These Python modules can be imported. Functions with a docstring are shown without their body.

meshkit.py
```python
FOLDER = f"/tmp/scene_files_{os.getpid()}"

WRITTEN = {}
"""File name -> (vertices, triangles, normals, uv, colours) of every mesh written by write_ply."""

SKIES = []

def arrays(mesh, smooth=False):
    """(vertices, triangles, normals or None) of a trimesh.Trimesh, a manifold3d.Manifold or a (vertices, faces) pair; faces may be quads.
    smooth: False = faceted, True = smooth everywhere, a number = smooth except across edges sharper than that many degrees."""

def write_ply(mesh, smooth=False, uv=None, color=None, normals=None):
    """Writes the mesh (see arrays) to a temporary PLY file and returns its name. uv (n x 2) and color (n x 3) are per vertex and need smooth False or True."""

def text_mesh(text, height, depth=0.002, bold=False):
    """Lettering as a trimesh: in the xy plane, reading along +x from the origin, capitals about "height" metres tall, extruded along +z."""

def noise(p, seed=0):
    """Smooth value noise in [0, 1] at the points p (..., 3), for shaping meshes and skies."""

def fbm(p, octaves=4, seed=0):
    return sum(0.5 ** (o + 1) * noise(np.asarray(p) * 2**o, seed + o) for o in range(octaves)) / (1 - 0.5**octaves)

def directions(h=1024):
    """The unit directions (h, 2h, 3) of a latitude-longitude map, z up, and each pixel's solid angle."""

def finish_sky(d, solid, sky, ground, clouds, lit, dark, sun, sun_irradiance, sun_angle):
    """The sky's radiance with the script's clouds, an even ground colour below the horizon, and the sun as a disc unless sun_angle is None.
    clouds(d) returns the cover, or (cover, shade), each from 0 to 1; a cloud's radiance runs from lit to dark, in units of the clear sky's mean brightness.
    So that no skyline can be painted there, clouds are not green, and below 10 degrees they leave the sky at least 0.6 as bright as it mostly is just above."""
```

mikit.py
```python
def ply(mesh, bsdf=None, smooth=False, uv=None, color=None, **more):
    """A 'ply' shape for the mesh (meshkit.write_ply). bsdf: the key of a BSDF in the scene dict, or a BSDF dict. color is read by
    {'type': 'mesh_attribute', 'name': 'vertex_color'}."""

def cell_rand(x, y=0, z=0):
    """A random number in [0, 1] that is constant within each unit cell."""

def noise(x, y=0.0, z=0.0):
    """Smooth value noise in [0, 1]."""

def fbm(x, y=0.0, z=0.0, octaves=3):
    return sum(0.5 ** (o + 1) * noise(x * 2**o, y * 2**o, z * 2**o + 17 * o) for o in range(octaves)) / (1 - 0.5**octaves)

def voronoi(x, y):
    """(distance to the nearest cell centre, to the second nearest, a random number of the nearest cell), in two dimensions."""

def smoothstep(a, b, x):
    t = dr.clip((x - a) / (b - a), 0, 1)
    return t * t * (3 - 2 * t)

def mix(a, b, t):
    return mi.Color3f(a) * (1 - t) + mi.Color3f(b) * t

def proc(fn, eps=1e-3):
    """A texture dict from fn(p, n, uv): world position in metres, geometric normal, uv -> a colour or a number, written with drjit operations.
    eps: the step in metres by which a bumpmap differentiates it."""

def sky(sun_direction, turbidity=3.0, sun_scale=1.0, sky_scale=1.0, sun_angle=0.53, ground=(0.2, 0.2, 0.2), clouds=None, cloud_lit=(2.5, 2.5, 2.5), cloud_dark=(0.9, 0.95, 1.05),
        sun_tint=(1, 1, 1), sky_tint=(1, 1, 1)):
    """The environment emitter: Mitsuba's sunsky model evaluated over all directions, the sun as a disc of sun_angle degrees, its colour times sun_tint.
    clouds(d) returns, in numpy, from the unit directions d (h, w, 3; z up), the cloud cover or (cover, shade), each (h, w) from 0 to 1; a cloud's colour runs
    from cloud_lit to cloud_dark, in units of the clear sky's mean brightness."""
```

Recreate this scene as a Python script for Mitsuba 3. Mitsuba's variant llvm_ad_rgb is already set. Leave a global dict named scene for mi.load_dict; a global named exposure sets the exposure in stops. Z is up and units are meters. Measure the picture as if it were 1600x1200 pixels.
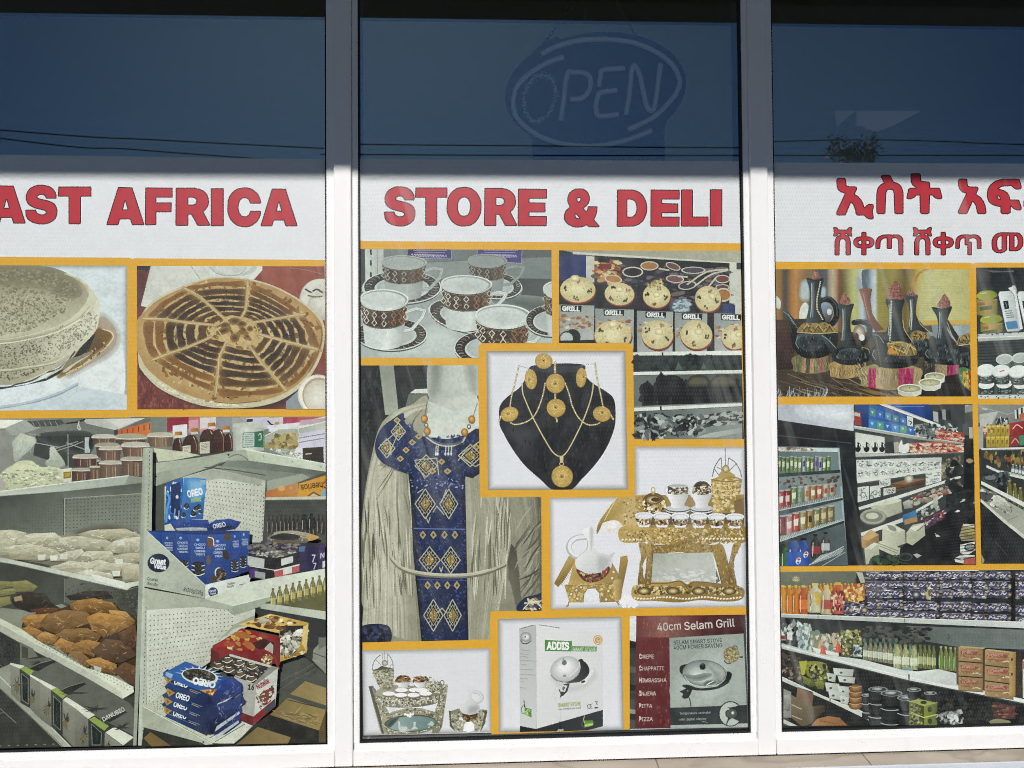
import math, random, numpy as np, trimesh, shapely, mitsuba as mi, mikit, meshkit, drjit as dr
from shapely.geometry import Polygon, LineString, Point, MultiPolygon
from shapely import affinity
from shapely.ops import unary_union

# ---------------------------------------------------------------- camera, sky, exposure
T = mi.ScalarTransform4f
CAM = np.array([0.0, -1.8, 1.5])                       # 1.8 m in front of the glass (the plane y = 0), eye height
YAW, PITCH, ROLL, FOC = 0.04311, 0.022495, -0.007487, 1200.0
_cy, _sy, _cp, _sp, _cr, _sr = math.cos(YAW), math.sin(YAW), math.cos(PITCH), math.sin(PITCH), math.cos(ROLL), math.sin(ROLL)
FWD = np.array([_sy * _cp, _cy * _cp, _sp])
_rt = np.array([_cy, -_sy, 0.0]); _up = np.cross(_rt, FWD)
RGT, UPV = _rt * _cr + _up * _sr, _up * _cr - _rt * _sr
scene, labels = {}, {}
scene['camera'] = {'type': 'perspective', 'fov': 2 * math.degrees(math.atan(800 / FOC)), 'fov_axis': 'x', 'near_clip': 0.05, 'far_clip': 900.0,
                   'to_world': T().look_at(origin=CAM.tolist(), target=(CAM + FWD).tolist(), up=UPV.tolist())}
exposure = 1.55
PROFILE, SUN_AZ = 37.1, 8.0                             # profile angle of the shade line; the sun a little from the left
_a = math.radians(SUN_AZ); _e = math.atan(math.tan(math.radians(PROFILE)) * math.cos(_a))
SUN = [-math.sin(_a) * math.cos(_e), -math.cos(_a) * math.cos(_e), math.sin(_e)]
scene['sky'] = mikit.sky(SUN, turbidity=3, sky_scale=0.25, sun_tint=(0.865, 1.03, 1.40), sky_tint=(0.54, 0.88, 1.34))

def at(x, y, Y=0.0):
    """Point of the plane at depth Y that was measured at (x, y) on the survey photograph."""
    d = FWD * FOC + RGT * (np.asarray(x, float) - 800)[..., None] + UPV * (600 - np.asarray(y, float))[..., None]
    return CAM + d * ((Y - CAM[1]) / d[..., 1])[..., None]

# ---------------------------------------------------------------- materials
def lin(c):
    if isinstance(c, str):
        c = c.lstrip('#')
        c = [int(x * 2, 16) for x in c] if len(c) == 3 else [int(c[i:i + 2], 16) for i in (0, 2, 4)]
    c = np.asarray(c, float) / 255
    return np.where(c < 0.04045, c / 12.92, ((c + 0.055) / 1.055) ** 2.4)

def rgb(c): return {'type': 'rgb', 'value': [float(v) for v in c]}
def mat(name, base, rough=0.5, spec=0.5, bump=None, bscale=1.0, **k):
    m = {'type': 'principled', 'base_color': base if isinstance(base, dict) else rgb(base), 'roughness': rough, 'specular': spec, **k}
    if bump is not None: m = {'type': 'bumpmap', 'arbitrary': mikit.proc(bump), 'scale': bscale, 'bsdf': m}
    scene[name] = {'type': 'twosided', 'bsdf': m}

N, FB, SS, MX = mikit.noise, mikit.fbm, mikit.smoothstep, mikit.mix
def white_paint(p, n, uv):
    d = FB(p.x * 9, p.y * 9 + 3, p.z * 5, 4)
    streak = SS(0.62, 0.8, FB(p.x * 60, p.y * 60, p.z * 4, 3))
    speck = SS(0.80, 0.86, N(p.x * 260, p.y * 260, p.z * 260)) * SS(0.5, 0.7, N(p.x * 17, p.y * 17, p.z * 17))
    low = SS(0.78, 0.66, p.z) * 0.10
    k = dr.clip(0.05 * d + 0.05 * streak + 0.20 * speck + low * FB(p.x * 25, p.y * 25, p.z * 25, 3), 0, 1)
    return MX((0.90, 0.90, 0.89), (0.36, 0.34, 0.31), k)
mat('white_paint', mikit.proc(white_paint), 0.38, 0.45)
def stone(p, n, uv):
    a = FB(p.x * 3.2 + 1.7 * FB(p.x * 4, p.y * 4, p.z * 4), p.y * 8, p.z * 8, 4)
    v = SS(0.035, 0.0, dr.abs(a - 0.52))
    return MX(MX((0.47, 0.42, 0.35), (0.36, 0.31, 0.25), FB(p.x * 11, p.y * 30, p.z * 30)), (0.24, 0.21, 0.17), v * 0.5)
mat('stone', mikit.proc(stone), 0.6, 0.4)
mat('joint', (0.02, 0.02, 0.02), 0.7, 0.3)
mat('rubber', (0.012, 0.013, 0.014), 0.55, 0.4)
def plaster(p, n, uv): return MX((0.66, 0.70, 0.75), (0.58, 0.62, 0.67), FB(p.x * 14, p.y * 14, p.z * 14, 4))
mat('plaster', mikit.proc(plaster), 0.8, 0.3)
def soffit(p, n, uv): return MX((0.34, 0.33, 0.27), (0.27, 0.27, 0.22), FB(p.x * 3, p.y * 3, p.z * 3))
mat('soffit_paint', mikit.proc(soffit), 0.7, 0.3)
mat('fascia_dark', (0.07, 0.09, 0.075), 0.6, 0.3)
def asphalt(p, n, uv):
    g = N(p.x * 90, p.y * 90)
    return MX((0.045, 0.045, 0.047), (0.10, 0.10, 0.10), SS(0.4, 0.95, g) * 0.6 + 0.25 * FB(p.x * 0.6, p.y * 0.6))
mat('asphalt', mikit.proc(asphalt), 0.85, 0.3)
def concrete(p, n, uv): return MX((0.16, 0.155, 0.145), (0.11, 0.108, 0.10), FB(p.x * 5, p.y * 5, p.z * 5, 4))
mat('concrete', mikit.proc(concrete), 0.85, 0.3)
mat('room_wall', (0.62, 0.68, 0.52), 0.9, 0.2)
mat('room_dark', (0.05, 0.05, 0.045), 0.9, 0.2)
scene['glass'] = {'type': 'thindielectric', 'int_ior': 2.6, 'ext_ior': 1.0}
mat('navy_acrylic', (0.003, 0.006, 0.035), 0.35, 0.3)
mat('tube_glass', (0.62, 0.68, 0.70), 0.35, 0.5)
mat('chain_steel', (0.015, 0.015, 0.015), 0.5, 0.5)
mat('red_letter', (0.22, 0.03, 0.05), 0.6, 0.3)
mat('scrap', (0.62, 0.58, 0.52), 0.9, 0.2)
mat('wire_black', (0.01, 0.01, 0.01), 0.7, 0.2)
mat('bark', (0.06, 0.05, 0.04), 0.9, 0.2)
mat('leaf', (0.022, 0.035, 0.02), 0.6, 0.3)

# the vinyl film: printed colour of each vector shape, with the weave of the perforations, a faint grain, and painted streaks of glare
def weave(p, a, b):
    row = dr.floor(p.z * 108)
    x = p.x * 150 + 0.5 * (row - 2 * dr.floor(row / 2)) + 0.6 * N(row * 0.37, p.x * 3)
    fx, fz = x - dr.floor(x), p.z * 108 - row
    hole = SS(0.30, 0.12, dr.sqrt(dr.square(fx - 0.5) + dr.square((fz - 0.5) * 0.62)))
    return hole * (a + b * SS(0.35, 0.65, FB(p.x * 2.3, p.z * 3.1, 4.0, 3)))
def vinyl_weave(p, n, uv): return dr.clip(0.045 + weave(p, 0.015, 0.075) + 0.10 * (FB(p.x * 330, p.z * 330, 1.0, 2) - 0.5) + 0.05 * (FB(p.x * 45, p.z * 45, 8.0, 3) - 0.5), 0, 1)
def photo_tone(p, n, uv):
    m = FB(p.x * 38 + 9, p.z * 46, 3.0, 4) - 0.5
    return dr.clip(0.07 + 0.30 * m + 0.26 * (FB(p.x * 210, p.z * 240, 5.0, 2) - 0.5), 0, 0.6)
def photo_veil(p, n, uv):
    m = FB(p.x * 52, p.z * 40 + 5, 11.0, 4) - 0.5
    return dr.clip(0.008 + weave(p, 0.008, 0.03) + 0.09 * m + glare_streaks(p), 0, 0.5)
def glare_streaks(p):  # glare off the wrinkled film, painted in as pale diagonal streaks
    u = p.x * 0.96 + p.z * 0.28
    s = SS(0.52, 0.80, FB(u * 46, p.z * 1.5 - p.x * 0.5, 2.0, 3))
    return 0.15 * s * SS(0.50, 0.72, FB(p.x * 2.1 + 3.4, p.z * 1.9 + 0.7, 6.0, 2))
def film_glare(p, n, uv): return dr.clip(0.8 * glare_streaks(p), 0, 0.5)
def vinyl_wave(p, n, uv):
    w = FB(p.x * 17 + 1.5 * N(p.z * 3, p.x * 2), p.z * 1.6, 2.0, 3)
    return 0.0030 * w + 0.00012 * FB(p.x * 180, p.z * 180, 0.0, 2)
_pr = lambda base: {'type': 'principled', 'base_color': base, 'roughness': 0.42, 'specular': 0.45}
_vc = lambda: _pr({'type': 'mesh_attribute', 'name': 'vertex_color'})
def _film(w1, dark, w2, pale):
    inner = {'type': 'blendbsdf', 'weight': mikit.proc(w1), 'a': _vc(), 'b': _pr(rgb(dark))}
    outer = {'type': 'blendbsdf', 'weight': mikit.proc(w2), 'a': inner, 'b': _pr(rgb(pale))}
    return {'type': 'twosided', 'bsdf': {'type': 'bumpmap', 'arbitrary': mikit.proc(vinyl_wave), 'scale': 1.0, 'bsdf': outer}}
scene['print_ink'] = _film(vinyl_weave, (0.04, 0.042, 0.045), film_glare, (0.66, 0.68, 0.68))
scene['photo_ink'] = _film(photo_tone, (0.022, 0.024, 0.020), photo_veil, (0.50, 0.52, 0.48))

# ---------------------------------------------------------------- helpers for the solid things
def numbered(k):
    if k not in scene and k not in labels: return k
    i = 1
    while f'{k}_{i:03d}' in scene or f'{k}_{i:03d}' in labels: i += 1
    return f'{k}_{i:03d}'
def obj(name, mesh, m, parent=None, smooth=False, **k):
    key = numbered((parent + '__' if parent else '') + name)
    scene[key] = mikit.ply(mesh, m, smooth=smooth, **k)
    return key
def thing(name, label, cat, group=None, kind=None):
    key = numbered(name); labels[key] = {'label': label, 'category': cat}
    if group: labels[key]['group'] = group
    return key
def box(x0, x1, y0, y1, z0, z1, ch=0.0):
    m = trimesh.creation.box(extents=(x1 - x0, y1 - y0, z1 - z0))
    if ch:
        pts = []
        for sx in (-1, 1):
            for sy in (-1, 1):
                for sz in (-1, 1):
                    h = np.array([(x1 - x0) / 2, (y1 - y0) / 2, (z1 - z0) / 2]); s = np.array([sx, sy, sz])
                    for k in range(3):
                        d = np.full(3, ch); d[k] = 0
                        pts.append(s * (h - d))
        m = trimesh.convex.convex_hull(np.array(pts))
    m.apply_translation(((x0 + x1) / 2, (y0 + y1) / 2, (z0 + z1) / 2))
    return m
def cat(ms): return trimesh.util.concatenate(ms)
def tube(pts, r, seg=8, closed=False):
    pts = np.asarray(pts, float); n = len(pts); V, F = [], []
    tan = (np.roll(pts, -1, 0) - np.roll(pts, 1, 0)) if closed else np.gradient(pts, axis=0)
    tan /= np.linalg.norm(tan, axis=1, keepdims=True)
    ref = np.array([0.31, 0.9, 0.17])
    rr = np.full(n, r) if np.isscalar(r) else np.asarray(r)
    for i in range(n):
        a = np.cross(tan[i], ref); a /= np.linalg.norm(a); b2 = np.cross(tan[i], a)
        for j in range(seg):
            t = 2 * math.pi * j / seg; V.append(pts[i] + rr[i] * (a * math.cos(t) + b2 * math.sin(t)))
    for i in range(n if closed else n - 1):
        for j in range(seg):
            a, b2 = i * seg + j, i * seg + (j + 1) % seg; c, d = ((i + 1) % n) * seg + j, ((i + 1) % n) * seg + (j + 1) % seg
            F += [[a, b2, d], [a, d, c]]
    if not closed:
        V += [pts[0], pts[-1]]; k = len(V)
        for j in range(seg):
            F += [[k - 2, (j + 1) % seg, j], [k - 1, (n - 1) * seg + j, (n - 1) * seg + (j + 1) % seg]]
    return trimesh.Trimesh(V, F, process=False)

# ---------------------------------------------------------------- ground
def sheet(name, x0, x1, y0, y1, z, m):
    v = np.array([[x0, y0, z], [x1, y0, z], [x1, y1, z], [x0, y1, z]], float)
    k = obj(name, trimesh.Trimesh(v, [[0, 1, 2], [0, 2, 3]], process=False), m); labels[k] = {'kind': 'structure', 'label': {'ground': 'dark asphalt parking ground in front of the shop', 'pavement': 'pale concrete walkway under the shop window'}[name]}
sheet('ground', -300, 300, -300, 300, -0.13, 'asphalt')
k = obj('pavement', box(-14, 14, -2.6, 0.5, -0.126, 0.0, 0.01), 'concrete'); labels[k] = {'kind': 'structure', 'label': 'pale concrete walkway under the shop window'}

# ---------------------------------------------------------------- the shopfront
SF = thing('storefront', 'white framed shop window front with two upright mullions and three glass panes', 'storefront')
def ax(Y, *pts): return float(np.mean([at(x, y, Y)[0] for x, y in pts]))
def az(Y, *pts): return float(np.mean([at(x, y, Y)[2] for x, y in pts]))
YS, YM, YR = -0.012, -0.022, -0.024                    # front faces of glazing stops, mullions, rail
MUL = []
for lo, li, ri, ro in (([(506.8, 0), (509.3, 270), (514.2, 1150)], [(518.8, 0), (520.8, 270), (525.8, 1100)], [(545.5, 0), (547.5, 270), (553, 1100)], [(556.2, 0), (558.8, 270), (564.7, 1150)]),
                       ([(1157, 0), (1160, 270), (1171.7, 1000), (1175, 1140)], [(1169.2, 0), (1172, 270), (1183, 1000), (1186.7, 1150)], [(1196.5, 0), (1198.5, 270), (1210, 1000), (1213, 1150)], [(1204.5, 0), (1206.8, 270), (1220, 1000), (1223, 1140)])):
    MUL.append((ax(YS, *lo), ax(YM, *li), ax(YM, *ri), ax(YS, *ro)))
PITCHX = MUL[1][1] - MUL[0][1]
MUL = [tuple(v - PITCHX for v in MUL[0])] + MUL + [tuple(v + PITCHX for v in MUL[1])]
ZG = az(0, (0, 1174.6), (300, 1164), (565, 1155), (1174, 1141.3), (1300, 1138), (1600, 1135))      # bottom edge of the glass
ZS = az(YS, (440, 1170.5), (600, 1167), (1180, 1153), (1400, 1150))                                # top of the bottom rail
ZR = az(YR, (526, 1197.5), (660, 1194), (1190, 1179), (1400, 1176), (1600, 1172))                  # underside of the rail
ZT = 3.02
G = 0.0009
for i, (a, b, c, d) in enumerate(MUL):
    m = obj('mullion', box(b, c, YM, 0.055, ZR, ZT, 0.0012), 'white_paint', SF)
    obj('glazing_stop', box(a, b - G, YS, -0.0045, ZG, ZT, 0.001), 'white_paint', m)
    obj('glazing_stop', box(c + G * 1.6, d, YS, -0.0045, ZG, ZT, 0.001), 'white_paint', m)
    obj('dark_joint', box(b - G + 0.0001, c + G * 1.6 - 0.0001, -0.006, -0.0044, ZR + 0.002, ZT), 'joint', m)
    obj('inner_flange', box(a - 0.004, b - 0.0006, 0.006, 0.05, ZR, ZT), 'rubber', m)
    obj('inner_flange', box(c + 0.0006, d + 0.004, 0.006, 0.05, ZR, ZT), 'rubber', m)
for i in range(3):
    x0, x1 = MUL[i][2], MUL[i + 1][1]
    xa, xb = MUL[i][3], MUL[i + 1][0]
    r = obj('bottom_rail', box(x0 + 2 * G, x1 - G, YR + 0.001, 0.055, ZR, ZS - G, 0.0015), 'white_paint', SF)
    obj('glazing_stop', box(x0 + 3 * G, x1 - 2 * G, YS - 0.001, -0.0045, ZS, ZG - 0.0004, 0.001), 'white_paint', r)
    obj('dark_joint', box(x0, x1, -0.0060, -0.004, ZR + 0.003, ZG - 0.002), 'joint', r)
    h = obj('head_rail', box(x0 + G, x1 - G, YM, 0.055, ZT, ZT + 0.1, 0.0015), 'white_paint', SF)
    g = obj('glass_pane', trimesh.Trimesh([[xa - 0.006, 0, ZG - 0.006], [xb + 0.006, 0, ZG - 0.006], [xb + 0.006, 0, ZT], [xa - 0.006, 0, ZT]], [[0, 1, 2], [0, 2, 3]], process=False), 'glass', SF)
    w = 0.0032
    obj('gasket', cat([box(xa - 0.001, xa + w, -0.009, -0.0006, ZG, ZT), box(xb - w, xb + 0.001, -0.009, -0.0006, ZG, ZT), box(xa + w, xb - w, -0.009, -0.0006, ZG - 0.001, ZG + 0.005)]), 'rubber', g)
ZL = ZR - 0.004
obj('dark_joint', box(-3.5, 3.7, -0.018, 0.05, ZL - 0.004, ZR + 0.0005), 'joint', SF)
# stone ledge in lengths with open joints, metal drip edge and wall below
edges = [-3.5, -2.35, -1.2, float(at(1030, 1190, -0.05)[0]), float(at(1358, 1180, -0.05)[0]), 2.6, 3.7]
LZ = az(-0.06, (1300, 1193.7), (1600, 1189)) 
for a, b in zip(edges, edges[1:]):
    prof = Polygon([(-0.062, LZ - 0.001), (-0.010, ZL + 0.001), (0.06, ZL + 0.001), (0.06, LZ - 0.05), (-0.062, LZ - 0.05)])
    m = trimesh.creation.extrude_polygon(prof, b - a - 0.0022, engine='earcut')
    v = m.vertices.copy(); m.vertices = np.stack([v[:, 2] + a, v[:, 0], v[:, 1]], 1); m.fix_normals()
    obj('ledge_slab', m, 'stone', SF)
obj('drip_edge', box(-3.5, 3.7, -0.068, -0.0632, LZ - 0.06, LZ - 0.001, 0.001), 'plaster', SF)
obj('knee_wall', box(-3.5, 3.7, -0.05, 0.06, -0.12, LZ - 0.0505), 'plaster', SF)
# overhang: its underside and front edge are what the top of the glass mirrors; it throws the shade line
OD = 1.5
ZO = float(at(800, 31, OD)[2])
oh = obj('overhang', box(-7, 7, -OD + 0.16, 0.06, ZO + 0.06, ZO + 0.32), 'soffit_paint', SF)
obj('fascia', box(-7, 7, -OD, -OD + 0.157, ZO, ZO + 0.5), 'fascia_dark', oh)
for gx in np.arange(-6.6, 6.7, 0.6): obj('soffit_batten', box(gx, gx + 0.02, -OD + 0.165, -0.05, ZO + 0.052, ZO + 0.0585), 'fascia_dark', oh)
obj('upper_wall', box(-7, 7, -0.03, 0.2, ZT + 0.1005, ZO + 0.6), 'plaster', SF)
for a, b in ((-7, MUL[0][1] - 0.001), (MUL[3][2] + 0.001, 7)): obj('side_wall', box(a, b, -0.03, 0.2, -0.12, ZT + 0.1), 'plaster', SF)
# the room behind the glass
obj('interior_floor', box(-7, 7, 0.201, 6, -0.1, 0.0), 'room_dark', SF)
obj('interior_wall', box(-7, 7, 6, 6.1, -0.1, 3.3), 'room_dark', SF)
obj('interior_ceiling', box(-7, 7, 0.201, 6.1, 3.14, 3.24), 'room_dark', SF)
for a in (-7.1, 7.0): obj('interior_wall', box(a, a + 0.1, 0.0, 6.1, -0.1, 3.3), 'room_dark', SF)
ZP = float(at(800, 36, 0.75)[2])
obj('partition', box(-6.9, 6.9, 0.75, 0.79, 0.0, ZP), 'room_wall', SF)

# ---------------------------------------------------------------- open sign, hung on chains behind the middle pane
YO = 0.05
def so(x, y, Y=YO): return at(760 + np.asarray(x, float) / 4.2857, np.asarray(y, float) / 4.2857, Y)
def curve(pts, n=10, closed=False):
    P = np.asarray(pts, float)
    P = np.vstack([P[-1], P, P[0], P[1]]) if closed else np.vstack([2 * P[0] - P[1], P, 2 * P[-1] - P[-2]])
    out = []
    for i in range(1, len(P) - 2):
        t = np.linspace(0, 1, n, endpoint=False)[:, None]
        a, b, c, d = P[i - 1], P[i], P[i + 1], P[i + 2]
        out.append(0.5 * (2 * b + (c - a) * t + (2 * a - 5 * b + 4 * c - d) * t ** 2 + (3 * b - a - 3 * c + d) * t ** 3))
    if not closed: out.append(P[-2:-1])
    return np.vstack(out)
def pts(s): return np.array([[float(v) for v in q.split(',')] for q in s.split()])
def slab(px, y0, y1, f=so):
    q = f(px[:, 0], px[:, 1], (y0 + y1) / 2)[:, [0, 2]]
    m = trimesh.creation.extrude_polygon(Polygon(q).buffer(0), y1 - y0, engine='earcut')
    v = m.vertices.copy(); m.vertices = np.stack([v[:, 0], v[:, 2] + y0, v[:, 1]], 1); m.fix_normals(); return m
OS = thing('open_sign', 'unlit oval navy neon sign reading OPEN, hung on chains behind the middle pane', 'sign')
th = np.linspace(0, 2 * math.pi, 72, endpoint=False); ct, st, rot = np.cos(th), np.sin(th), math.radians(-7)
ell = lambda rx, ry: np.stack([730 + rx * ct * math.cos(rot) - ry * st * math.sin(rot), 605 + rx * ct * math.sin(rot) + ry * st * math.cos(rot)], 1)
bq = Polygon(ell(608, 384)).union(Polygon(pts('275,400 310,350 380,285 470,250 560,300 400,480 290,470')))
obj('board', slab(np.array(bq.exterior.coords)[:-1], YO, YO + 0.006), 'navy_acrylic', OS)
def neon(name, s, closed=False, r=0.0060):
    q = curve(pts(s), 8, closed); return obj(name, tube(so(q[:, 0], q[:, 1], YO - 0.008), r, 8, closed), 'tube_glass', OS, smooth=True)
neon('border_tube', '370,362 470,312 620,272 800,264 980,285 1130,345 1240,430 1292,530 1278,610 1210,700 1110,790 950,870')
neon('border_tube', '515,380 400,425 280,500 205,580 180,670 190,760 250,840 370,920 520,965 700,978 860,960 990,922 1105,875')
q = curve(pts('380,505 440,535 465,620 440,720 390,790 330,815 280,780 252,690 270,590 320,525'), 5, True)
rng = random.Random(5); O_ = so(q[:, 0], q[:, 1], YO - 0.006); beads = []
for P_ in O_:
    for _ in range(7):
        s = trimesh.creation.icosphere(0, 0.0017); s.apply_translation(P_ + np.array([rng.gauss(0, 0.0028), rng.uniform(-0.003, 0.003), rng.gauss(0, 0.0028)])); beads.append(s)
obj('letter_tube', cat(beads), 'tube_glass', OS)
neon('letter_tube', '497,805 515,680 540,500 590,485 650,488 692,520 690,600 640,655 560,668')
neon('letter_tube', '925,458 780,470 762,520 752,580'); neon('letter_tube', '875,605 770,618 745,650 732,720 745,772 790,778 885,765')
neon('letter_tube', '935,770 955,640 975,460 1000,448 1030,520 1070,700 1105,740 1130,690 1165,430')
def chain(name, p0, p1):
    a, b = so(*p0, YO + 0.002), so(*p1, YO + 0.002); L = np.linalg.norm(b - a); n = max(3, int(L / 0.0105)); d = (b - a) / L; ms = []
    side = np.cross(d, [0, 1, 0])
    for i in range(n):
        c = a + d * (i + 0.5) * L / n; s = side if i % 2 == 0 else np.array([0, 1.0, 0])
        t = np.linspace(0, 2 * math.pi, 10, endpoint=False)
        ms.append(tube(c + np.outer(np.cos(t), d) * 0.0068 + np.outer(np.sin(t), s) * 0.0036, 0.0011, 5, True))
    obj(name, cat(ms), 'chain_steel', OS)
chain('chain', (625, -30), (392, 285)); chain('chain', (655, -30), (660, 155)); chain('chain', (845, -30), (1003, 245))
HS = thing('hours_sign', 'navy sheet with faint red word HOURS hanging right below the oval sign', 'sign')
obj('sheet', slab(pts('300,850 1215,790 1190,870 1200,1160 315,1160'), YO + 0.012, YO + 0.015), 'navy_acrylic', HS)
tm = meshkit.text_mesh('HOURS', 0.011, 0.0008); v = tm.vertices * [1.6, 1, 1]; o_ = so(860, 1075, YO + 0.011)
tm.vertices = np.stack([v[:, 0] + o_[0], o_[1] - v[:, 2], v[:, 1] + o_[2]], 1); tm.invert(); obj('lettering', tm, 'red_letter', HS)
fz = lambda x, y, Y: at(x, y, Y)
sk = obj('paper_scrap', slab(pts('1304,173 1336,173 1307,199'), 0.003, 0.0033, fz), 'scrap'); labels[sk] = {'label': 'small pale three-cornered paper scrap on the right pane, left of the longer scrap', 'category': 'paper scrap'}
sk = obj('paper_scrap_001', slab(pts('1338,173 1440,173 1395,197 1366,207 1360,203 1353,203 1350,197 1338,198'), 0.003, 0.0033, fz), 'scrap'); labels[sk] = {'label': 'long torn pale paper scrap stuck high on the right pane', 'category': 'paper scrap'}

# ---------------------------------------------------------------- across the street, seen only as a mirror image in the glass
def mirror(x, y, Y): q = at(x, y, Y); q[..., 1] *= -1; return q
WG = 'overhead wires mirrored in the glass'
for Y, s, lb in ((15.0, '-900,120 0,203 250,219 507,232', 'upper overhead wire mirrored in the left pane'), (15.6, '-900,90 0,216 200,233 390,247 700,268', 'lower overhead wire mirrored in the left pane, slanting down'),
                 (14.6, '507,225 700,227 850,228 1000,230 1180,231', 'upper overhead wire mirrored in the middle pane across the oval sign'), (14.2, '500,241 850,243 1200,243 1600,243 2200,245', 'lowest overhead wire mirrored just above the print'),
                 (16.0, '1185,222 1300,219 1400,219 1500,222 1600,226 2400,250', 'upper overhead wire mirrored in the right pane')):
    q = curve(pts(s), 12); P_ = mirror(q[:, 0], q[:, 1], Y)
    k = obj('overhead_wire', tube(P_, 0.016, 6), 'wire_black', smooth=True); labels[k] = {'label': lb, 'category': 'wire', 'group': WG}
TR = thing('street_tree', 'leafy tree top mirrored in the lower part of the right pane', 'tree')
rng = random.Random(11); base = mirror(1330, 640, 13.0); base[2] = -0.13; top = mirror(1328, 222, 13.0)
obj('trunk', tube(np.linspace(base, base + (top - base) * 0.62, 8) + np.array([[0.05 * math.sin(i), 0, 0] for i in range(8)]), np.linspace(0.16, 0.06, 8), 8), 'bark', TR)
tips = []; limbs = []
for i in range(40):
    a0 = base + (top - base) * rng.uniform(0.40, 0.62); ang = rng.uniform(0, 2 * math.pi); ln = rng.uniform(0.5, 1.3)
    e_ = a0 + np.array([math.cos(ang) * ln * 0.7, math.sin(ang) * ln * 0.7, rng.uniform(0.6, 1.5)])
    if i < 14: e_ = mirror(*[(1309, 222), (1322, 236), (1335, 233), (1346, 230), (1364, 221), (1316, 240), (1352, 238), (1328, 240), (1340, 242), (1300, 238), (1366, 232), (1324, 246), (1334, 247), (1358, 246)][i], 13.0)
    mid = (a0 + e_) / 2 + np.array([0, 0, -0.1]); limbs.append(tube(curve([a0, mid, e_], 5), np.linspace(0.03, 0.008, 11), 5)); tips += [(e_, 1), (mid * .4 + e_ * .6, 1.4)]
obj('limbs', cat(limbs), 'bark', TR)
V_, F_ = [], []
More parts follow.
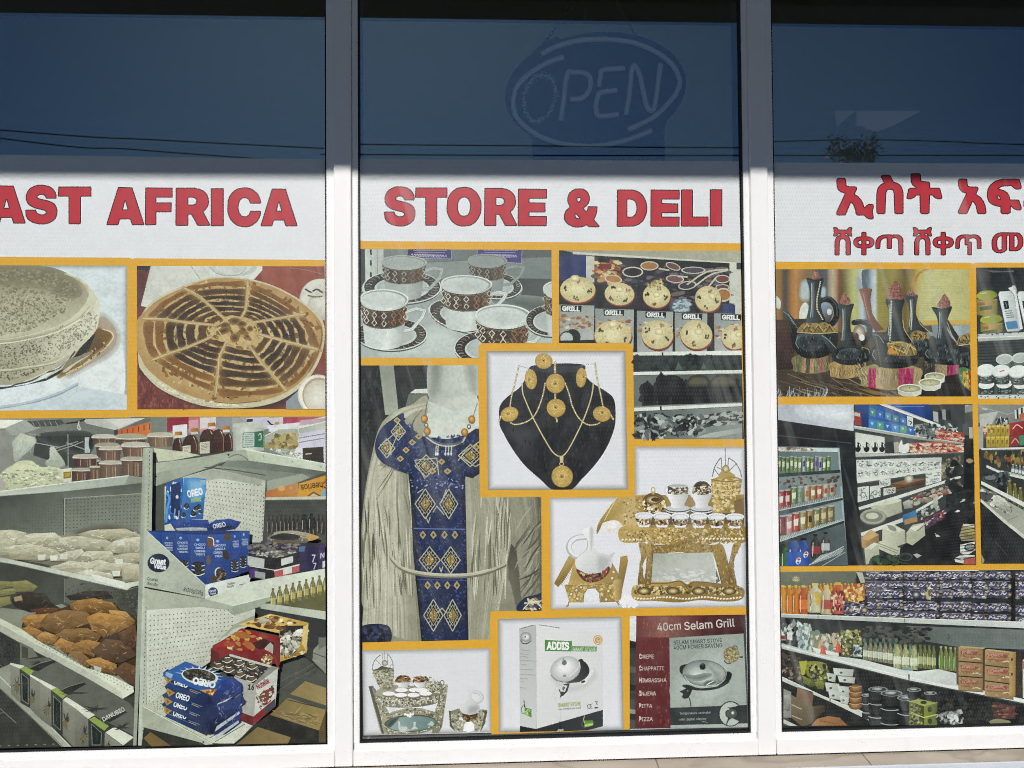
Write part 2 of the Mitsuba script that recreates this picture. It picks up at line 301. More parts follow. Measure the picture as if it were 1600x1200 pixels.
for c, sp in tips:
    for _ in range(48):
        p_ = c + np.array([rng.gauss(0, .085 * sp) for _ in range(3)]); u_ = np.array([rng.gauss(0, 1) for _ in range(3)]); u_ /= np.linalg.norm(u_)
        w_ = np.cross(u_, [rng.gauss(0, 1) for _ in range(3)]); w_ /= np.linalg.norm(w_); k = len(V_); s = rng.uniform(.03, .055)
        V_ += [p_ - u_ * s, p_ + w_ * s * .4, p_ + u_ * s, p_ - w_ * s * .4]; F_ += [[k, k + 1, k + 2], [k, k + 2, k + 3]]
obj('crown', trimesh.Trimesh(V_, F_, process=False), 'leaf', TR)

# ---------------------------------------------------------------- the printed window film
# Each pane carries one vinyl film. Its artwork is vector shapes laid on the film a few hundredths of a millimetre apart;
# the shapes were measured on the photograph and are kept in the plane of the film, in metres, by at().
YF = -0.0020
SAT = 0.95                                            # how far the inks have kept their colour in the sun
def fade(L): g = L @ [0.2126, 0.7152, 0.0722]; return g[..., None] + (L - g[..., None]) * SAT
def ink(c): return np.clip(fade(lin(c)) * S.tone, 0.006, 0.86)
class Film:
    pass
S = Film(); S.view = (0, 0, 1.0); S.map = None; S.shapes = []; S.parts = {}; S.clip = None; S.part = None; S.base = 0; S.tone = np.ones(3)
def V(ox, oy, k): S.view = (ox, oy, k); S.map = None
def px(q):
    q = np.asarray(q, float).reshape(-1, 2)
    if S.map is not None:
        a, b, c, d = S.map; u, v = q[:, :1], q[:, 1:]
        q = a * (1 - u) * (1 - v) + b * u * (1 - v) + c * u * v + d * (1 - u) * v
    ox, oy, k = S.view
    return q / k + [ox, oy]
class Q:
    """Draw on a face: unit coordinates, u to the right, v down, on the four corners top left, top right, bottom right, bottom left."""
    def __init__(s, q): s.q = pts(q)
    def __enter__(s): s.old = S.map; S.map = s.q
    def __exit__(s, *a): S.map = s.old
def start(key, outline, part=None):
    """Begin a printed picture, whose shapes are cut to its outline (photo units)."""
    S.clip = Polygon(pts(outline)) if isinstance(outline, str) else outline
    S.clip = S.clip.buffer(0); shapely.prepare(S.clip); S.key = key; S.boxes = np.zeros((0, 5)); S.part = key
def part(name=None):
    S.part = S.key if name is None else numbered_part(S.key + '__' + name)
PKEYS, PLAIN = set(), set()
def numbered_part(k):
    q, i = k, 0
    while q in PKEYS: i += 1; q = f'{k}_{i:03d}'
    PKEYS.add(q); return q
def layer(b):
    B = S.boxes
    if len(B):
        h = B[(B[:, 0] < b[2]) & (B[:, 2] > b[0]) & (B[:, 1] < b[3]) & (B[:, 3] > b[1])]
        n = h[:, 4].max() + 1 if len(h) else 0
    else: n = 0
    S.boxes = np.vstack([B, [*b, n]]); return n
def colours(c, q):
    """A plain ink, or a run of two inks along a line: (ink, ink, x0, y0, x1, y1)."""
    if isinstance(c, tuple):
        a, b = px([(c[2], c[3]), (c[4], c[5])]); d = b - a
        t = np.clip(((q - a) @ d) / max(d @ d, 1e-9), 0, 1)[:, None]
        A, Bc = lin(c[0]) ** .45, lin(c[1]) ** .45
        return np.clip(fade((A * (1 - t) + Bc * t) ** (1 / .45)) * S.tone, 0.006, 0.86)
    return np.repeat(ink(c)[None], len(q), 0)
def emit(g, c, n=None):
    if not S.clip.contains(g): g = g.intersection(S.clip)
    if g.is_empty: return
    if n is None: n = layer(g.bounds)
    for h in getattr(g, 'geoms', [g]):
        if h.geom_type != 'Polygon' or h.area < 0.02: continue
        v, f = trimesh.creation.triangulate_polygon(h, engine='earcut')
        S.parts.setdefault(S.part, []).append((v, f, colours(c, v), n))
def poly(q):
    g = Polygon(q)
    return g if g.is_valid else g.buffer(0)
def P(c, s): emit(poly(px(pts(s) if isinstance(s, str) else s)), c)
def B(c, s, n=6): emit(poly(curve(px(pts(s) if isinstance(s, str) else s), n, True)), c)
def R(c, x0, y0, x1, y1): P(c, [(x0, y0), (x1, y0), (x1, y1), (x0, y1)])
def ering(cx, cy, rx, ry, rot=0, n=28):
    t = np.linspace(0, 2 * math.pi, n, endpoint=False); a = math.radians(rot)
    x, y = rx * np.cos(t), ry * np.sin(t)
    return np.stack([cx + x * math.cos(a) - y * math.sin(a), cy + x * math.sin(a) + y * math.cos(a)], 1)
def E(c, cx, cy, rx, ry=None, rot=0, n=28): P(c, ering(cx, cy, rx, ry or rx, rot, n))
def ER(cin, cout, cx, cy, rx, ry=None, rot=0, k=5, dx=0, dy=0, s=.35):
    """A rounded form: the tone runs from the edge to a spot off its centre."""
    ry = ry or rx
    for i in range(k):
        t = i / (k - 1); f = 1 - (1 - s) * t
        E(blend(cout, cin, t), cx + dx * t, cy + dy * t, rx * f, ry * f, rot)
def blend(a, b, t): 
    A, C = lin(a) ** .45, lin(b) ** .45; L = (A * (1 - t) + C * t) ** (1 / .45)
    s = np.where(L < .0031308, 12.92 * L, 1.055 * L ** (1 / 2.4) - .055)
    return [float(v) * 255 for v in np.clip(s, 0, 1)]
def L(c, w, s, smooth=False, closed=False, cap=1):
    q = px(pts(s) if isinstance(s, str) else s)
    if smooth: q = curve(q, 6, closed)
    if closed: q = np.vstack([q, q[:1]])
    emit(LineString(q).buffer(w / 2 / (S.view[2] if S.map is None else 1), quad_segs=2, cap_style='round' if cap else 'flat'), c)
def C(c, w, s, closed=False): L(c, w, s, True, closed)
def SOFT(c, bg, s, w, k=4, smooth=True):
    """A patch with a soft edge: rings of ink from the ground's tone to the patch's."""
    q = px(pts(s) if isinstance(s, str) else s); g = poly(curve(q, 6, True) if smooth else q); w = w / S.view[2]; k = max(k, 8)
    for i in range(k):
        h = g.buffer(w * (0.5 - i / (k - 1)))
        if not h.is_empty: emit(h, blend(bg, c, (i + 1) / k))
def RIM(g, cols, w):
    """Shade inside the edge of a picture: nested outlines, from outer to inner tone."""
    for i, c in enumerate(cols): emit(g.buffer(-w * i, join_style='mitre') if i else g, c)
GLY = {}
def glyphs(s, bold):
    if (s, bold) not in GLY:
        m = meshkit.text_mesh(s, 1.0, 0.1, bold); f = m.faces[m.face_normals[:, 2] > .9]
        GLY[s, bold] = unary_union([Polygon(t[:, :2]) for t in m.vertices[f]]).buffer(.003).simplify(.012)
    return GLY[s, bold]
def TX(c, s, x, y, h, rot=0, wid=None, bold=True, fat=0, skew=0):
    g = glyphs(s, bold); b = g.bounds
    if fat: g = g.buffer(fat)
    k = h if wid is None else wid / (b[2] - b[0])
    g = affinity.affine_transform(g, [k, 0, 0, -h, -b[0] * k, 0])
    if skew: g = affinity.skew(g, xs=skew, origin=(0, 0))
    if rot: g = affinity.rotate(g, rot, origin=(0, 0))
    g = affinity.translate(g, x, y)
    g = shapely.transform(g, lambda q: px(q)); emit(g if g.is_valid else g.buffer(0), c)
def SC(cols, s, n, size, seed=1, asp=1.0, rot=None, jit=.5, smooth=False, dens=None):
    """Many small marks inside an outline: crumbs, pores, glints, weave."""
    rg = np.random.default_rng(seed); q = px(pts(s) if isinstance(s, str) else s)
    k = 1 if S.map is not None else S.view[2]
    g = poly(curve(q, 5, True) if smooth else q).intersection(S.clip.buffer(-size / k))
    if g.is_empty: return
    shapely.prepare(g); x0, y0, x1, y1 = g.bounds; lay = layer(g.bounds)
    out = 0; vs, fs, cs = [], [], []; pal = [ink(c) for c in cols]
    while out < n:
        xy = rg.uniform((x0, y0), (x1, y1), (n * 2, 2)); xy = xy[shapely.contains_xy(g, xy[:, 0], xy[:, 1])]
        if not len(xy): return
        for p_ in xy[:n - out]:
            r0 = size / k * (1 - jit + 2 * jit * rg.random()); a = math.radians(rot) + rg.normal(0, .15) if rot is not None else rg.uniform(0, 6.28)
            m = 6; t = np.arange(m) * 6.283 / m; rr = 1 + .35 * rg.uniform(-1, 1, m)
            ex, ey = r0 * asp ** .5 * np.cos(t) * rr, r0 / asp ** .5 * np.sin(t) * rr
            b0 = len(vs) * m
            vs.append(np.stack([p_[0] + ex * math.cos(a) - ey * math.sin(a), p_[1] + ex * math.sin(a) + ey * math.cos(a)], 1))
            fs += [[b0, b0 + j, b0 + j + 1] for j in range(1, m - 1)]; cs.append(np.repeat(pal[rg.integers(len(pal))][None], m, 0)); out += 1
    # marks of one scatter may touch: each takes its own of 12 levels
    lv = np.repeat(np.arange(len(vs)) % 12 / 12.0, 6)
    S.parts.setdefault(S.part, []).append((np.vstack(vs), np.array(fs), np.vstack(cs), lay + lv))
STEP = 0.000016
def flush():
    for key, lst in S.parts.items():
        vs, fs, cs, o = [], [], [], 0
        for v, f, c, n in lst:
            # both windings seen from the street
            a = at(v[:, 0], v[:, 1], YF); a[:, 1] = YF - (S.base + 1) * STEP - np.asarray(n) * STEP
            vs.append(a); fs.append(f + o); cs.append(c); o += len(v)
        m = trimesh.Trimesh(np.vstack(vs), np.vstack(fs), process=False)
        nz = np.cross(m.vertices[m.faces[:, 1]] - m.vertices[m.faces[:, 0]], m.vertices[m.faces[:, 2]] - m.vertices[m.faces[:, 0]])[:, 1]
        f = m.faces.copy(); f[nz > 0] = f[nz > 0][:, ::-1]; m = trimesh.Trimesh(m.vertices, f, process=False)
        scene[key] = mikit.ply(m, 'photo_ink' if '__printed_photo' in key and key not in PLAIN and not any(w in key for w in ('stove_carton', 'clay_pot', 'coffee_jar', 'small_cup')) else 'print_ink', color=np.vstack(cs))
    S.parts = {}

# outlines of the heading's letters, each in a 99 x 99 box: outer ring and holes
LETTERS = {
    'A': ['0,95 0,98 2,99 30,99 32,97 36,84 62,84 66,97 68,99 97,99 99,98 99,95 68,1 32,0 30,1', '43,58 44,57 49,37 55,58'],
    'E': ['0,96 1,98 3,99 96,99 98,98 99,74 97,72 40,72 40,63 91,63 94,62 94,39 93,37 40,36 40,27 97,27 99,25 99,3 98,1 3,0 1,1'],
    'S': ['0,64 2,78 7,86 14,91 26,96 44,99 60,99 74,96 85,91 94,84 98,74 99,63 95,53 90,47 79,42 70,39 44,34 40,33 38,30 39,29 43,26 52,25 60,28 63,34 65,35 95,35 96,33 96,26 94,20 90,14 83,8 73,3 55,0 40,0 30,2 15,8 7,16 2,26 2,37 6,46 13,52 21,56 30,59 56,64 61,66 63,69 62,71 58,73 48,74 39,71 36,69 34,64 33,62 3,62'],
    'T': ['31,27 31,97 34,99 66,99 68,96 68,27 98,27 99,25 99,2 96,0 3,0 1,1 0,25 1,27'],
    'F': ['0,96 3,99 40,98 41,96 41,65 92,65 95,64 96,41 94,39 41,39 41,27 98,27 99,25 99,3 98,1 3,0 1,1'],
    'R': ['0,96 3,99 35,99 37,96 37,70 45,70 63,99 96,99 99,98 99,95 80,62 86,58 91,52 94,46 96,39 95,29 93,21 88,14 81,8 70,3 55,0 3,0 1,1', '37,26 49,26 57,29 60,34 57,41 49,44 37,44'],
    'I': ['0,0 99,0 99,99 0,99'],
    'C': ['2,32 0,54 1,64 4,71 8,79 13,84 20,90 28,95 35,97 46,99 56,99 65,98 73,95 80,91 88,86 94,77 98,69 99,61 97,58 68,58 66,60 64,66 61,69 53,72 46,71 41,69 36,62 33,52 35,39 38,33 45,28 53,27 59,29 63,32 66,39 68,41 96,41 99,39 99,36 97,28 90,16 78,7 67,2 56,0 40,1 28,4 20,8 12,15 6,23'],
    'O': ['2,32 0,54 1,64 4,71 8,79 12,84 19,90 27,95 38,98 45,99 60,98 70,96 77,92 83,88 90,80 95,71 98,64 99,54 99,41 97,32 92,22 86,14 78,8 70,3 61,1 54,0 39,1 29,3 20,8 12,15 6,23', '33,42 37,33 43,28 48,27 53,27 61,31 65,39 67,52 64,62 60,69 54,71 48,72 43,71 38,68 35,63 33,57'],
    'L': ['0,96 1,98 3,99 96,99 99,97 99,74 97,72 43,72 43,3 41,0 3,0 0,2'],
    '&': ['0,67 0,78 5,86 12,92 23,97 33,99 42,99 54,97 63,93 69,98 97,98 99,96 98,93 84,79 91,65 93,53 93,46 90,45 67,45 66,47 63,58 55,51 64,44 68,39 72,31 72,23 70,16 67,10 60,4 53,1 45,0 31,1 21,6 14,12 10,22 9,31 11,38 16,47 9,52 4,57', '42,24 45,25 46,28 44,31 40,34 37,28 39,25', '32,69 33,65 43,75 38,75 35,74 33,72'],
    'D': ['0,96 1,98 3,99 56,98 73,93 86,84 92,76 96,67 99,58 99,45 98,37 94,27 88,18 81,11 69,4 52,0 3,0 1,1', '35,27 44,27 53,29 59,33 62,37 64,47 63,59 59,66 51,71 45,72 35,72'],
    'ኢ': ['0,82 0,87 4,90 20,90 24,89 26,87 39,59 43,63 46,68 49,75 51,86 54,89 57,90 73,90 79,96 87,99 95,99 98,97 99,95 96,80 99,69 98,64 94,62 85,62 79,65 74,70 70,59 66,52 57,43 49,39 55,27 54,22 50,20 34,20 27,18 26,4 23,1 21,0 5,0 2,2 0,4 1,19 4,29 11,34 22,38'],
    'ስ': ['0,93 3,97 8,99 28,99 34,96 36,47 41,39 45,38 52,38 56,38 60,40 63,47 65,96 71,99 91,99 96,98 99,95 99,47 95,35 91,29 83,23 72,19 64,18 52,3 47,0 24,0 20,1 17,4 18,8 27,20 18,23 10,28 5,33 2,41 0,48'],
    'ት': ['5,39 0,59 2,62 6,63 12,63 22,60 28,54 36,54 37,94 39,97 44,99 59,99 62,97 64,95 65,54 71,54 77,60 86,63 95,63 98,61 99,58 94,41 93,37 88,35 65,35 65,24 63,22 59,20 46,19 41,18 40,4 37,1 33,0 18,0 14,1 12,3 12,18 13,23 17,30 26,35 11,35 7,37'],
    'አ': ['0,90 0,95 5,99 26,99 31,98 34,95 51,65 57,70 61,76 66,95 69,98 74,99 92,99 97,97 99,94 96,77 90,63 80,52 64,43 71,30 71,25 65,22 44,22 35,20 33,4 31,1 27,0 6,0 3,2 0,5 1,21 6,31 14,38 28,42'],
    'ፍ': ['0,38 0,52 5,65 9,69 17,74 26,77 38,79 38,94 42,98 45,99 60,99 65,97 68,94 68,79 70,79 76,85 84,88 93,89 98,86 99,80 92,60 87,58 67,58 64,47 58,38 48,32 34,28 40,24 47,22 70,21 73,25 80,30 85,31 95,30 98,27 99,23 94,4 91,1 87,0 47,0 36,2 25,6 18,10 8,18 2,29', '30,49 35,51 37,57 33,55'],
    'ሪ': ['0,64 0,76 5,85 14,92 24,96 41,99 62,98 77,95 88,88 95,80 99,70 99,60 95,55 74,55 69,56 66,60 63,72 61,75 57,77 47,78 38,77 34,73 33,68 35,63 40,57 67,38 79,27 83,20 86,12 86,5 83,2 78,0 62,0 55,2 53,5 52,13 48,19 42,24 17,41 9,48 3,56'],
    'ካ': ['0,21 4,32 12,38 10,50 10,66 12,69 18,71 34,71 39,70 42,66 42,50 44,42 49,38 60,38 65,42 67,48 68,95 71,98 75,99 92,99 96,98 99,93 99,46 95,35 88,26 76,20 61,17 45,17 32,20 31,4 28,1 24,0 7,0 2,2 0,5'],
    'ሸ': ['4,17 0,30 2,33 6,34 12,34 22,31 29,25 36,25 36,27 26,30 17,34 11,42 9,47 7,53 7,95 9,97 13,99 29,99 34,97 35,58 36,51 38,47 41,44 52,43 59,45 63,51 64,96 67,98 70,99 86,99 89,98 92,95 92,52 87,39 79,32 86,34 93,34 97,33 99,31 99,28 95,17 99,6 98,2 93,0 82,1 74,5 70,9 29,9 24,4 19,2 12,0 4,0 1,2 0,4', '70,25 73,28 76,30 64,27 64,25'],
    'ቀ': ['0,48 4,57 12,64 23,68 37,70 37,95 38,98 42,99 57,99 60,98 62,95 62,70 78,68 88,63 94,58 97,53 99,48 99,40 95,31 88,25 77,20 62,18 62,4 60,1 57,0 42,0 39,1 37,4 37,18 18,21 11,25 4,30 0,39', '72,49 62,52 62,37 72,40 74,44', '27,39 37,37 37,52 27,49 25,44'],
    'ጣ': ['0,39 0,67 3,69 16,69 18,65 19,42 20,35 22,29 28,22 34,20 40,19 40,66 43,69 56,69 58,68 59,65 59,22 66,19 71,19 75,20 78,25 80,34 81,96 82,98 84,99 96,99 99,97 99,28 98,21 94,13 91,8 87,4 81,1 73,0 65,1 59,3 55,0 40,0 31,1 23,3 14,9 7,16 2,29'],
    'ጥ': ['0,37 0,67 3,69 15,69 18,65 18,40 21,28 23,24 26,21 35,19 35,49 38,52 45,52 45,95 46,97 48,99 60,99 62,98 63,95 63,39 61,35 53,35 53,24 56,22 62,20 67,19 72,20 76,22 79,27 80,33 81,67 84,69 95,69 98,68 99,66 99,33 97,20 94,13 89,7 85,4 79,1 72,0 64,0 53,4 52,1 50,0 35,0 26,1 18,4 11,9 5,16 2,25'],
    'መ': ['0,62 1,73 3,82 7,89 12,95 18,98 28,99 34,97 40,94 46,87 49,81 49,17 54,17 54,86 55,88 58,89 75,89 83,87 88,83 92,78 95,71 98,64 99,53 99,35 98,24 95,16 89,6 85,3 79,1 31,0 21,3 15,7 10,12 4,24 0,41', '72,18 76,19 79,25 81,38 81,50 80,60 78,66 75,70 72,71', '18,41 20,30 23,25 27,20 31,18 31,78 27,81 24,81 22,79 19,70 18,61'],
}

# ---------------------------------------------------------------- the three films: white ground, gold borders, red lettering
GOLD, WHITE = '#dca722', '#dee3e4'
def film(label, outline, gold, cuts=()):
    key = thing('window_graphic', label, 'window graphic', 'printed films on the shop window')
    S.key = key; S.clip = Polygon(pts(outline)).buffer(0); shapely.prepare(S.clip); S.boxes = np.zeros((0, 5)); S.base = 0; S.tone = np.ones(3); V(0, 0, 1.0)
    S.part = numbered_part(key + '__film_sheet'); P(WHITE, outline)
    S.part = numbered_part(key + '__gold_border'); g = unary_union([Polygon(pts(q)).buffer(0) for q in gold]); emit(g, GOLD); flush()
    return key
def letter(key, ch, x0, y0, x1, y1):
    rings = [pts(r) / 99 * [x1 - x0, y1 - y0] + [x0, y0] for r in LETTERS[ch]]
    g = None
    for r in rings:
        q = Polygon(r).buffer(0); g = q if g is None else g.symmetric_difference(q)
    S.part = numbered_part(key + '__letter'); S.clip = Polygon(pts({WL: CLIP_L, WC: CLIP_C, WR: CLIP_R}[key])); S.base = 1; S.boxes = np.zeros((0, 5))
    emit(g, '#20070b'); emit(g.buffer(-1.5).simplify(.1), '#b92c38'); flush()
def photo(key, outline, label, holes=(), bg=None):
    g = Polygon(pts(outline)) if isinstance(outline, str) else outline
    for h in holes: g = g.difference(h)
    k = numbered_part(key + '__printed_photo'); labels[k] = {'label': label}
    if bg in (GOLD, WHITE, '#dfe3e6', '#d9dcdc', '#dadede'): PLAIN.add(k)
    V(0, 0, 1.0); start(k, g.buffer(0), k); S.base = 2; S.tone = np.array([0.95, 1.01, 0.945]) if k not in PLAIN else np.ones(3)   # these pictures were printed a little green
    if bg: emit(S.clip, bg)
    return k
CLIP_L, CLIP_C, CLIP_R = '-113,240 507.5,249 509,560 512,1154 -113,1168', '560.5,248 1154.5,252 1157,385 1160.5,560 1164,700 1166,960 1169.5,1136 568,1149 563,700', '1208,254 1716,256 1722,1127 1221.5,1133.5 1216.5,880 1211.5,640'
def rrect(q, rad):
    g = Polygon(pts(q)); return g.buffer(-rad).buffer(rad, quad_segs=5)
FR4 = rrect('747.6,536 989,536 992.6,774 750.6,777', 8); IN4 = Polygon(pts('760,548.6 977.2,548 981,765 762.4,765.6'))
FR7 = rrect('765.4,955 820,954.4 984,951 984,1180 768,1180', 8); IN7 = Polygon(pts('778.3,967 971,963.6 974.5,1141 779.5,1146'))
FR3 = rrect('1180,632 1524,631 1533.5,630 1533.4,892 1180,893', 7)

WL = film('printed film of the left pane with the words AST AFRICA over bread and shelf pictures', CLIP_L,
          ['-113,400.5 203,402.8 207,404.6 211,403.4 507.6,406.4 509.2,651 211,651.5 207,649.6 203,652.5 -113,655'])
WC = film('printed film of the middle pane with the words STORE & DELI over a collage of wares', CLIP_C,
          ['561,376.6 1157,380 1165,699 1168,962 985,964 985,1180 767,1180 767,1013 566,1016.5 566,1003 563,700'])
WR = film('printed film of the right pane with red Ethiopic lettering over pots and shop shelves', CLIP_R,
          ['1208,409 1516,410.6 1520,412 1524,410.4 1720,411 1722,889 1216,893.5 1210,640'])
for ch, *b in (('E', -72, 287, -22, 348), ('A', -19, 289.5, 40, 349.6), ('S', 39.2, 288.6, 90, 350.8), ('T', 90.5, 291.3, 143, 350.4), ('A', 166.4, 292, 225.4, 351.9), ('F', 226.4, 292.7, 269.9, 352.2),
               ('R', 274, 293.2, 328.4, 353), ('I', 329.3, 294, 349.8, 353.5), ('C', 354.9, 292.5, 408, 355.2), ('A', 407.2, 294.4, 464.8, 353.8)): letter(WL, ch, *b)
for ch, *b in (('S', 599.8, 291, 649.4, 354), ('T', 648.4, 292.8, 699.2, 352.8), ('O', 697.6, 291.8, 752.4, 354.2), ('R', 756.2, 293.6, 808, 353.3), ('E', 808.8, 294.6, 854.8, 353.5), ('&', 881, 294.2, 937, 355.7),
               ('D', 963.5, 296, 1011.2, 354.6), ('E', 1016, 296, 1062.2, 354.4), ('L', 1064, 295.8, 1107.2, 354.2), ('I', 1109, 295.6, 1128.6, 353.8)): letter(WC, ch, *b)
for ch, *b in (('ኢ', 1306.5, 277.8, 1365.6, 342.9), ('ስ', 1369, 273, 1412, 334.8), ('ት', 1416, 270.5, 1472.7, 334.8), ('አ', 1496.6, 279, 1541.6, 334.8), ('ፍ', 1542, 279, 1596.6, 334.8), ('ሪ', 1599, 279, 1640, 334.8), ('ካ', 1643, 279, 1690, 334.8),
               ('ሸ', 1301.6, 354.5, 1331.8, 399.2), ('ቀ', 1333, 362.3, 1366.6, 399.2), ('ጣ', 1367.5, 366, 1411.6, 399), ('ሸ', 1426, 354.5, 1456.3, 399.2), ('ቀ', 1457, 362.3, 1490.6, 399.2), ('ጥ', 1492.4, 366, 1533.8, 399), ('መ', 1549.2, 362.7, 1599, 396)): letter(WR, ch, *b)

# ---------------------------------------------------------------- small vocabulary of printed goods
def CYL(l, d, x0, y0, x1, y1, er=.16, top=None):
    """An upright cylinder with a light side and round foot."""
    xm, ry = x0 + (x1 - x0) * .42, (x1 - x0) * er / 2
    E(d, (x0 + x1) / 2, y1 - ry, (x1 - x0) / 2, ry, 0, 20)
    P((d, l, x0, y0, xm, y0), [(x0, y0), (xm, y0), (xm, y1), (x0, y1 - ry)]); P((l, d, xm, y0, x1, y0), [(xm, y0), (x1, y0), (x1, y1 - ry), (xm, y1)])
    if top: E(top, (x0 + x1) / 2, y0, (x1 - x0) / 2, ry, 0, 20)
def CAN(l, d, mark, x, y, w, h, top='#a9b0b0'):
    CYL(l, d, x, y, x + w, y + h, .22, top)
    if mark: P(mark, [(x + .18 * w, y + .34 * h), (x + .78 * w, y + .28 * h), (x + .74 * w, y + .66 * h), (x + .22 * w, y + .7 * h)])
    L('#d6dad8', max(w * .05, .6), [(x + .3 * w, y + .15 * h), (x + .3 * w, y + .9 * h)])
def BOT(l, d, cap, lab, x, y, w, h, sh=.3, nk=.36):
    """A bottle: cap, neck, shoulders, body with a light streak and a label."""
    c = x + w / 2; n = w * nk / 2
    q = [(c - n, y + h * .06), (c + n, y + h * .06), (c + n, y + h * .14), (x + w * .92, y + h * sh), (x + w, y + h * (sh + .1)), (x + w, y + h * .96), (x + w * .9, y + h), (x + w * .1, y + h), (x, y + h * .96), (x, y + h * (sh + .1)), (x + w * .08, y + h * sh), (c - n, y + h * .14)]
    P((d, l, x, y, x + w * .6, y), q)
    P((l, d, x + w * .55, y, x + w, y), [(c + w * .05, y + h * sh), (x + w * .92, y + h * sh), (x + w, y + h * (sh + .1)), (x + w, y + h * .96), (c + w * .05, y + h * .99)])
    if cap: R(cap, c - n * 1.2, y, c + n * 1.2, y + h * .09)
    if lab: R(lab, x + w * .04, y + h * .5, x + w * .96, y + h * .82)
    L('#e4e6df', max(w * .06, .6), [(x + w * .24, y + h * (sh + .06)), (x + w * .2, y + h * .92)])
def TUB(l, d, x0, y0, x1, y1, lid='#b3aa98', lip='#8d8474'):
    """A round tub seen a little from below, narrower at its foot, with a pale lid."""
    w = x1 - x0; i = w * .07
    P((d, l, x0, y0, x0 + w * .45, y0), [(x0, y0), (x0 + w * .5, y0), (x0 + w * .5, y1), (x0 + i, y1 - w * .03)])
    P((l, d, x0 + w * .5, y0, x1, y0), [(x0 + w * .5, y0), (x1, y0), (x1 - i, y1 - w * .03), (x0 + w * .5, y1)])
    for f, wd in ((.3, .035), (.58, .02), (.7, .045)): L('#a58f7b', w * wd, [(x0 + w * f, y0 + (y1 - y0) * .25), (x0 + w * (f + .005), y1 - w * .04)])
    P(lip, [(x0 - w * .03, y0 - w * .04), (x1 + w * .03, y0 - w * .04), (x1 + w * .03, y0 + w * .05), (x0 - w * .03, y0 + w * .05)])
    B(lid, [(x0 - w * .05, y0 - w * .02), (x0 + w * .1, y0 - w * .12), (x0 + w * .5, y0 - w * .15), (x1 - w * .1, y0 - w * .12), (x1 + w * .05, y0 - w * .02), (x1, y0 + w * .03), (x0 + w * .5, y0 + w * .05), (x0, y0 + w * .03)])
    L('#ddd8cb', w * .03, [(x0 - w * .02, y0), (x0 + w * .5, y0 + w * .035), (x1 + w * .02, y0)], True)
def HOLES(q, nu, nv, c='#51554d', r=.011, asp=1.0, jit=0, seed=1):
    """Rows of peg holes on a board given by its four corners."""
    rg = random.Random(seed)
    with Q(q):
        for i in range(nu):
            for j in range(nv):
                E(c, (i + .5 + rg.uniform(-jit, jit)) / nu, (j + .5) / nv, r, r * asp, 0, 6)
def grow(s, f): q = pts(s); c = q.mean(0); return (q - c) * f + c
def BAG(l, d, s, seed=0, glint='#efe9d8', n=5):
    """A crumpled clear bag of flour, spice or sweets: creased facets between a ragged rim and a bulge."""
    q = pts(s) if isinstance(s, str) else np.array(s); rg = random.Random(seed); c = q.mean(0)
    q = np.vstack([[a, (a + b) / 2 + (((a + b) / 2) - c) * rg.uniform(-.05, .05)] for a, b in zip(q, np.roll(q, -1, 0))]); w, h = np.ptp(q[:, 0]), np.ptp(q[:, 1])
    P(blend(d, '#24221c', .25), (q - c) * 1.015 + c); y0 = q[:, 1].min(); m = len(q)
    tone = lambda y, r: blend(l, d, min(max((y - y0) / max(h, 1) * 1.15 - .15 + rg.uniform(-r, r), 0), 1))
    r1 = np.array([(a - c) * rg.uniform(.62, .82) + c + [rg.uniform(-.02, .02) * w, rg.uniform(-.03, .03) * h] for a in q]); r2 = np.array([(a - c) * rg.uniform(.2, .42) + c + [0, -.06 * h] for a in q])
    for i in range(m):
        k = (i + 1) % m
        for tri in ((q[i], q[k], r1[i]), (q[k], r1[k], r1[i]), (r1[i], r1[k], r2[i]), (r1[k], r2[k], r2[i])):
            P(tone(np.mean(tri, 0)[1], .21), list(tri))
    P(tone(c[1] - .1 * h, .05), r2)
    for _ in range(n):
        a = c + [rg.uniform(-.4, .34) * w, rg.uniform(-.34, .34) * h]; b = a + [rg.uniform(.02, .09) * w, rg.uniform(-.12, .12) * h]
        C(blend(l, glint, rg.uniform(.2, .7)), max(.012 * w, 1), [a, (a + b) / 2 + [0, rg.uniform(-.04, .04) * h], b])

# ---------------------------------------------------------------- left pane: stack of flat bread
photo(WL, '-113,414 198.7,415 198.7,640.4 -113,642', 'printed picture of a thick stack of spongy pale flat bread on a white plate')
V(0, 400, 4.615)
P(('#dfe6ea', '#c9d2cf', 400, 300, 917, 120), '-520,40 925,40 925,1130 -520,1130')
RIM(S.clip, ['#9aa6a3', '#adb8b6', '#bdc8c8', '#c9d3d5', '#d2dce0', '#d8e1e6'], 1.6)
B(('#dde5ee', '#e3e8ea', 0, 900, 300, 1100), '-520,930 0,940 300,900 560,860 800,720 880,640 890,1000 700,1090 -520,1105')
C('#93a3b4', 12, '-520,1140 0,1100 200,1068 400,1010 560,930'); C('#b9c6d3', 14, '-520,1128 0,1086 200,1054 400,996 560,918'); P('#cbd5dd', '0,1104 250,1060 420,1010 560,940 915,1000 915,1110 0,1112')
part('injera_stack')
SOFT('#b6b1a8', '#d2d9da', '700,430 780,440 850,530 860,610 810,700 640,800 480,865 600,600', 30)
B('#ab9e8c', '712,450 790,470 838,540 838,620 790,690 640,785 500,850 560,640')
SOFT('#8a6a3a', '#b9a988', '690,530 740,525 800,550 812,590 760,660 700,700 600,780 480,850 420,865 560,700', 18)
B(('#7a5c32', '#54483a', 760, 560, 560, 720), '690,535 740,532 790,556 798,588 742,650 680,690 590,720 530,740 600,640')
C('#d8c8a4', 9, '742,528 800,548 816,590 766,656 700,712 600,785 480,850'); SC(['#6b5636', '#4a3d2a', '#c9b68c'], '600,700 720,640 790,600 760,680 600,790 460,860', 90, 5, 3)
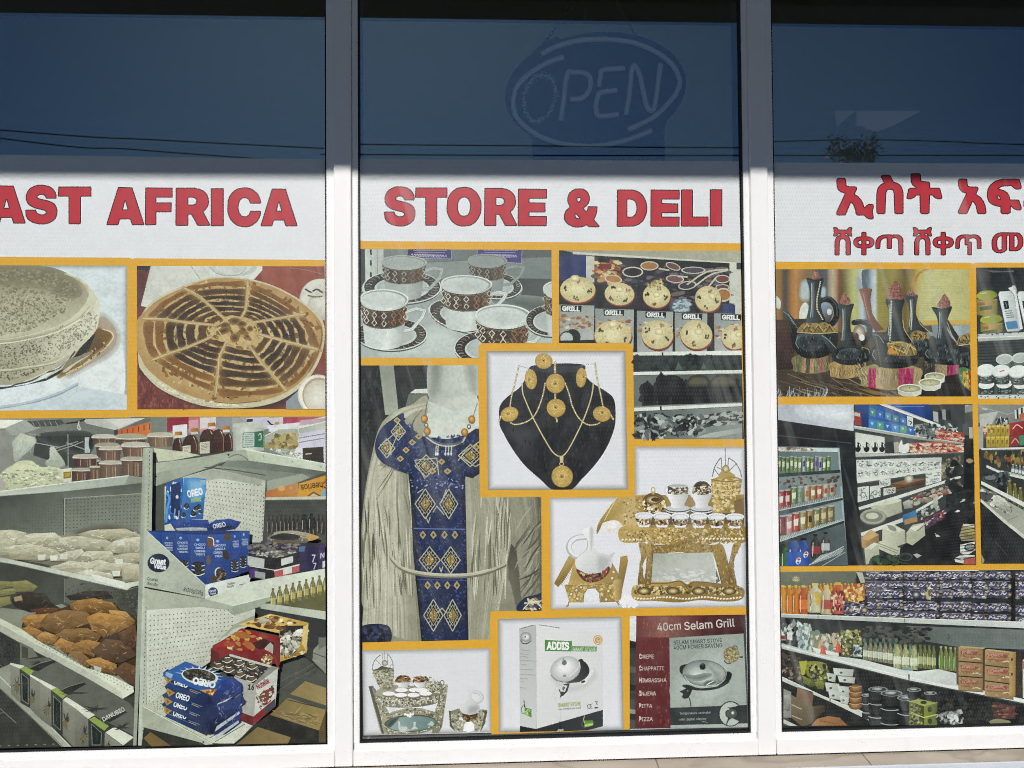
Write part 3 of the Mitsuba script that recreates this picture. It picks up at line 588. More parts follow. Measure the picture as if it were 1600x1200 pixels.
P('#2c302a', '-520,950 0,955 200,925 330,880 460,810 540,720 600,630 690,560 640,680 520,760 430,850 330,900 150,938 0,962 -520,972')
B(('#a9a58c', '#d3d0b8', 80, 880, 690, 420), '-520,80 0,70 200,72 340,88 480,125 600,190 680,270 722,370 712,470 690,540 600,640 520,720 450,780 330,850 200,905 100,925 -20,930 -520,940')
B(('#bab69e', '#dcdac6', 100, 700, 700, 380), '300,640 500,560 640,450 700,320 722,370 712,470 690,540 600,640 520,700 400,740 300,760')
SC(['#8f8b76', '#7d7966', '#9a967f', '#726f5b'], '-500,650 0,640 200,600 420,530 560,500 600,600 420,720 250,790 0,815 -500,815', 700, 4.5, 4, 1.3)
SC(['#5d5a48', '#6b6854'], '-500,640 20,640 330,620 250,760 0,800 -500,800', 300, 5, 5, 1.5)
SC(['#8e8b78', '#a3a08a'], '420,520 640,400 700,420 690,520 560,640 430,700', 130, 6, 6, 1.6)
C('#d6d2ba', 8, '-500,822 0,824 200,800 380,770 520,690'); C('#85816a', 5, '-500,832 0,836 220,812 400,776')
SC(['#5c5946', '#77735d'], '-500,840 0,845 200,820 330,800 200,870 0,905 -500,910', 160, 6, 8, 1.4)
C('#46473a', 10, '-500,945 0,950 120,925 240,895 320,845 420,815 500,740 540,690'); C('#d5d2bc', 8, '180,905 240,880 320,845 350,825'); C('#c9c5ae', 9, '330,880 400,830 450,800 520,700')
B('#8d8770', '450,820 520,790 600,760 660,700 650,690 560,725 500,740'); B('#cfc9b2', '455,830 540,770 650,712 560,770 480,835')
B(('#8d876c', '#c3bfa6', 200, 90, 250, 560), '-520,72 0,70 200,74 340,92 470,132 560,172 622,212 642,268 612,345 530,432 400,506 200,562 0,595 -520,626')
SOFT('#7a745b', '#8f896f', '-300,90 100,90 300,100 450,140 540,210 560,270 470,270 300,210 0,190 -300,200', 60)
SC(['#7f795f', '#8f8a70', '#98937a', '#857f66'], '-500,85 200,85 420,130 570,250 480,400 200,540 -500,600', 1500, 8, 9, 1.6, 0)
SC(['#77725b', '#827d66'], '-500,300 0,300 350,330 480,380 200,540 0,580 -500,590', 700, 4, 10)
SC(['#b3ae95', '#aca78d', '#bab59c'], '-500,330 100,260 420,290 540,330 300,500 0,570 -500,590', 800, 6, 12)
C('#c9bd94', 9, '470,128 560,165 615,215 640,265'); C('#d3ceb6', 8, '-500,630 0,604 200,572 400,515 540,440 625,350 650,270 628,205 570,160'); C('#a39d84', 4, '-500,648 0,622 200,592 400,536 560,455 650,360')
C('#e2dec8', 8, '-500,660 0,632 220,600 420,545 580,460')

# ---------------------------------------------------------------- left pane: round bread with a burnt spoke pattern
photo(WL, '214,415.6 507.2,416 508.6,639 214.6,639.6', 'printed picture of a round golden bread scored in spokes and rings with burnt bands')
V(200, 400, 4.615)
P(('#8d4438', '#6d3a38', 1200, 200, 200, 1000), '40,60 1440,60 1440,1120 40,1120'); P(('#9a5140', '#8a4638', 1000, 80, 1400, 400), '940,60 1440,60 1440,500 1000,300')
SC(['#7c4038', '#5f3436', '#93503f'], '65,780 400,1000 700,1100 65,1100', 260, 9, 2, 3, 90); P('#32333a', '62,70 160,72 130,130 62,140'); SOFT('#5c3634', '#75403a', '62,140 130,140 100,320 62,380', 30)
P(('#c9cbc4', '#dcdcd4', 150, 80, 300, 350), '165,70 960,70 970,100 900,180 500,180 410,240 130,368 93,360'); L('#9b9c93', 5, '455,74 480,110 520,165')
E('#d9dbd4', 765, 85, 205, 90); E('#c3c8c2', 765, 80, 165, 68); E('#d2d5cf', 760, 72, 130, 62); C('#8f958f', 4, '590,80 640,125 720,142 810,130 850,85'); SOFT('#eceee8', '#d9dbd4', '880,150 940,130 960,100 900,160', 14)
part('saucer'); E('#b3b2a8', 1385, 315, 150, 152); E('#d5d4ca', 1392, 305, 148, 140); ER('#dfddd3', '#bdbbb0', 1400, 350, 105, 100)
C('#4a4438', 12, '1280,240 1320,260 1360,240 1400,262'); C('#ddd8c4', 9, '1290,260 1330,282 1370,262 1400,280'); C('#7b6f4f', 10, '1300,285 1350,295 1400,290'); C('#efe9d8', 6, '1320,250 1345,272'); C('#8e8a80', 4, '1170,85 1280,100 1400,130')
part('spoked_bread')
SOFT('#43302c', '#6f3c37', '90,830 300,990 520,1075 760,1110 1000,1095 1160,1050 1300,930 1000,1000 500,1000 200,850', 40)
B('#ccc3a4', '75,540 80,470 140,360 250,280 400,215 560,160 720,150 880,165 1050,215 1200,290 1320,375 1400,460 1420,560 1400,700 1340,830 1240,950 1100,1040 940,1085 760,1098 560,1085 380,1030 220,950 110,840 75,760')
B('#b4905a', '78,560 90,480 150,372 260,292 410,228 560,172 720,160 880,176 1050,226 1195,300 1310,385 1385,470 1405,560 1385,690 1325,815 1225,925 1090,1005 940,1045 760,1055 570,1040 390,985 240,900 130,800 85,700')
SOFT('#c9ab74', '#b4905a', '110,500 240,390 400,320 700,220 1000,300 1250,430 1340,560 1280,720 1100,880 800,980 500,930 260,800 130,690', 110, 4)
SC(['#8f6a38', '#bb9a62', '#7d5a30', '#cbb486'], '100,520 260,310 560,185 880,190 1200,320 1380,520 1320,780 1000,1020 600,1030 250,880', 800, 15, 3, 2)
rng = random.Random(4); CB = np.array([765, 545.0])
sp = [pts(q) for q in ('400,228 520,300 620,380 705,460', '865,180 858,300 850,390 815,450', '1275,420 1150,440 1020,460 900,480', '1390,680 1220,640 1110,605 930,560', '1140,970 1050,870 960,760 880,655', '633,1010 645,850 665,720 715,610', '170,752 310,700 450,650 600,585', '110,450 290,462 440,480 640,500')]
burn = ['#2f2622', '#3f2f24', '#6b4826', '#875f30']
def onsp(k, t): q = sp[k % 8]; f = t * 3; i = min(int(f), 2); return q[i] + (q[i + 1] - q[i]) * (f - i)
for k in range(8):
    nb = 6 + k % 2; ph = rng.uniform(-.03, .03)
    for j in range(nb):
        wd = rng.uniform(.62, .8); t0, t1 = max(.03 + ph + j / nb * .94, .01), min(.03 + ph + (j + wd) / nb * .94, .98)
        e0 = .07 + .03 * rng.random(); m = lambda a, b, f: a + (b - a) * f
        jt = lambda: rng.uniform(-.018, .018)
        top, bot = [], []
        for f in (e0, .3, .5, .7, 1 - e0):
            bul = (m(onsp(k, t0), onsp(k + 1, t0), .5) - CB) * (.055 * (1 - (2 * f - 1) ** 2))
            top.append(m(onsp(k, max(t0 + jt(), 0)), onsp(k + 1, max(t0 + jt(), 0)), f) + bul); bot.append(m(onsp(k, min(t1 + jt(), 1)), onsp(k + 1, min(t1 + jt(), 1)), f) + bul)
        f = (t0 + t1) / 2; tone = (f - .56) ** 2 * 4.2 + rng.uniform(-.1, .22) + (.62 if k in (5, 6) and f < .35 else 0) + (.35 if f < .16 else 0) - (.2 if k in (0, 2) else 0)
        col = blend('#332822', '#845a2c', min(max(tone, 0), 1)); q = np.array(top + bot[::-1]); c_ = q.mean(0)
        for g_, mx in ((1.05, .6), (1.0, .3), (.9, .14), (.76, 0)): B(blend(col, '#b08c55', mx), (q - c_) * [g_, g_ if abs(top[0][1] - top[-1][1]) > 60 else 1 - (1 - g_) * 1.6] + c_, 4)
        SC([col, blend(col, '#1d1a1a', .35), blend(col, '#8a6232', .35)], (q - c_) * .9 + c_, 40, 5, k * 9 + j, 2, 0)
for k in range(8): SOFT('#cdb788', '#a98a55', LineString(sp[k]).buffer(4).exterior.coords[:-1], 14, 3, False); C('#d3bf92', 5, sp[k] + [[0, 0], [9, -7], [-7, 6], [0, 0]])
for x, y, rx, ry in ((770, 470, 50, 25), (700, 500, 40, 22), (690, 540, 60, 24), (770, 590, 34, 32), (820, 490, 36, 22), (830, 530, 28, 18), (880, 525, 24, 20), (860, 580, 24, 16)): ER('#54402c', '#8c6a3c', x, y, rx, ry, rng.uniform(-30, 30), 3)
C('#c9b588', 7, '640,500 700,470 760,440 830,450 900,480 935,540 900,600 860,640 760,640 700,600 640,520')
for q in ('1360,470 1400,560 1370,700 1310,830', '560,1045 760,1062 960,1045'): C('#8b6a3c', 8, q)
E('#2c241c', 362, 1005, 7, 4); E('#2c241c', 722, 1020, 9, 4); SC(['#e8e2ca', '#d8ceb0'], '120,850 300,985 560,1075 760,1090 900,1080 700,1070 400,1010', 90, 8, 7, 2, 20)
part('white_cup'); P('#8d969c', '1140,1050 1240,960 1420,1000 1420,1110 1140,1110'); E('#d7cfc0', 1370, 1000, 146, 146); E('#efe9dc', 1372, 998, 138, 138); E('#b8a68c', 1376, 1004, 118, 128); ER('#e6e1d6', '#cfc6b6', 1382, 1012, 112, 118)

# ---------------------------------------------------------------- left pane: shop shelves with bagged flour and boxed biscuits
photo(WL, '-113,655 203,652.5 207,650.5 211,651.5 509.2,651 512,1154 0,1164.8 -113,1168', 'printed picture of shop shelves with tubs, bagged flour, spice bags and blue boxes of biscuits', (), '#4c4f48')
V(0, 640, 4.615)   # upper left
P(('#8b8f88', '#686d68', 0, 80, 500, 400), '-520,60 1300,40 1300,400 -520,500'); P(('#9a9b94', '#6f736d', 0, 150, 400, 420), '-520,90 120,160 300,300 420,420 -520,640')
P('#eef0e4', '-520,70 175,74 30,135 -520,150'); P('#a3a79f', '30,135 175,75 420,72 240,150 90,190'); P('#c2c0ba', '600,70 1050,60 840,150 620,100'); P('#d6d3cc', '760,70 1040,64 860,130')
P('#4b504b', '190,80 440,72 470,100 400,120 250,125'); 
for i in range(5): L('#a8aba4', 3, [(230 + i * 42, 84), (250 + i * 42, 118)])
L('#222624', 12, '480,100 560,90 610,72'); C('#c9cac2', 7, '570,85 560,130 580,145 570,110'); P('#3d423f', '260,180 620,200 620,420 520,420 240,330'); SOFT('#2f3432', '#525752', '300,190 640,180 620,320 420,260', 40)
for q in ('210,175 290,185', '400,280 560,230', '400,300 520,262 600,230', '490,180 492,420', '480,240 620,290', '260,240 420,270'): L('#9ea39c', 6, q)
P(('#c2541e', '#d8823c', 870, 200, 1180, 90), '850,150 1190,60 1190,180 860,195'); 
for i in range(7): L('#7c3512', 7, [(880 + i * 40, 152 - i * 10), (878 + i * 40, 185 - i * 9)])
P('#c9cdc8', '1180,70 1206,62 1206,160 1184,170'); P('#8b1f36', '1206,80 1300,60 1300,130 1206,130'); P('#dfe2e0', '1210,130 1300,120 1300,160 1210,165'); P('#1d2023', '1206,128 1220,126 1220,160 1206,160')
P('#b9c2c4', '612,200 650,198 650,310 612,312'); B('#25292b', '650,190 668,200 668,270 648,285 640,240'); P('#33383a', '820,150 850,140 850,200 830,210')
part('clear_bag')
for q, sd in (('90,230 150,170 210,190 250,200 262,235 210,300 170,330 110,380 95,290', 1), ('360,275 390,268 410,300 450,350 470,400 420,420 340,410 330,370 360,350', 2)):
    B('#aab0a5', q); BAG('#c5c9ba', '#9fa59a', q, sd, '#f2f4ea', 12)
B(('#cfd2ac', '#d6d6b6', 100, 350, 200, 580), '-60,600 10,460 90,400 150,370 230,370 290,410 400,415 450,440 470,520 440,580 200,600'); BAG('#d6d7b4', '#bfc29f', '0,560 40,440 140,380 230,400 320,420 440,440 460,520 300,570 120,590', 5, '#f0f1da', 16)
SC(['#8d9180', '#e6e8d2', '#adb09a'], '20,440 440,430 450,560 20,590', 120, 8, 5, 3, 0)
for x, y in ((40, 470), (80, 468), (110, 472), (50, 492), (90, 490), (290, 466), (320, 462), (345, 468)): C('#6d7268', 4, [(x, y), (x + 10, y - 8), (x + 20, y + 4)])
B('#b3aea4', '-520,380 -300,300 -100,360 0,470 0,600 -520,640'); part('tub')
P('#d8d8c8', '440,430 520,420 520,520 460,524'); P('#8d7b2e', '460,450 515,445 515,492 460,498'); P('#b79a3a', '470,460 505,456 505,480 470,484')
TUB('#6d5448', '#4b3830', 830, 205, 1050, 300, '#a7a08e'); TUB('#76594a', '#4d3a32', 1065, 195, 1240, 270, '#bdb7a8'); TUB('#71564a', '#54403a', 668, 200, 830, 262, '#c4bfb2')
TUB('#6a5046', '#4a3932', 690, 262, 860, 350, '#a39b8a'); TUB('#7a5f50', '#55423a', 720, 285, 875, 370, '#bdb6a6'); TUB('#7c6050', '#523f36', 880, 262, 1080, 350, '#c2bcae'); TUB('#6d4c40', '#432f28', 640, 370, 720, 420)
TUB('#5d4038', '#3f2c26', 530, 345, 700, 415, '#b9b1a2'); TUB('#6a4c40', '#46332c', 520, 438, 652, 522, '#a89f90'); TUB('#80624e', '#5b463a', 652, 415, 728, 505, '#c5bca8'); TUB('#836a58', '#5c4a3e', 722, 388, 880, 496, '#b9b2a4'); TUB('#7f6452', '#54433a', 878, 362, 1045, 482, '#b2aa9c')
part('shelf_unit')
P(('#c2c8bc', '#a9afa4', 0, 600, 900, 490), '-520,660 0,592 500,528 930,475 1045,490 1050,520 940,535 500,585 0,622 -520,690'); L('#e2e6da', 7, '-520,656 0,590 500,526 930,476'); L('#7c8178', 5, '-520,692 0,624 500,588 940,537 1040,524'); P('#8d9288', '930,476 1045,492 1048,520 945,534 905,536')
P(('#3b403a', '#767b70', 100, 620, 300, 900), '-520,692 0,626 470,590 470,920 -520,900'); P(('#656a60', '#8a8f82', 600, 560, 700, 900), '460,592 940,540 1045,526 1040,930 460,920'); P(('#50554c', '#6b7066', 700, 545, 700, 625), '470,590 940,540 1045,526 1045,600 470,640')
HOLES('470,640 1040,610 1030,900 470,915', 22, 11, '#484c42', .009, 1.7); HOLES('0,700 455,650 455,890 0,880', 20, 11, '#454a42', .008, 1.5); L('#3d423a', 5, '462,645 462,910'); L('#b3b8aa', 4, '470,645 470,910'); L('#a9ae9e', 4, '470,640 1040,603')
part('flour_bag')
SOFT('#5c5a4a', '#83847a', '560,880 780,830 980,880 1010,950 600,960', 40)
fl = ['-200,960 -40,880 80,870 180,890 170,960 0,990', '0,960 40,930 110,950 90,1010 0,1040 -120,1030', '140,930 240,895 390,890 440,920 380,990 240,990 150,960', '360,980 440,930 560,915 740,920 790,960 770,1015 600,1010 420,1030 350,1010', '580,900 680,870 900,860 1000,900 960,940 720,930', '770,1000 830,950 900,930 1010,920 1030,960 1000,1020 900,1035 800,1025', '-180,1050 -20,1000 100,980 220,970 360,1000 300,1060 100,1075', '80,1030 250,990 400,1010 430,1060 300,1085 120,1075', '400,1050 500,1020 590,1005 620,1050 560,1095 420,1085', '560,1080 640,1020 800,1020 820,1060 780,1100 640,1110', '800,1060 920,1035 1030,1030 1020,1090 900,1115 800,1100', '390,1130 520,1090 640,1100 720,1080 800,1110 780,1160 660,1180 480,1170', '640,1170 740,1110 880,1100 980,1110 960,1190 760,1200', '900,1130 1000,1110 1030,1130 1025,1230 900,1230', '500,1190 640,1150 800,1180 820,1240 600,1230']
B(('#8f8a76', '#6f6b5a', 0, 900, 0, 1200), '-520,980 -200,950 0,880 200,890 420,905 600,890 800,872 990,890 1035,930 1030,1240 560,1230 380,1130 100,1080 -200,1060 -520,1050')
for i, q in enumerate(fl): BAG(['#d0cbb2', '#c7c1a6', '#d8d3bc'][i % 3], ['#7d7964', '#8c8770', '#969078'][i % 3], grow(q, 1.1), 20 + i, '#efecdc', 9)
for x, y in ((850, 940), (840, 1075), (820, 1160), (440, 1040), (370, 1050), (620, 1150), (280, 1045)): P('#dcdccf', [(x, y), (x + 58, y - 4), (x + 54, y + 34), (x + 4, y + 36)])
part('shelf_unit')
V(0, 880, 4.0)    # lower left
P(('#bfc4b6', '#d4d8cc', 0, 0, 800, 150), '-450,-130 120,-20 300,20 480,60 640,90 790,118 885,108 885,130 830,145 800,162 640,125 450,80 100,0 -450,-90'); P('#e6e8de', '580,62 790,112 786,150 600,100'); L('#8b9084', 4, '-450,-88 100,2 450,82 800,163 880,140')
P(('#3a3d36', '#4e5148', 200, 40, 300, 330), '-450,-86 100,4 450,84 800,165 880,145 880,760 -450,300'); P(('#64675c', '#3a3c35', 440, 100, 860, 250), '415,95 450,84 800,165 880,148 880,380 415,240'); L('#83877a', 3, '415,90 415,240'); SC(['#2d302a', '#5d6056'], '420,100 880,170 880,400 420,250', 260, 4, 4)
P(('#7c7d70', '#8f9284', 0, 270, 200, 400), '-450,150 0,270 180,290 400,250 860,480 860,760 -450,350')
part('spice_bag')
for i, q in enumerate(('-300,90 0,105 80,110 100,140 0,160 -300,150', '-300,150 0,165 100,150 110,185 0,205 -300,200', '-300,205 0,210 80,200 90,245 0,280 -300,270', '80,110 180,100 250,140 220,170 110,175')): BAG('#908a58', '#6b6740', q, i, '#c9c59a', 5)
for i, q in enumerate(('90,220 120,190 200,175 290,185 330,240 390,275 340,300 200,300 110,265', '420,200 560,165 680,170 720,215 600,225 450,225')): BAG('#3d342c', '#221e1a', q, 30 + i, '#8b7d68', 7)
P('#a08c6c', '100,205 150,195 158,225 108,232'); BAG('#6b4420', '#452b16', '200,285 300,270 400,275 380,305 240,310', 3)
sb = ['160,345 200,320 320,310 370,330 320,370 240,400 180,380', '460,250 500,230 600,215 700,240 740,290 620,310 520,300 470,275', '700,290 800,300 850,350 820,400 740,380', '280,370 320,320 420,290 540,300 590,350 520,380 430,400 380,425 310,400', '570,335 640,305 760,320 840,370 780,400 700,440 670,450 600,400', '160,400 200,385 280,420 250,460 210,465', '250,450 300,420 380,450 350,500 270,480', '370,440 430,405 560,400 640,440 600,490 470,480', '360,500 400,460 480,490 500,530 430,550', '470,500 560,470 640,490 600,570 520,540', '600,540 680,470 800,480 860,560 780,600 710,610', '450,540 520,540 590,600 560,640 480,580', '560,600 640,580 740,620 730,680 640,660', '730,660 800,610 870,640 860,750 800,720', '760,430 860,380 870,520 800,500']
B('#3f2c16', '165,350 220,325 330,300 460,250 520,225 700,240 780,290 870,370 872,720 820,720 720,680 560,630 460,560 350,500 200,470 155,410')
for i, q in enumerate(sb): BAG(['#bd8a45', '#ad7c3a', '#bf9452', '#8f6a3c'][i % 4] if i not in (10, 13, 14) else '#6a4c30', ['#5f431f', '#523a1b', '#6b4d28'][i % 3] if i not in (10, 13, 14) else '#40291a', grow(q, 1.1), 50 + i, '#e0b878', 10)
P('#b8bdb0', '605,625 655,640 650,668 608,655')
part('shelf_unit')
P(('#c8cbb8', '#dcdecb', 0, 350, 800, 780), '-450,150 0,320 160,400 260,470 560,640 720,690 850,756 855,790 785,832 560,700 250,540 0,400 -450,220'); P(('#a9ad9e', '#c6c9b8', 0, 370, 700, 780), '-450,200 0,355 250,495 560,655 782,790 785,832 560,700 250,540 0,400 -450,230'); P('#d9dbc9', '782,790 852,756 856,788 787,832')
for i in range(28): E('#7d8072', 250 + i * 21, 478 + i * 11.0, 5, 3, 25, 6); E('#7d8072', 290 + i * 20, 480 + i * 10.4, 5, 3, 25, 6)
L('#53564c', 4, '-450,232 0,402 250,542 560,702 785,834 856,792')
P(('#2b2e2c', '#33372f', 0, 420, 500, 800), '-450,235 0,404 250,544 560,704 785,836 862,800 862,1140 -450,1160'); SC(['#232624', '#3b3f3a'], '0,420 140,480 100,640 0,640', 200, 5, 6)
P('#6b6e62', '150,480 230,520 260,570 150,590'); P('#3c4038', '160,500 200,520 200,580 160,580')
P(('#8f9184', '#a8aa9c', 0, 640, 400, 1100), '-450,420 0,655 100,610 90,750 480,1140 420,1140 0,740 -450,480'); L('#c2c5b6', 7, '-450,440 0,668 470,1136'); L('#6d7066', 6, '-450,490 0,742 430,1140')
part('boxed_cartons')
def carton(q, hue, dark, seed):
    P(hue, q); 
P('#5d5f57', '150,590 330,575 560,700 830,860 860,900 860,1060 600,930 330,740 150,640')
for i, (tl, tr, br, bl, side) in enumerate((('90,608', '180,628', '150,645', '88,620', 1), ('215,680', '380,765', '345,778', '210,690', 1), ('440,820', '615,932', '572,956', '415,838', 1), ('735,1005', '855,1070', '790,1120', '678,1040', 1))): P('#d9dacb', ' '.join((tl, tr, br, bl)))
for q, c0, c1 in (('86,620 150,645 150,860 95,800', '#8d8c80', '#77766b'), ('208,690 272,728 278,958 210,890', '#87867a', '#6f6e63'), ('272,728 342,778 345,1010 278,958', '#8f8e82', '#6c6b60'), ('412,838 490,888 490,1140 415,1060', '#908f83', '#727166'), ('490,888 572,958 575,1135 490,1140', '#868579', '#66655b'), ('676,1042 790,1122 790,1132 672,1132', '#8c8b80', '#7b7a6e')):
    q_ = pts(q); P((c0, c1, q_[0][0], q_[0][1], q_[3][0], q_[3][1]), q)
for q, g in (('148,648 212,690 212,890 152,856', '150,645 185,632 235,660 210,688'), ('342,782 414,836 414,1056 346,1008', '342,776 378,762 440,805 414,832'), ('575,965 672,1036 668,1132 580,1132', '575,960 610,942 700,1000 672,1030')):
    P(('#3a3d38', '#2f322e', 0, 700, 0, 1000), q); P('#8da24a', g); q_ = pts(q); c = q_.mean(0); P('#16211d', (q_ - c) * [.62, .78] + c); L('#8f968c', 3, (q_ - c) * [.62, .78] + c, closed=True)
    with Q(' '.join(f'{a},{b}' for a, b in ((q_ - c) * [.5, .7] + c))): C('#aab3ae', .07, '.5,.12 .36,.2 .6,.28 .38,.36 .62,.46 .4,.54 .6,.64 .4,.72 .55,.86')
rng = random.Random(3)
for x, y, s in ((130, 740, 55), (225, 820, 50), (320, 880, 60), (430, 970, 62), (545, 1050, 66), (690, 1120, 40), (300, 610, 60), (480, 790, 60), (620, 890, 60), (780, 1000, 60)):
    top = y in (610, 790, 890, 1000)
    for k in range(16):
        a = rng.uniform(0, 6.28); P('#2c2f2b', [(x, y), (x + s * math.cos(a) * (1.6 if top else .5), y + s * math.sin(a) * (.5 if top else 1.15)), (x + 8, y + 10)])
    if not top: B('#6f6442', [(x - 14, y + 6), (x, y - 6), (x + 14, y + 8), (x + 12, y + 34), (x - 10, y + 36)])
for x, y in ((200, 650), (390, 790), (645, 965)):
    P('#23261f', [(x, y - 10), (x + 70, y - 40), (x + 150, y - 62), (x + 170, y - 50), (x + 60, y + 12)]); L('#8d938a', 3, [(x + 4, y - 8), (x + 70, y - 38), (x + 150, y - 60)])
TX('#c9cec6', 'DANUBIO', 668, 972, 26, -27, 150)
L('#7b7e76', 3, '0,605 40,630'); L('#8a8d85', 3, '0,868 130,985'); L('#73766e', 3, '0,930 50,915')
for x in range(8): P('#8a8d86', [(20 + x * 55, 1122 - x * 2), (34 + x * 55, 1121 - x * 2), (34 + x * 55, 1126 - x * 2), (20 + x * 55, 1127 - x * 2)])
part('shelf_unit')
V(220, 640, 4.0)  # upper right
P('#7b8078', '62,40 1200,30 1200,300 62,260')
for x0, x1, c in ((165, 300, '#8f2038'), (300, 370, '#c06a78'), (370, 470, '#dcd2d6'), (470, 570, '#8e8f98'), (570, 660, '#a9a5a4'), (660, 800, '#c8c4d6'), (800, 890, '#cfcbd0'), (890, 980, '#a83a4c'), (980, 1180, '#c24a64')): P(c, [(x0, 50), (x1, 46), (x1, 120), (x0, 140)])
P('#e0dfe2', '200,100 290,90 290,170 200,180'); P('#d49aa4', '300,70 360,60 360,140 300,150'); P('#d08a98', '372,120 480,110 480,160 372,165'); P('#2a2c3a', '662,60 700,58 700,76 662,78'); P('#b04560', '905,60 945,56 940,92 908,94')
L('#1d1d26', 10, '795,72 815,92 835,98', True); E('#b98a4e', 852, 90, 16, 14); L('#55523e', 4, '850,104 850,112'); P('#dedce4', '780,100 990,80 1160,40 1160,330 980,330'); P('#c1a9ae', '1000,66 1160,52 1160,80 990,100')
P(('#a9aca4', '#c9cbc4', 990, 130, 1160, 80), '985,118 1160,78 1160,120 985,152'); L('#e8eae4', 6, '985,116 1160,74'); P('#cfcbdc', '985,152 1160,120 1160,235 985,240'); L('#4b4b58', 4, '990,178 1150,150'); L('#4b4b58', 4, '990,205 1150,178'); P(('#3d352c', '#2b2620', 1010, 240, 1140, 340), '1012,240 1142,232 1145,335 1012,318'); L('#cfcabc', 6, '1032,278 1066,275')
part('jug')
for x0, y0, x1, y1, cap in ((198, 175, 262, 262, 0), (262, 155, 362, 272, 1), (368, 120, 470, 278, 1), (440, 120, 530, 275, 0), (520, 145, 575, 262, 1)):
    w = x1 - x0; P(('#2e1a14', '#4e2c1e', x0, y0, x1, y0), [(x0, y1), (x0, y0 + 50), (x0 + w * .2, y0 + 12), (x0 + w * .5, y0), (x1 - w * .2, y0 + 8), (x1, y0 + 46), (x1, y1)]); C('#9a6d52', 5, [(x0 + w * .7, y0 + 20), (x0 + w * .85, y0 + 60), (x0 + w * .85, y1 - 20)]); C('#d8cfc4', 4, [(x0 + w * .66, y0 + 14), (x0 + w * .76, y0 + 30)])
for x, y in ((212, 140), (312, 118), (420, 84), (510, 105)): P(('#c98a2a', '#8e5c1a', x, y, x + 44, y), [(x, y), (x + 44, y - 4), (x + 50, y + 22), (x, y + 26)]); P('#dcd6cc', [(x + 4, y + 22), (x + 46, y + 20), (x + 46, y + 34), (x + 2, y + 38)])
for q in ('262,228 312,222 312,268 262,270', '370,205 432,198 430,272 370,276'):
    P('#cfcbb8', q); q_ = pts(q)
    for k in range(5): L('#7d7a6a', 3, [(q_[0][0] + 8, q_[0][1] + 10 + k * 9), (q_[1][0] - 8 - k * 3, q_[1][1] + 12 + k * 9)])
part('white_pail'); CYL('#d8dcd2', '#aab0a6', 578, 90, 770, 262, .1, '#c3c8be'); R('#c2c7bc', 578, 90, 770, 112); P('#b9c8c0', '638,145 712,140 712,232 636,236'); P('#22694c', '712,138 768,132 768,238 712,234'); L('#3d5c4e', 4, '640,146 712,141 712,232 638,236', closed=True); C('#cfe0d4', 5, '735,160 750,150 752,185 738,190')
for k in range(6): L('#6f8076', 3, [(652, 158 + k * 12), (700, 155 + k * 12)])
part('clear_tray'); P('#aeb0a4', '775,165 860,120 985,112 990,150 975,235 960,262 775,238'); SC(['#a8955c', '#8a7844', '#c3b27c', '#6f6034', '#b5a468'], '775,220 850,165 960,150 975,220 940,245 800,240', 90, 13, 8); L('#dfe1d8', 5, '780,162 862,122 985,116 990,152'); P('#b9bbb0', '800,245 960,262 1005,270 1000,310 900,290'); SC(['#e3e5dc', '#8d9088'], '800,245 1000,265 1000,305', 60, 6, 9)
part('tub'); TUB('#8a7058', '#5d4b3c', 45, 165, 205, 235, '#bdb7a4')
part('shelf_unit')
P('#c9cbb2', '80,240 260,262 372,285 200,318 110,325')
P(('#b4baa8', '#a6ac9c', 0, 300, 600, 300), '80,335 360,300 560,262 662,248 672,318 500,330 100,478 82,470'); P(('#9aa092', '#aeb4a4', 80, 420, 400, 360), '80,400 300,352 560,300 600,285 400,370 100,475'); L('#7d8376', 4, '100,476 400,372 545,318'); C('#6f756a', 6, '550,300 600,280 640,292 672,318'); E('#2f322c', 548, 282, 7); E('#4b4f46', 96, 418, 6)
P(('#bcc4ae', '#d0d6c6', 700, 330, 1100, 330), '660,248 1158,338 1158,388 672,318'); L('#e2e7d8', 7, '660,250 1158,340'); for_ = [P('#8e9486', [(760 + k * 180, 285 + k * 33), (772 + k * 180, 288 + k * 33), (770 + k * 180, 300 + k * 33)]) for k in range(3)]
P(('#7d8378', '#5d6258', 600, 330, 1000, 420), '545,318 672,318 1158,390 1010,450 790,508 780,440 480,372'); P(('#8e9488', '#747a6e', 600, 340, 1000, 420), '480,350 1090,408 1030,430 790,440 450,370'); L('#4c5148', 6, '400,360 600,380 780,410'); P('#9aa092', '790,445 1010,400 1060,425 940,470 790,508')
P(('#d3d5c8', '#bfc2b4', 300, 420, 760, 800), '270,420 450,368 780,440 752,830 150,830 150,480'); P(('#a3a797', '#bfc2b4', 500, 400, 480, 470), '270,422 450,370 780,440 776,480 500,430 268,470'); HOLES('290,430 770,460 745,820 380,690', 20, 11, '#575b50', .008, 1.6); HOLES('90,500 155,480 150,740 90,740', 2, 8, '#494d45', .1, .2); P('#bfc3b6', '756,450 780,448 765,820 748,822'); 
for k in range(12): P('#6d7166', [(768 - k, 520 + k * 24), (774 - k, 520 + k * 24), (773 - k, 530 + k * 24), (767 - k, 530 + k * 24)])
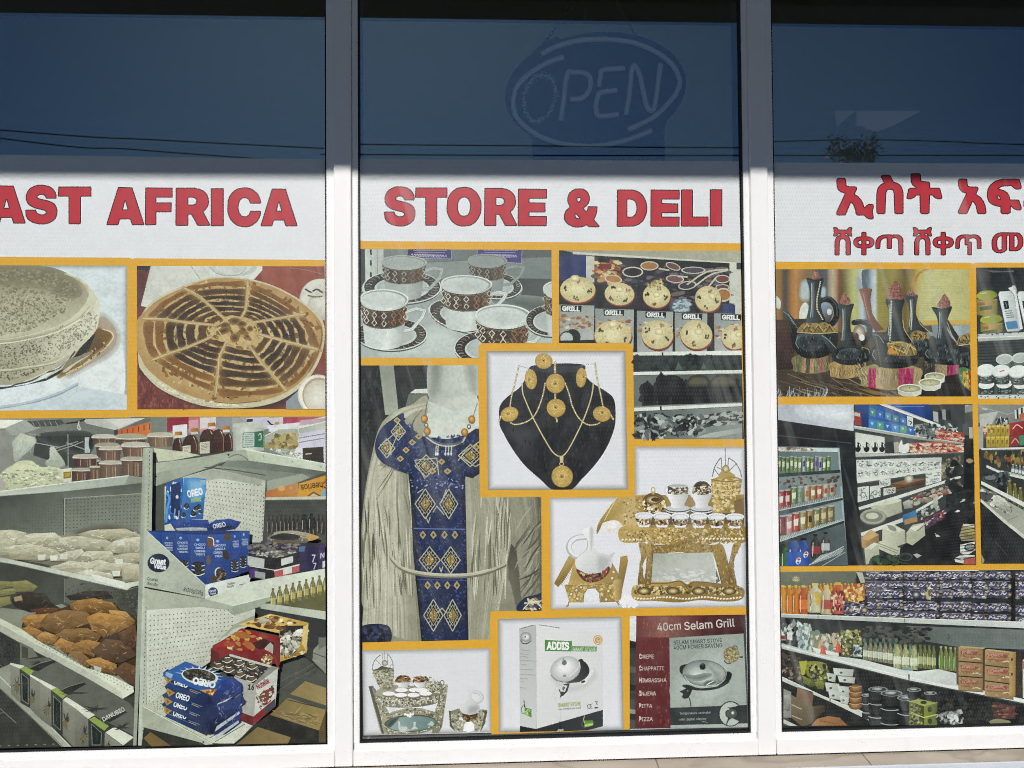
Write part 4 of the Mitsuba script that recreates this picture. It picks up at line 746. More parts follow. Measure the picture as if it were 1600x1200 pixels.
P(('#3a3d38', '#4d504a', 900, 560, 1000, 800), '780,560 1160,555 1160,860 760,840'); P(('#b5682c', '#c98e3e', 790, 500, 1000, 450), '782,510 985,455 985,548 782,552'); P(('#d69a2a', '#c98c22', 990, 450, 1160, 420), '990,462 1160,408 1160,548 980,548'); TX('#4a3010', 'Cheerios', 1165, 448, 40, 172, 168); P('#6a4a20', '1040,540 1080,512 1130,540'); P('#c9b89a', '1055,540 1080,522 1110,540'); E('#d2a46a', 880, 492, 22, 18); E('#b98048', 940, 490, 28, 24); E('#c98e4e', 940, 490, 14, 12); P('#7da9b8', '1130,505 1160,498 1160,545 1130,545')
P('#c6c8ba', '780,548 1160,542 1160,560 780,564'); L('#5c5f56', 4, '780,568 1160,562')
for k in range(14): BOT('#3c2f2a', '#1e1b1a', '#2c2826', None, 790 + k * 26, 655 + (k % 3) * 6, 22, 120)
BOT('#2e302c', '#161816', '#111', None, 1000, 655, 44, 100); BOT('#2e302c', '#161816', '#111', None, 1045, 650, 44, 100)
P(('#9da394', '#b6bcac', 30, 500, 62, 500), '32,240 60,235 45,900 38,1290 8,1700 -10,2110 8,2110 -30,2110 0,1200'); P(('#c3c9bc', '#aab0a2', 30, 500, 62, 500), '60,235 92,240 86,760 66,1100 60,1500 46,2110 0,2110 30,1100')
for k in range(70): L('#44483f', 4, [(74 - k * .62, 256 + k * 25.4), (73.6 - k * .62, 268 + k * 25.4)], cap=0)
part('biscuit_box')
P(('#1f5fae', '#16438c', 160, 470, 250, 700), '160,462 265,425 262,690 150,722'); SC(['#3f86cc', '#0f2d66', '#2c6cb8', '#d8e2ec'], '165,480 262,440 258,680 155,710', 70, 9, 3, 2, 90); P('#122c5e', '190,470 250,450 246,680 190,640'); C('#4e9ad8', 14, '165,520 180,560 165,620 160,700'); L('#c9d4e0', 4, '215,620 212,680'); L('#c9d4e0', 4, '240,630 238,680'); E('#dfe5ea', 228, 545, 9, 12)
P(('#3f8ccc', '#2156a4', 280, 430, 380, 680), '268,425 410,432 390,685 252,690'); SOFT('#79b4dc', '#3f84c6', '300,450 380,450 390,520 330,560', 30); P('#8fb4cc', '372,440 408,440 404,470 372,466')
TX('#f0f3f4', 'OREO', 296, 548, 40, -12, 96, True, .03); TX('#9fb86a', 'mint', 318, 580, 26, -10, 62, True, .05)
for x, y, r0 in ((288, 605, 22), (330, 650, 24), (365, 610, 20), (345, 620, 18), (378, 640, 16), (270, 660, 18)): E('#27303a', x, y, r0 * .8, r0); E('#e8ecea', x - 3, y + r0 * .5, r0 * .75, r0 * .35); E('#1f2429', x, y - 2, r0 * .74, r0 * .8); SC(['#4d545a'], ering(x, y, r0 * .6, r0 * .7), 10, 3, int(x))
BAG('#2a4a9a', '#16285e', '180,700 220,685 420,690 430,740 380,770 220,760', 7, '#c9d3e4', 9); BAG('#b6bec6', '#6f7a88', '220,740 320,735 420,740 420,768 230,768', 8, '#f2f4f4', 8); BAG('#28489a', '#152552', '420,720 470,690 560,682 625,700 590,745 480,765 420,760', 9, '#b9c4dc', 7); TX('#e8ecf2', 'OREO', 455, 742, 26, -10, 80)
L('#0f1626', 10, '500,740 570,730')
def bb(q, seed=0, lid=True):
    q_ = pts(q); P(('#26509c', '#1a3676', q_[0][0], q_[0][1], q_[2][0], q_[2][1]), q)
P('#1b3470', '62,750 690,750 690,1000 420,1085 62,760')
for q in ('62,755 150,760 150,850 130,820', '150,760 232,765 230,880 150,840', '234,765 330,772 326,975 232,890', '330,772 436,775 420,1085 326,1010'): bb(q)
P(('#2a539f', '#1c387c', 440, 780, 560, 1060), '436,775 575,768 566,1060 420,1085'); P(('#264c98', '#183272', 570, 770, 640, 1000), '578,765 635,755 632,1025 566,1045'); P(('#2b5098', '#19306e', 640, 760, 690, 1000), '637,755 694,752 680,1000 632,1020')
for x, y, w, r_ in ((165, 850, 54, 0), (245, 850, 68, 0), (350, 862, 72, 0), (470, 870, 78, -4), (588, 840, 40, -4), (644, 828, 40, -4)):
    E('#9fb2dc', x + w * .3, y - 55, w * .14, 8); 
    for k in range(4): TX('#c2cce6', ['CHOCO', 'VANILLA', 'CREME', 'TREATS'][k], x + (k % 2) * w * .1, y - 20 + k * w * .28, w * .17, r_, w * (.95 - .12 * (k % 2)))
for x, y, w, h, n in ((374, 960, 40, 26, 3), (600, 940, 22, 18, 4), (652, 920, 20, 16, 4), (290, 945, 22, 18, 2)):
    for k in range(n): E('#14161c', x, y + k * h, w, h * .75); 
    for k in range(n): C('#e6e9ea', h * .2, [(x - w * .95, y + k * h + 4), (x, y + k * h + h * .6), (x + w * .95, y + k * h + 4)]); E('#1a1c22', x, y + k * h - h * .22, w * .92, h * .5); SC(['#4a4c52'], ering(x, y + k * h - h * .2, w * .8, h * .4), 9, 2.5, k)
E('#6a4a38', 450, 820, 22, 40); C('#e2e4e4', 6, '436,790 466,800 470,840'); E('#d9dcdc', 508, 1020, 30, 44, -20); ER('#4a403a', '#2a2422', 515, 1022, 30, 42, -20); E('#473c34', 470, 1050, 26, 22); E('#3b322c', 545, 900, 20, 32, -20); E('#4d4038', 555, 790, 22, 26); E('#6b5a4a', 438, 930, 14, 30); SC(['#8d8070', '#1d1a18'], '480,990 545,990 545,1050 480,1060', 30, 4, 4)
part('display_tray')
P(('#bcc2b2', '#aeb4a6', 60, 800, 400, 1100), '58,755 416,1085 416,1172 46,1098'); L('#d8dcce', 4, '60,755 416,1085'); P(('#e2e5e2', '#cfd4cc', 420, 1150, 690, 1050), '416,1085 702,1018 690,1085 416,1172'); L('#8d9288', 3, '416,1085 416,1172')
E('#1b2740', 128, 950, 68, 58); TX('#e6eaee', 'Great', 76, 952, 34, 5, 96, True, .04); TX('#e6eaee', 'Value', 98, 980, 27, 8, 76, True, .04); E('#22345e', 466, 1130, 30, 30, -10); TX('#dfe4ea', 'Great', 446, 1132, 14, -12, 42); TX('#dfe4ea', 'Value', 450, 1148, 12, -12, 36)
for k, (s_, x, y, w) in enumerate((('Cookies', 58, 1056, 66), ('Biscuits', 58, 1084, 64))): TX('#3c403c', s_, x, y, 18, 8, w)
TX('#34383a', '8x300g/325g', 282, 1124, 24, 11, 122); TX('#3c403c', 'Cookies', 556, 1088, 15, -12, 46); TX('#3c403c', 'Biscuits', 552, 1106, 15, -12, 44); L('#6c706c', 6, '630,1086 674,1078'); L('#23261f', 8, '44,1100 200,1130 416,1174')
part('snack_carton')
P('#2e2a38', '690,850 1000,820 1160,830 1160,980 1000,1030 700,1040'); P('#231f24', '680,905 860,915 1000,880 1000,1020 850,1070 690,1040'); P('#b9bcb8', '680,905 785,925 782,982 680,962'); P('#8d8f88', '680,885 820,868 990,882 860,918'); SC(['#5d6058', '#c3c5be', '#3a3c38', '#9a9484'], '690,890 820,870 985,884 860,916', 120, 8, 4, 2, 0)
P('#cfd2ce', '888,925 962,906 962,945 888,968'); P('#b55a5c', '845,1000 1000,962 1000,1002 850,1050'); P('#d8dad6', '900,990 955,974 955,1010 900,1024'); L('#ecdcd8', 4, '845,1000 1000,962'); L('#d9dbd6', 4, '690,968 850,995 1000,958'); P('#4b3078', '690,990 740,985 760,1030 700,1045'); P('#a3a6a8', '725,1000 790,1010 788,1050 725,1038')
P(('#2e2650', '#231d40', 1000, 850, 1120, 1000), '998,860 1120,842 1110,1000 1005,1020'); P('#4a6aa0', '998,850 1040,845 1030,880 1000,880'); TX('#c8c6dc', '7', 1078, 945, 46, 0, 22); TX('#c8c6dc', '7', 1086, 990, 40, 0, 20); P('#3a2d5c', '1125,835 1160,830 1160,980 1120,990'); C('#c8c6dc', 6, '1132,920 1136,890 1150,915 1154,888'); P('#d9dbd9', '1144,940 1160,936 1160,976 1144,980')
SC(['#5b5048', '#8c8070', '#3a3248', '#6f6a78'], '690,840 840,820 1000,830 990,880 820,868 690,888', 130, 8, 5, 2, 0)
BAG('#a8a08c', '#4c4238', '800,790 860,755 960,748 1060,765 1120,790 1040,825 900,830 800,815', 13, '#e6e4d8', 12); B('#2e2a2c', '820,790 900,765 1000,780 980,805 860,805'); B('#c59a5a', '1050,768 1125,790 1060,812')
part('shelf_unit')
P(('#bcc2b0', '#d0d4c4', 500, 1150, 1100, 1000), '420,1175 690,1085 860,1070 1160,985 1160,1060 560,1250 400,1210'); P('#5b5c3a', '880,1100 1160,1040 1160,1200 700,1200'); 
V(220, 900, 4.287)  # lower right
P(('#b3b8a6', '#a9ae9e', 50, 100, 400, 180), '48,72 440,140 560,170 625,190 640,250 590,215 420,195 60,215 48,160'); P(('#cdd2c2', '#dde1d4', 620, 200, 1200, 20), '440,142 740,30 1240,-60 1240,20 1160,50 630,185 560,170'); P(('#9aa090', '#b9bfae', 640, 230, 1200, 40), '628,188 1160,50 1245,15 1245,50 900,160 640,252'); L('#dfe3d6', 6, '628,188 1160,52 1245,18'); L('#6d7266', 5, '640,254 780,205 1245,52')
P(('#4c4a30', '#6b6740', 900, 160, 1200, 60), '850,165 1250,40 1250,230 850,180')
for k in range(9): BOT('#8d8648', '#5b5630', '#6d6228', '#b2a458', 880 + k * 44, 70 - k * 12, 36, 130)
P(('#b3b8a8', '#c6cabb', 830, 190, 1250, 260), '815,185 860,172 1250,225 1250,280 815,205'); P(('#2b2e2d', '#383b38', 900, 250, 1200, 600), '775,200 815,205 1250,280 1250,640 1120,530 780,230'); P('#8a8d82', '1165,480 1250,390 1250,640 1160,550'); P('#6d7068', '1200,395 1250,400 1250,450 1200,480'); L('#3d403a', 5, '1165,500 1245,530'); L('#9da094', 5, '1160,545 1250,580')
P(('#d6d8cc', '#b9bcac', 300, 250, 600, 600), '60,215 420,195 590,215 640,252 780,205 775,300 500,450 480,560 420,600 60,850'); HOLES('70,240 640,200 640,330 70,400', 22, 5, '#565a4e', .0085, 3.2); HOLES('70,400 640,330 480,560 70,640', 20, 7, '#565a4e', .009, 2); HOLES('70,640 340,590 200,700 70,840', 9, 7, '#565a4e', .018, 1.2); P(('#969a8a', '#bdc0b0', 640, 380, 540, 330), '480,560 520,430 640,310 778,250 775,300 640,340 500,450')
part('sweet_box')
P(('#d0aa48', '#b9923a', 700, 300, 1100, 300), '670,310 880,240 1135,300 1120,500 940,560 940,370'); P(('#dcc06a', '#c7a24a', 700, 290, 1100, 280), '670,312 880,240 1135,300 945,370'); P('#25221c', '942,322 1098,318 1085,420 1045,500 945,450')
SC(['#d9d6c8', '#8e8a7c', '#4c4840', '#b9b4a2', '#efece0'], '950,380 1085,350 1075,430 1040,500 960,520 945,450', 120, 12, 4, 2); SC(['#7a4a24', '#9a6a30', '#f0e6c0', '#5c3a1e'], '720,305 880,255 1080,300 940,350', 45, 14, 5, 1.8, 0); SC(['#e9dfba', '#8b6a30', '#a9803a'], '950,540 1110,480 1120,330 1128,320 1120,500', 40, 9, 6); P('#e2c67c', '1100,330 1132,305 1120,495 1090,440'); BAG('#cfccc0', '#8a867a', '780,290 830,268 890,290 830,305', 4, '#f4f2ea', 6)
P(('#8e1f22', '#6f1a1c', 500, 450, 900, 500), '485,470 690,335 940,390 945,580 830,560 485,560'); P(('#a32a28', '#861f20', 500, 440, 800, 380), '500,455 690,337 940,392 820,490'); P('#3a1414', '742,445 830,405 905,430 905,520 870,560 850,500'); P('#b5aca0', '840,470 880,430 900,450 898,510 860,500'); P('#6f181a', '905,430 945,395 945,580 905,530'); SC(['#c9a24c', '#b57f2c', '#d9c48a'], '510,455 690,350 860,390 800,480 600,480', 34, 12, 8, 2, 10); E('#a4632a', 695, 382, 55, 22, 8); E('#9b4a2a', 605, 442, 38, 18, 5); E('#a4632a', 740, 450, 44, 22, 30); E('#8d3a26', 838, 388, 32, 14, 10); P('#5c1516', '485,470 540,505 540,560 485,570'); ER('#c3a06c', '#6a2a20', 860, 545, 44, 46); SC(['#e6d8b0', '#6d3a22', '#a9804a'], ering(862, 548, 38, 40), 40, 7, 9); C('#8d1e20', 16, '830,480 900,520 935,600')
P('#3a3530', '470,580 610,505 935,598 790,705 640,650'); SC(['#2c2826', '#d8d4cc', '#5d4c40', '#8d857a'], '480,580 610,515 900,590 780,690', 130, 9, 10, 1.5)
for x, y in ((600, 545), (680, 565), (765, 588), (540, 585), (610, 610), (685, 640), (760, 670)): ER('#6f5844', '#2a2320', x, y, 46, 24, -20); C('#d9d4c9', 6, [(x - 36, y + 10), (x - 5, y + 20), (x + 30, y + 2)]); C('#efece4', 5, [(x - 20, y - 12), (x + 10, y - 16)])
P('#c9c6be', '610,505 935,598 930,612 608,520'); P('#8d8d88', '890,585 935,598 790,708 770,700'); P(('#b6b5ae', '#a3a29a', 640, 700, 790, 900), '640,655 790,708 768,978 640,930'); P(('#d3d2cc', '#bdbcb5', 800, 720, 930, 800), '790,708 932,600 915,855 768,978')
TX('#26282a', '16', 732, 742, 34, 4, 40, True, .04); TX('#8d2228', 'Nutella', 800, 742, 34, -32, 90, True, .03); SC(['#8d2c2c', '#6a4030', '#d8d0c8', '#5a3a2a', '#3a4048'], '800,790 900,710 905,830 820,870', 60, 13, 5, 2, -30); C('#b9b5ac', 9, '790,770 830,850 890,830'); P('#5a4a40', '700,800 725,820 715,845 695,830'); P(('#7c2126', '#631a1e', 640, 900, 768, 960), '650,880 768,922 764,980 648,935'); P(('#8d252a', '#6d1c20', 770, 940, 915, 850), '768,922 915,800 915,856 764,980'); P('#3a4a52', '845,870 915,810 915,850 845,905')
part('biscuit_pack')
P(('#bcbfac', '#d0d2c2', 50, 800, 600, 1050), '45,850 180,770 480,900 640,930 770,985 700,1050 640,1100 500,1100'); HOLES('90,820 200,800 170,880 110,880', 4, 4, '#4c4f46', .05, 1)
for k in range(22): E('#3a3d36', 480 + k * 10, 1062 - k * 5.4, 6, 3, -30, 6); E('#3a3d36', 520 + k * 9, 1086 - k * 5.4, 6, 3, -30, 6)
for k in range(30): E('#6d7066', 925 + k * 8.4, 715 - k * 5, 4.5, 2.5, -30, 6); E('#6d7066', 925 + k * 8.6, 765 - k * 5.6, 4.5, 2.5, -30, 6)
for k, (x, y) in enumerate(((160, 840), (165, 780), (180, 720), (170, 630))):
    P(('#1d3468', '#16264e', x, y, x + 300, y + 150), [(x, y), (x + 30, y - 25), (x + 330, y + 95), (x + 320, y + 180), (x + 40, y + 60)]); P(('#21427e', '#152444', x + 20, y, x + 300, y + 150), [(x + 40, y + 62), (x + 322, y + 180), (x + 300, y + 210), (x + 20, y + 80)])
    P('#b08a3e', [(x + 18, y + 10), (x + 70, y + 42), (x + 30, y + 68), (x + 14, y + 40)]); P('#8d5f2a', [(x + 28, y + 25), (x + 50, y + 42), (x + 32, y + 55)])
    TX('#e6eaee', 'OREO', x + 72, y + 72, 34, 17, 92, True, .03); L('#7f8ea8', 4, [(x + 180, y + 108), (x + 250, y + 134)]); L('#c9b48a', 3, [(x + 180, y + 118), (x + 230, y + 138)])
    BAG('#223a80', '#131d40', f'{x+310},{y+110} {x+420},{y+90} {x+520},{y+70} {x+530},{y+120} {x+420},{y+200} {x+300},{y+200}', 60 + k, '#aebada', 14)
    P('#b9bec8', [(x + 360, y + 205), (x + 510, y + 105), (x + 515, y + 120), (x + 350, y + 240)])
P(('#2f62a8', '#1d4488', 200, 600, 600, 760), '175,630 320,552 450,600 690,700 680,720 500,780 170,650'); P('#8fb2d4', '190,620 240,640 225,668 190,648')
for k in range(13):
    a = -2.9 + k * .32; P('#d9e2ec', [(410 + 105 * math.cos(a), 648 + 46 * math.sin(a)), (410 + 165 * math.cos(a + .06), 648 + 72 * math.sin(a + .06)), (410 + 105 * math.cos(a + .14), 648 + 46 * math.sin(a + .14))])
E('#d5dbe2', 415, 652, 122, 52, 8); ER('#1b1a1c', '#3c342e', 412, 648, 110, 44, 8); SC(['#5d554c', '#7a7066', '#14120f'], ering(412, 648, 100, 38, 8), 60, 6, 3); TX('#e8ecef', 'OREO', 522, 690, 40, 192, 150, True, .05)
P('#d09a3a', '415,742 570,735 500,782'); SC(['#8a4a24', '#e8c87a'], '450,745 550,740 500,775', 16, 9, 4); BAG('#25408c', '#142048', '560,690 640,660 695,700 690,760 600,800 500,850 495,790', 77, '#c3cde4', 18); BAG('#2a3f7a', '#10172e', '495,850 640,800 700,760 690,830 640,900 520,960 480,1040', 79, '#d9dfec', 16)
part('wooden_board')
P('#2a2a24', '48,975 470,1090 640,1100 30,1120'); P(('#7c6438', '#6a542e', 60, 1020, 200, 1110), '90,1018 230,1112 100,1116 45,1060'); P('#24241f', '880,900 1010,880 1260,1010 1260,1110 640,1110 760,985')
P(('#8d7a4e', '#a08a58', 1000, 750, 1230, 850), '1000,790 1100,705 1250,752 1250,870'); P(('#7f6c42', '#95804e', 900, 850, 1230, 960), '880,905 1000,792 1250,872 1225,1015'); L('#3d3522', 6, '1000,806 1230,862'); P('#5a4c2e', '1205,1015 1250,880 1250,1100 1205,1100'); L('#b5a070', 4, '1040,905 1090,850'); P(('#77653e', '#8a764a', 700, 1000, 1000, 1060), '660,1100 800,985 1020,1055 1000,1095'); SC(['#6d5c36', '#a8925e'], '900,880 1200,900 1200,980 920,920', 80, 7, 7, 6, 15)
part('shelf_unit')
P(('#a9ae9c', '#b9bdac', 40, 900, 400, 1080), '38,850 45,842 500,1098 455,1105 430,1090 40,985'); L('#dcdecf', 6, '45,850 500,1098'); E('#2a2c28', 440, 1085, 6)
flush()

# ---------------------------------------------------------------- middle pane: cups and saucers
photo(WC, Polygon(pts('561,389 861.6,390.6 863,560 562,558.6')).difference(FR4), 'printed picture of white cups with a dark patterned band on matching saucers', (), '#7f8987')
V(500, 380, 4.2105)
P(('#4e5655', '#717a78', 600, 40, 600, 330), '240,20 1540,20 1540,330 240,330'); P(('#7a8483', '#565f5e', 420, 60, 1300, 60), '410,35 1540,35 1540,100 410,130'); P(('#8b9594', '#76807f', 700, 120, 1300, 230), '650,130 1540,90 1540,240 1250,230 720,240')
P(('#3c4443', '#59615f', 1250, 230, 1530, 400), '1230,230 1540,235 1540,420 1250,380'); P(('#9ea8a6', '#b9c2bf', 700, 330, 900, 740), '240,350 700,330 1230,370 1540,410 1540,780 240,780'); P(('#838d8b', '#a0aaa8', 1000, 300, 1000, 420), '600,330 1300,330 1540,420 1540,470 900,470'); P('#3e4645', '262,40 295,40 295,330 262,330')
SOFT('#c3ccc9', '#aeb8b5', '560,640 760,560 900,620 880,740 420,740', 70); SOFT('#5d6664', '#848e8c', '1150,360 1480,380 1540,440 1540,480 1300,420', 50)
P(('#c9cfcb', '#aab2ae', 290, 100, 420, 100), '295,35 375,35 380,260 300,300'); P('#b9c1bd', '375,35 418,35 418,260 380,262'); L('#818a87', 4, '376,35 378,250')
for y in (40, 112, 190): P('#20272a', [(328, y), (340, y), (342, y + 36), (330, y + 36)])
L('#d0d6d3', 4, '300,260 275,320'); 
for q, tx in (('575,38 865,38 865,104 572,96', 1), ('1035,38 1330,38 1325,132 1030,114', 2)):
    P(('#34305e', '#453f78', 600, 40, 860, 100), q); q_ = pts(q)
    for k in range(4): L('#9a97b8', 4, [(q_[0][0] + 40 + k * 9, 46 + k * 14), (q_[1][0] - 30 - k * 14, 48 + k * 15)])
    for k in range(14): C('#c4c1d6', 4, [(q_[0][0] + 26 + k * 17, 78 + k * .7), (q_[0][0] + 32 + k * 17, 70 + k * .7), (q_[0][0] + 38 + k * 17, 84 + k * .7)])
    L('#a9a6c6', 3, q, closed=True)
def saucer(cx, cy, rx, ry, rot=0, dk='#33302c'):
    part('saucer'); E('#c3cac7', cx, cy + 6, rx * 1.02, ry * 1.02, rot); E('#4d5452', cx, cy + 10, rx * .99, ry * .99, rot); E('#d4dad7', cx, cy, rx, ry, rot); E(dk, cx, cy - 2, rx * .965, ry * .95, rot)
    for k in range(34):
        a = k * .185; C('#8b7a66' if k % 3 else '#b9b2a4', 4, [(cx + rx * .78 * math.cos(a), cy + ry * .78 * math.sin(a)), (cx + rx * .86 * math.cos(a + .05), cy + ry * .87 * math.sin(a + .05)), (cx + rx * .92 * math.cos(a), cy + ry * .92 * math.sin(a))])
    E('#c6cdca', cx + rx * .0, cy + ry * .06, rx * .7, ry * .68, rot); E('#b1b9b6', cx, cy + ry * .02, rx * .64, ry * .6, rot)
def cup(x0, x1, yt, yb, ry, hx, hy, tone=0, seed=1):
    """A tapering cup: rim, pale bowl, dark band with a woven pattern, angular handle to the right."""
    part('cup'); w = x1 - x0; c = (x0 + x1) / 2; W1, W2, W3 = [blend(a, '#5d6664', tone) for a in ('#e3e8e5', '#c3cac7', '#99a29f')]; dk = blend('#3a322b', '#4a4c48', tone); hb = (yb - yt) * .46
    hq = f'{x1-w*.03},{yt+ry+hy*.1} {x1+hx*.45},{yt+ry*1.0} {x1+hx},{yt+ry*1.2} {x1+hx*.82},{yt+hy*.62} {x1+hx*.2},{yt+hy} {x1-w*.08},{yt+hy*1.05}'
    L(W3, w * .075, hq); L(W1, w * .05, hq); L(W2, w * .02, hq)
    xb0, xb1 = x0 + w * .1, x1 - w * .13; rb = ry * .62
    body = lambda f0, f1, n=12: [(x0 + (xb0 - x0) * f0 ** 1.25 if 0 else x0 + (xb0 - x0) * f0, yt + (yb - yt) * f0)] 
    def edge(f): 
        g = f ** .8; a, b = x0 + (xb0 - x0) * g, x1 + (xb1 - x1) * g; y = yt + (yb - yt) * f; r_ = ry + (rb - ry) * f
        t = np.linspace(math.pi, 0, 14); return np.stack([(a + b) / 2 + (b - a) / 2 * np.cos(t), y + r_ * np.sin(t)], 1)
    fs = [0, .25, .5, .75, .92, 1.0]
    P((W2, W1, x0, yt, x0 + w * .38, yt), np.vstack([[(c, yt)], edge(1)[7:][::-1] * 0 + [c, yt], edge(0)[:1], [edge(f)[0] for f in fs], edge(1)]) if 0 else np.vstack([[edge(f)[0] for f in fs], edge(1), [edge(f)[-1] for f in fs[::-1]], [(c, yt)]]))
    P((W1, W3, c + w * .1, yt, x1, yt), np.vstack([[(c + w * .1, yt)], [edge(f)[-1] for f in fs], edge(1)[7:][::-1]]))
    band = np.vstack([edge(.06), edge(.5)[::-1]]); P((dk, blend(dk, '#5c4a3a', .5), x0, yt, x1, yt), band)
    L(blend('#8d8070', '#5d6664', tone), 3, edge(.09)); L(blend('#8d8070', '#5d6664', tone), 3, edge(.485))
    for k in range(7):
        f = .07 + k * .143; e0, e1 = edge(.28), edge(.28); ii = f * 13; i0 = int(ii); p0 = e0[i0] + (e0[min(i0 + 1, 13)] - e0[i0]) * (ii - i0)
        sx, sy = w * .05, (yb - yt) * .085; col = blend('#d4cdbd' if k not in (4, 5) else '#a86a44', '#6d7472', tone)
        for s_ in (-1, 1): L(col, w * .016, [(p0[0] - sx, p0[1] + s_ * sy), (p0[0], p0[1] + s_ * sy - sy * .8), (p0[0] + sx, p0[1] + s_ * sy), (p0[0], p0[1] + s_ * sy + sy * .8)], closed=True)
        E(col, p0[0], p0[1], sx * .3)
    SC([blend('#8a6a4c', '#5d6664', tone), blend('#2a241f', '#444846', tone), blend('#6d553e', '#5d6664', tone)], band, 110, w * .014, seed)
    E(W1, c, yt, w / 2, ry, 2); E(W3, c, yt + ry * .04, w * .47, ry * .92, 2); ER(W2, blend(W2, W1, .4), c - w * .02, yt + ry * .12, w * .45, ry * .86, 2, 4, w * .02, ry * .2)
saucer(540, 290, 260, 110, 0, '#34383a'); cup(404, 704, 122, 350, 42, 100, 175, .35, 2)
saucer(1150, 280, 180, 88, 5, '#3a3e3e'); cup(972, 1232, 112, 320, 40, 110, 155, .55, 3)
saucer(960, 480, 250, 105, 12, '#383634'); cup(796, 1134, 266, 545, 56, 90, 160, .08, 4)
saucer(470, 600, 238, 108, 0); cup(262, 584, 366, 660, 64, 106, 200, 0, 5)
saucer(1120, 690, 240, 120, 0, '#2c2a28'); cup(1020, 1394, 476, 780, 74, 96, 170, 0, 6)
saucer(1520, 510, 170, 105, 0, '#2e302e'); cup(1466, 1780, 300, 590, 60, 90, 160, .1, 7)

# ---------------------------------------------------------------- middle pane: boxed grills and round baskets on shelves
photo(WC, Polygon(pts('873.5,391 1157.5,392 1158.5,540 1162.5,686 985,686 873.5,560')).difference(FR4), 'printed picture of round baskets and grill boxes above dark shelves', (), '#2f3331')
V(840, 370, 3.636)
P(('#9a9a86', '#b3b2a0', 200, 80, 1100, 140), '115,70 1170,70 1170,150 200,90'); P(('#c9c8ba', '#d6d5c6', 300, 90, 1100, 170), '200,84 1130,146 1130,190 500,140 200,104'); P('#c9cac0', '1090,185 1170,185 1170,660 1100,660 1090,440'); P('#262a2b', '120,95 1090,150 1090,660 120,660')
P(('#2a3460', '#34406e', 130, 100, 270, 200), '122,95 275,102 275,230 122,250'); P('#c3c4ba', '275,108 322,112 322,260 275,250'); P(('#4c4338', '#3a342e', 320, 120, 470, 250), '322,115 475,130 475,270 322,270'); SC(['#8d4a34', '#b39a6c', '#caa06a', '#6b5a3c', '#a7623c', '#d5c59a'], '325,120 470,135 470,270 330,270', 70, 13, 3, 2, 10); P('#7a2e2a', '352,152 420,152 418,184 350,180'); P('#1d1d1c', '345,122 410,122 408,148 345,146'); P('#c08a52', '350,225 450,232 430,256 360,250')
P(('#33323a', '#1e2022', 480, 150, 900, 260), '478,135 1088,170 1088,420 480,400'); SC(['#5a4a5c', '#3d4a54', '#6d5d52', '#2a2b30', '#70636b'], '480,150 1085,180 1085,400 700,380 480,260', 120, 14, 5, 2.4, 5)
for cx, cy, rx, ry, rt, c in ((635, 165, 52, 26, 0, '#a5794a'), (770, 168, 44, 20, 20, '#6a4a4c'), (780, 240, 52, 22, 5, '#7a5058'), (885, 190, 70, 20, 0, '#4c4650'), (850, 276, 52, 25, -8, '#3c3d44'), (1050, 240, 42, 24, 0, '#6d3c38'), (1050, 288, 40, 18, 0, '#5a3a3a'), (1055, 330, 45, 40, 0, '#a5713e'), (430, 240, 50, 24, 10, '#b07a48'), (540, 200, 60, 30, 0, '#28282a')): E('#c9c4b4', cx, cy, rx, ry, rt); E(c, cx, cy, rx * .86, ry * .78, rt)
for q in ('850,270 960,200 1080,185', '900,275 985,215 1080,190', '800,225 850,228', '975,280 1010,235', '690,180 745,190'): L('#c4c1ae', 9, q, True)
P(('#3c4248', '#8fa3b0', 760, 380, 850, 380), '745,372 860,358 864,424 750,420'); SC(['#a9bac6', '#6d7a84'], '770,360 856,356 858,420 775,420', 40, 9, 4, 2, 0); P('#2c3a66', '1050,380 1122,385 1122,440 1050,440')
def basket(cx, cy, rx, ry, rot, seed, top=(0, -.1)):
    part('basket'); E('#6b2f26', cx + 3, cy + ry * .13, rx * 1.01, ry, rot); E('#8f4a34', cx + 1, cy + ry * .06, rx, ry, rot); ER('#e3d8ae', '#cdbf8e', cx, cy, rx * .98, ry * .97, rot, 5, 0, -ry * .1, .3)
    for f in (.85, .7, .55, .4): 
        q = ering(cx, cy, rx * f, ry * f, rot); L('#bfb07c', 1.2, q, closed=True)
    SC(['#bcab74', '#e3d8a8', '#d0c290'], ering(cx, cy, rx * .95, ry * .93, rot), 60, 3, seed)
    rg = random.Random(seed); a0 = rg.uniform(0, 1)
    for k in range(4):
        a = a0 + k * 1.57; x, y = cx + rx * .68 * math.cos(a), cy + ry * .66 * math.sin(a)
        for _ in range(5): u, v = rg.uniform(-.12, .12) * rx, rg.uniform(-.14, .14) * ry; P(['#4a4a34', '#6b5a3a', '#343828', '#a07a62'][k], [(x + u - 6, y + v), (x + u, y + v - 9), (x + u + 6, y + v), (x + u, y + v + 9)])
    ER('#eee6c2', '#c9b984', cx + top[0] * rx, cy + top[1] * ry, rx * .27, ry * .24, rot)
for a in ((228, 300, 102, 76, 0, 1, (-.15, -.85)), (465, 325, 86, 66, 5, 2, (0, -.4)), (676, 335, 80, 70, 5, 3), (968, 352, 76, 75, 20, 4, (.3, -.2))): basket(*a)
part('basket_tuft'); SC(['#a89a62', '#c9bb82', '#8a7c4c'], '620,270 700,240 725,265 640,290', 40, 6, 8)
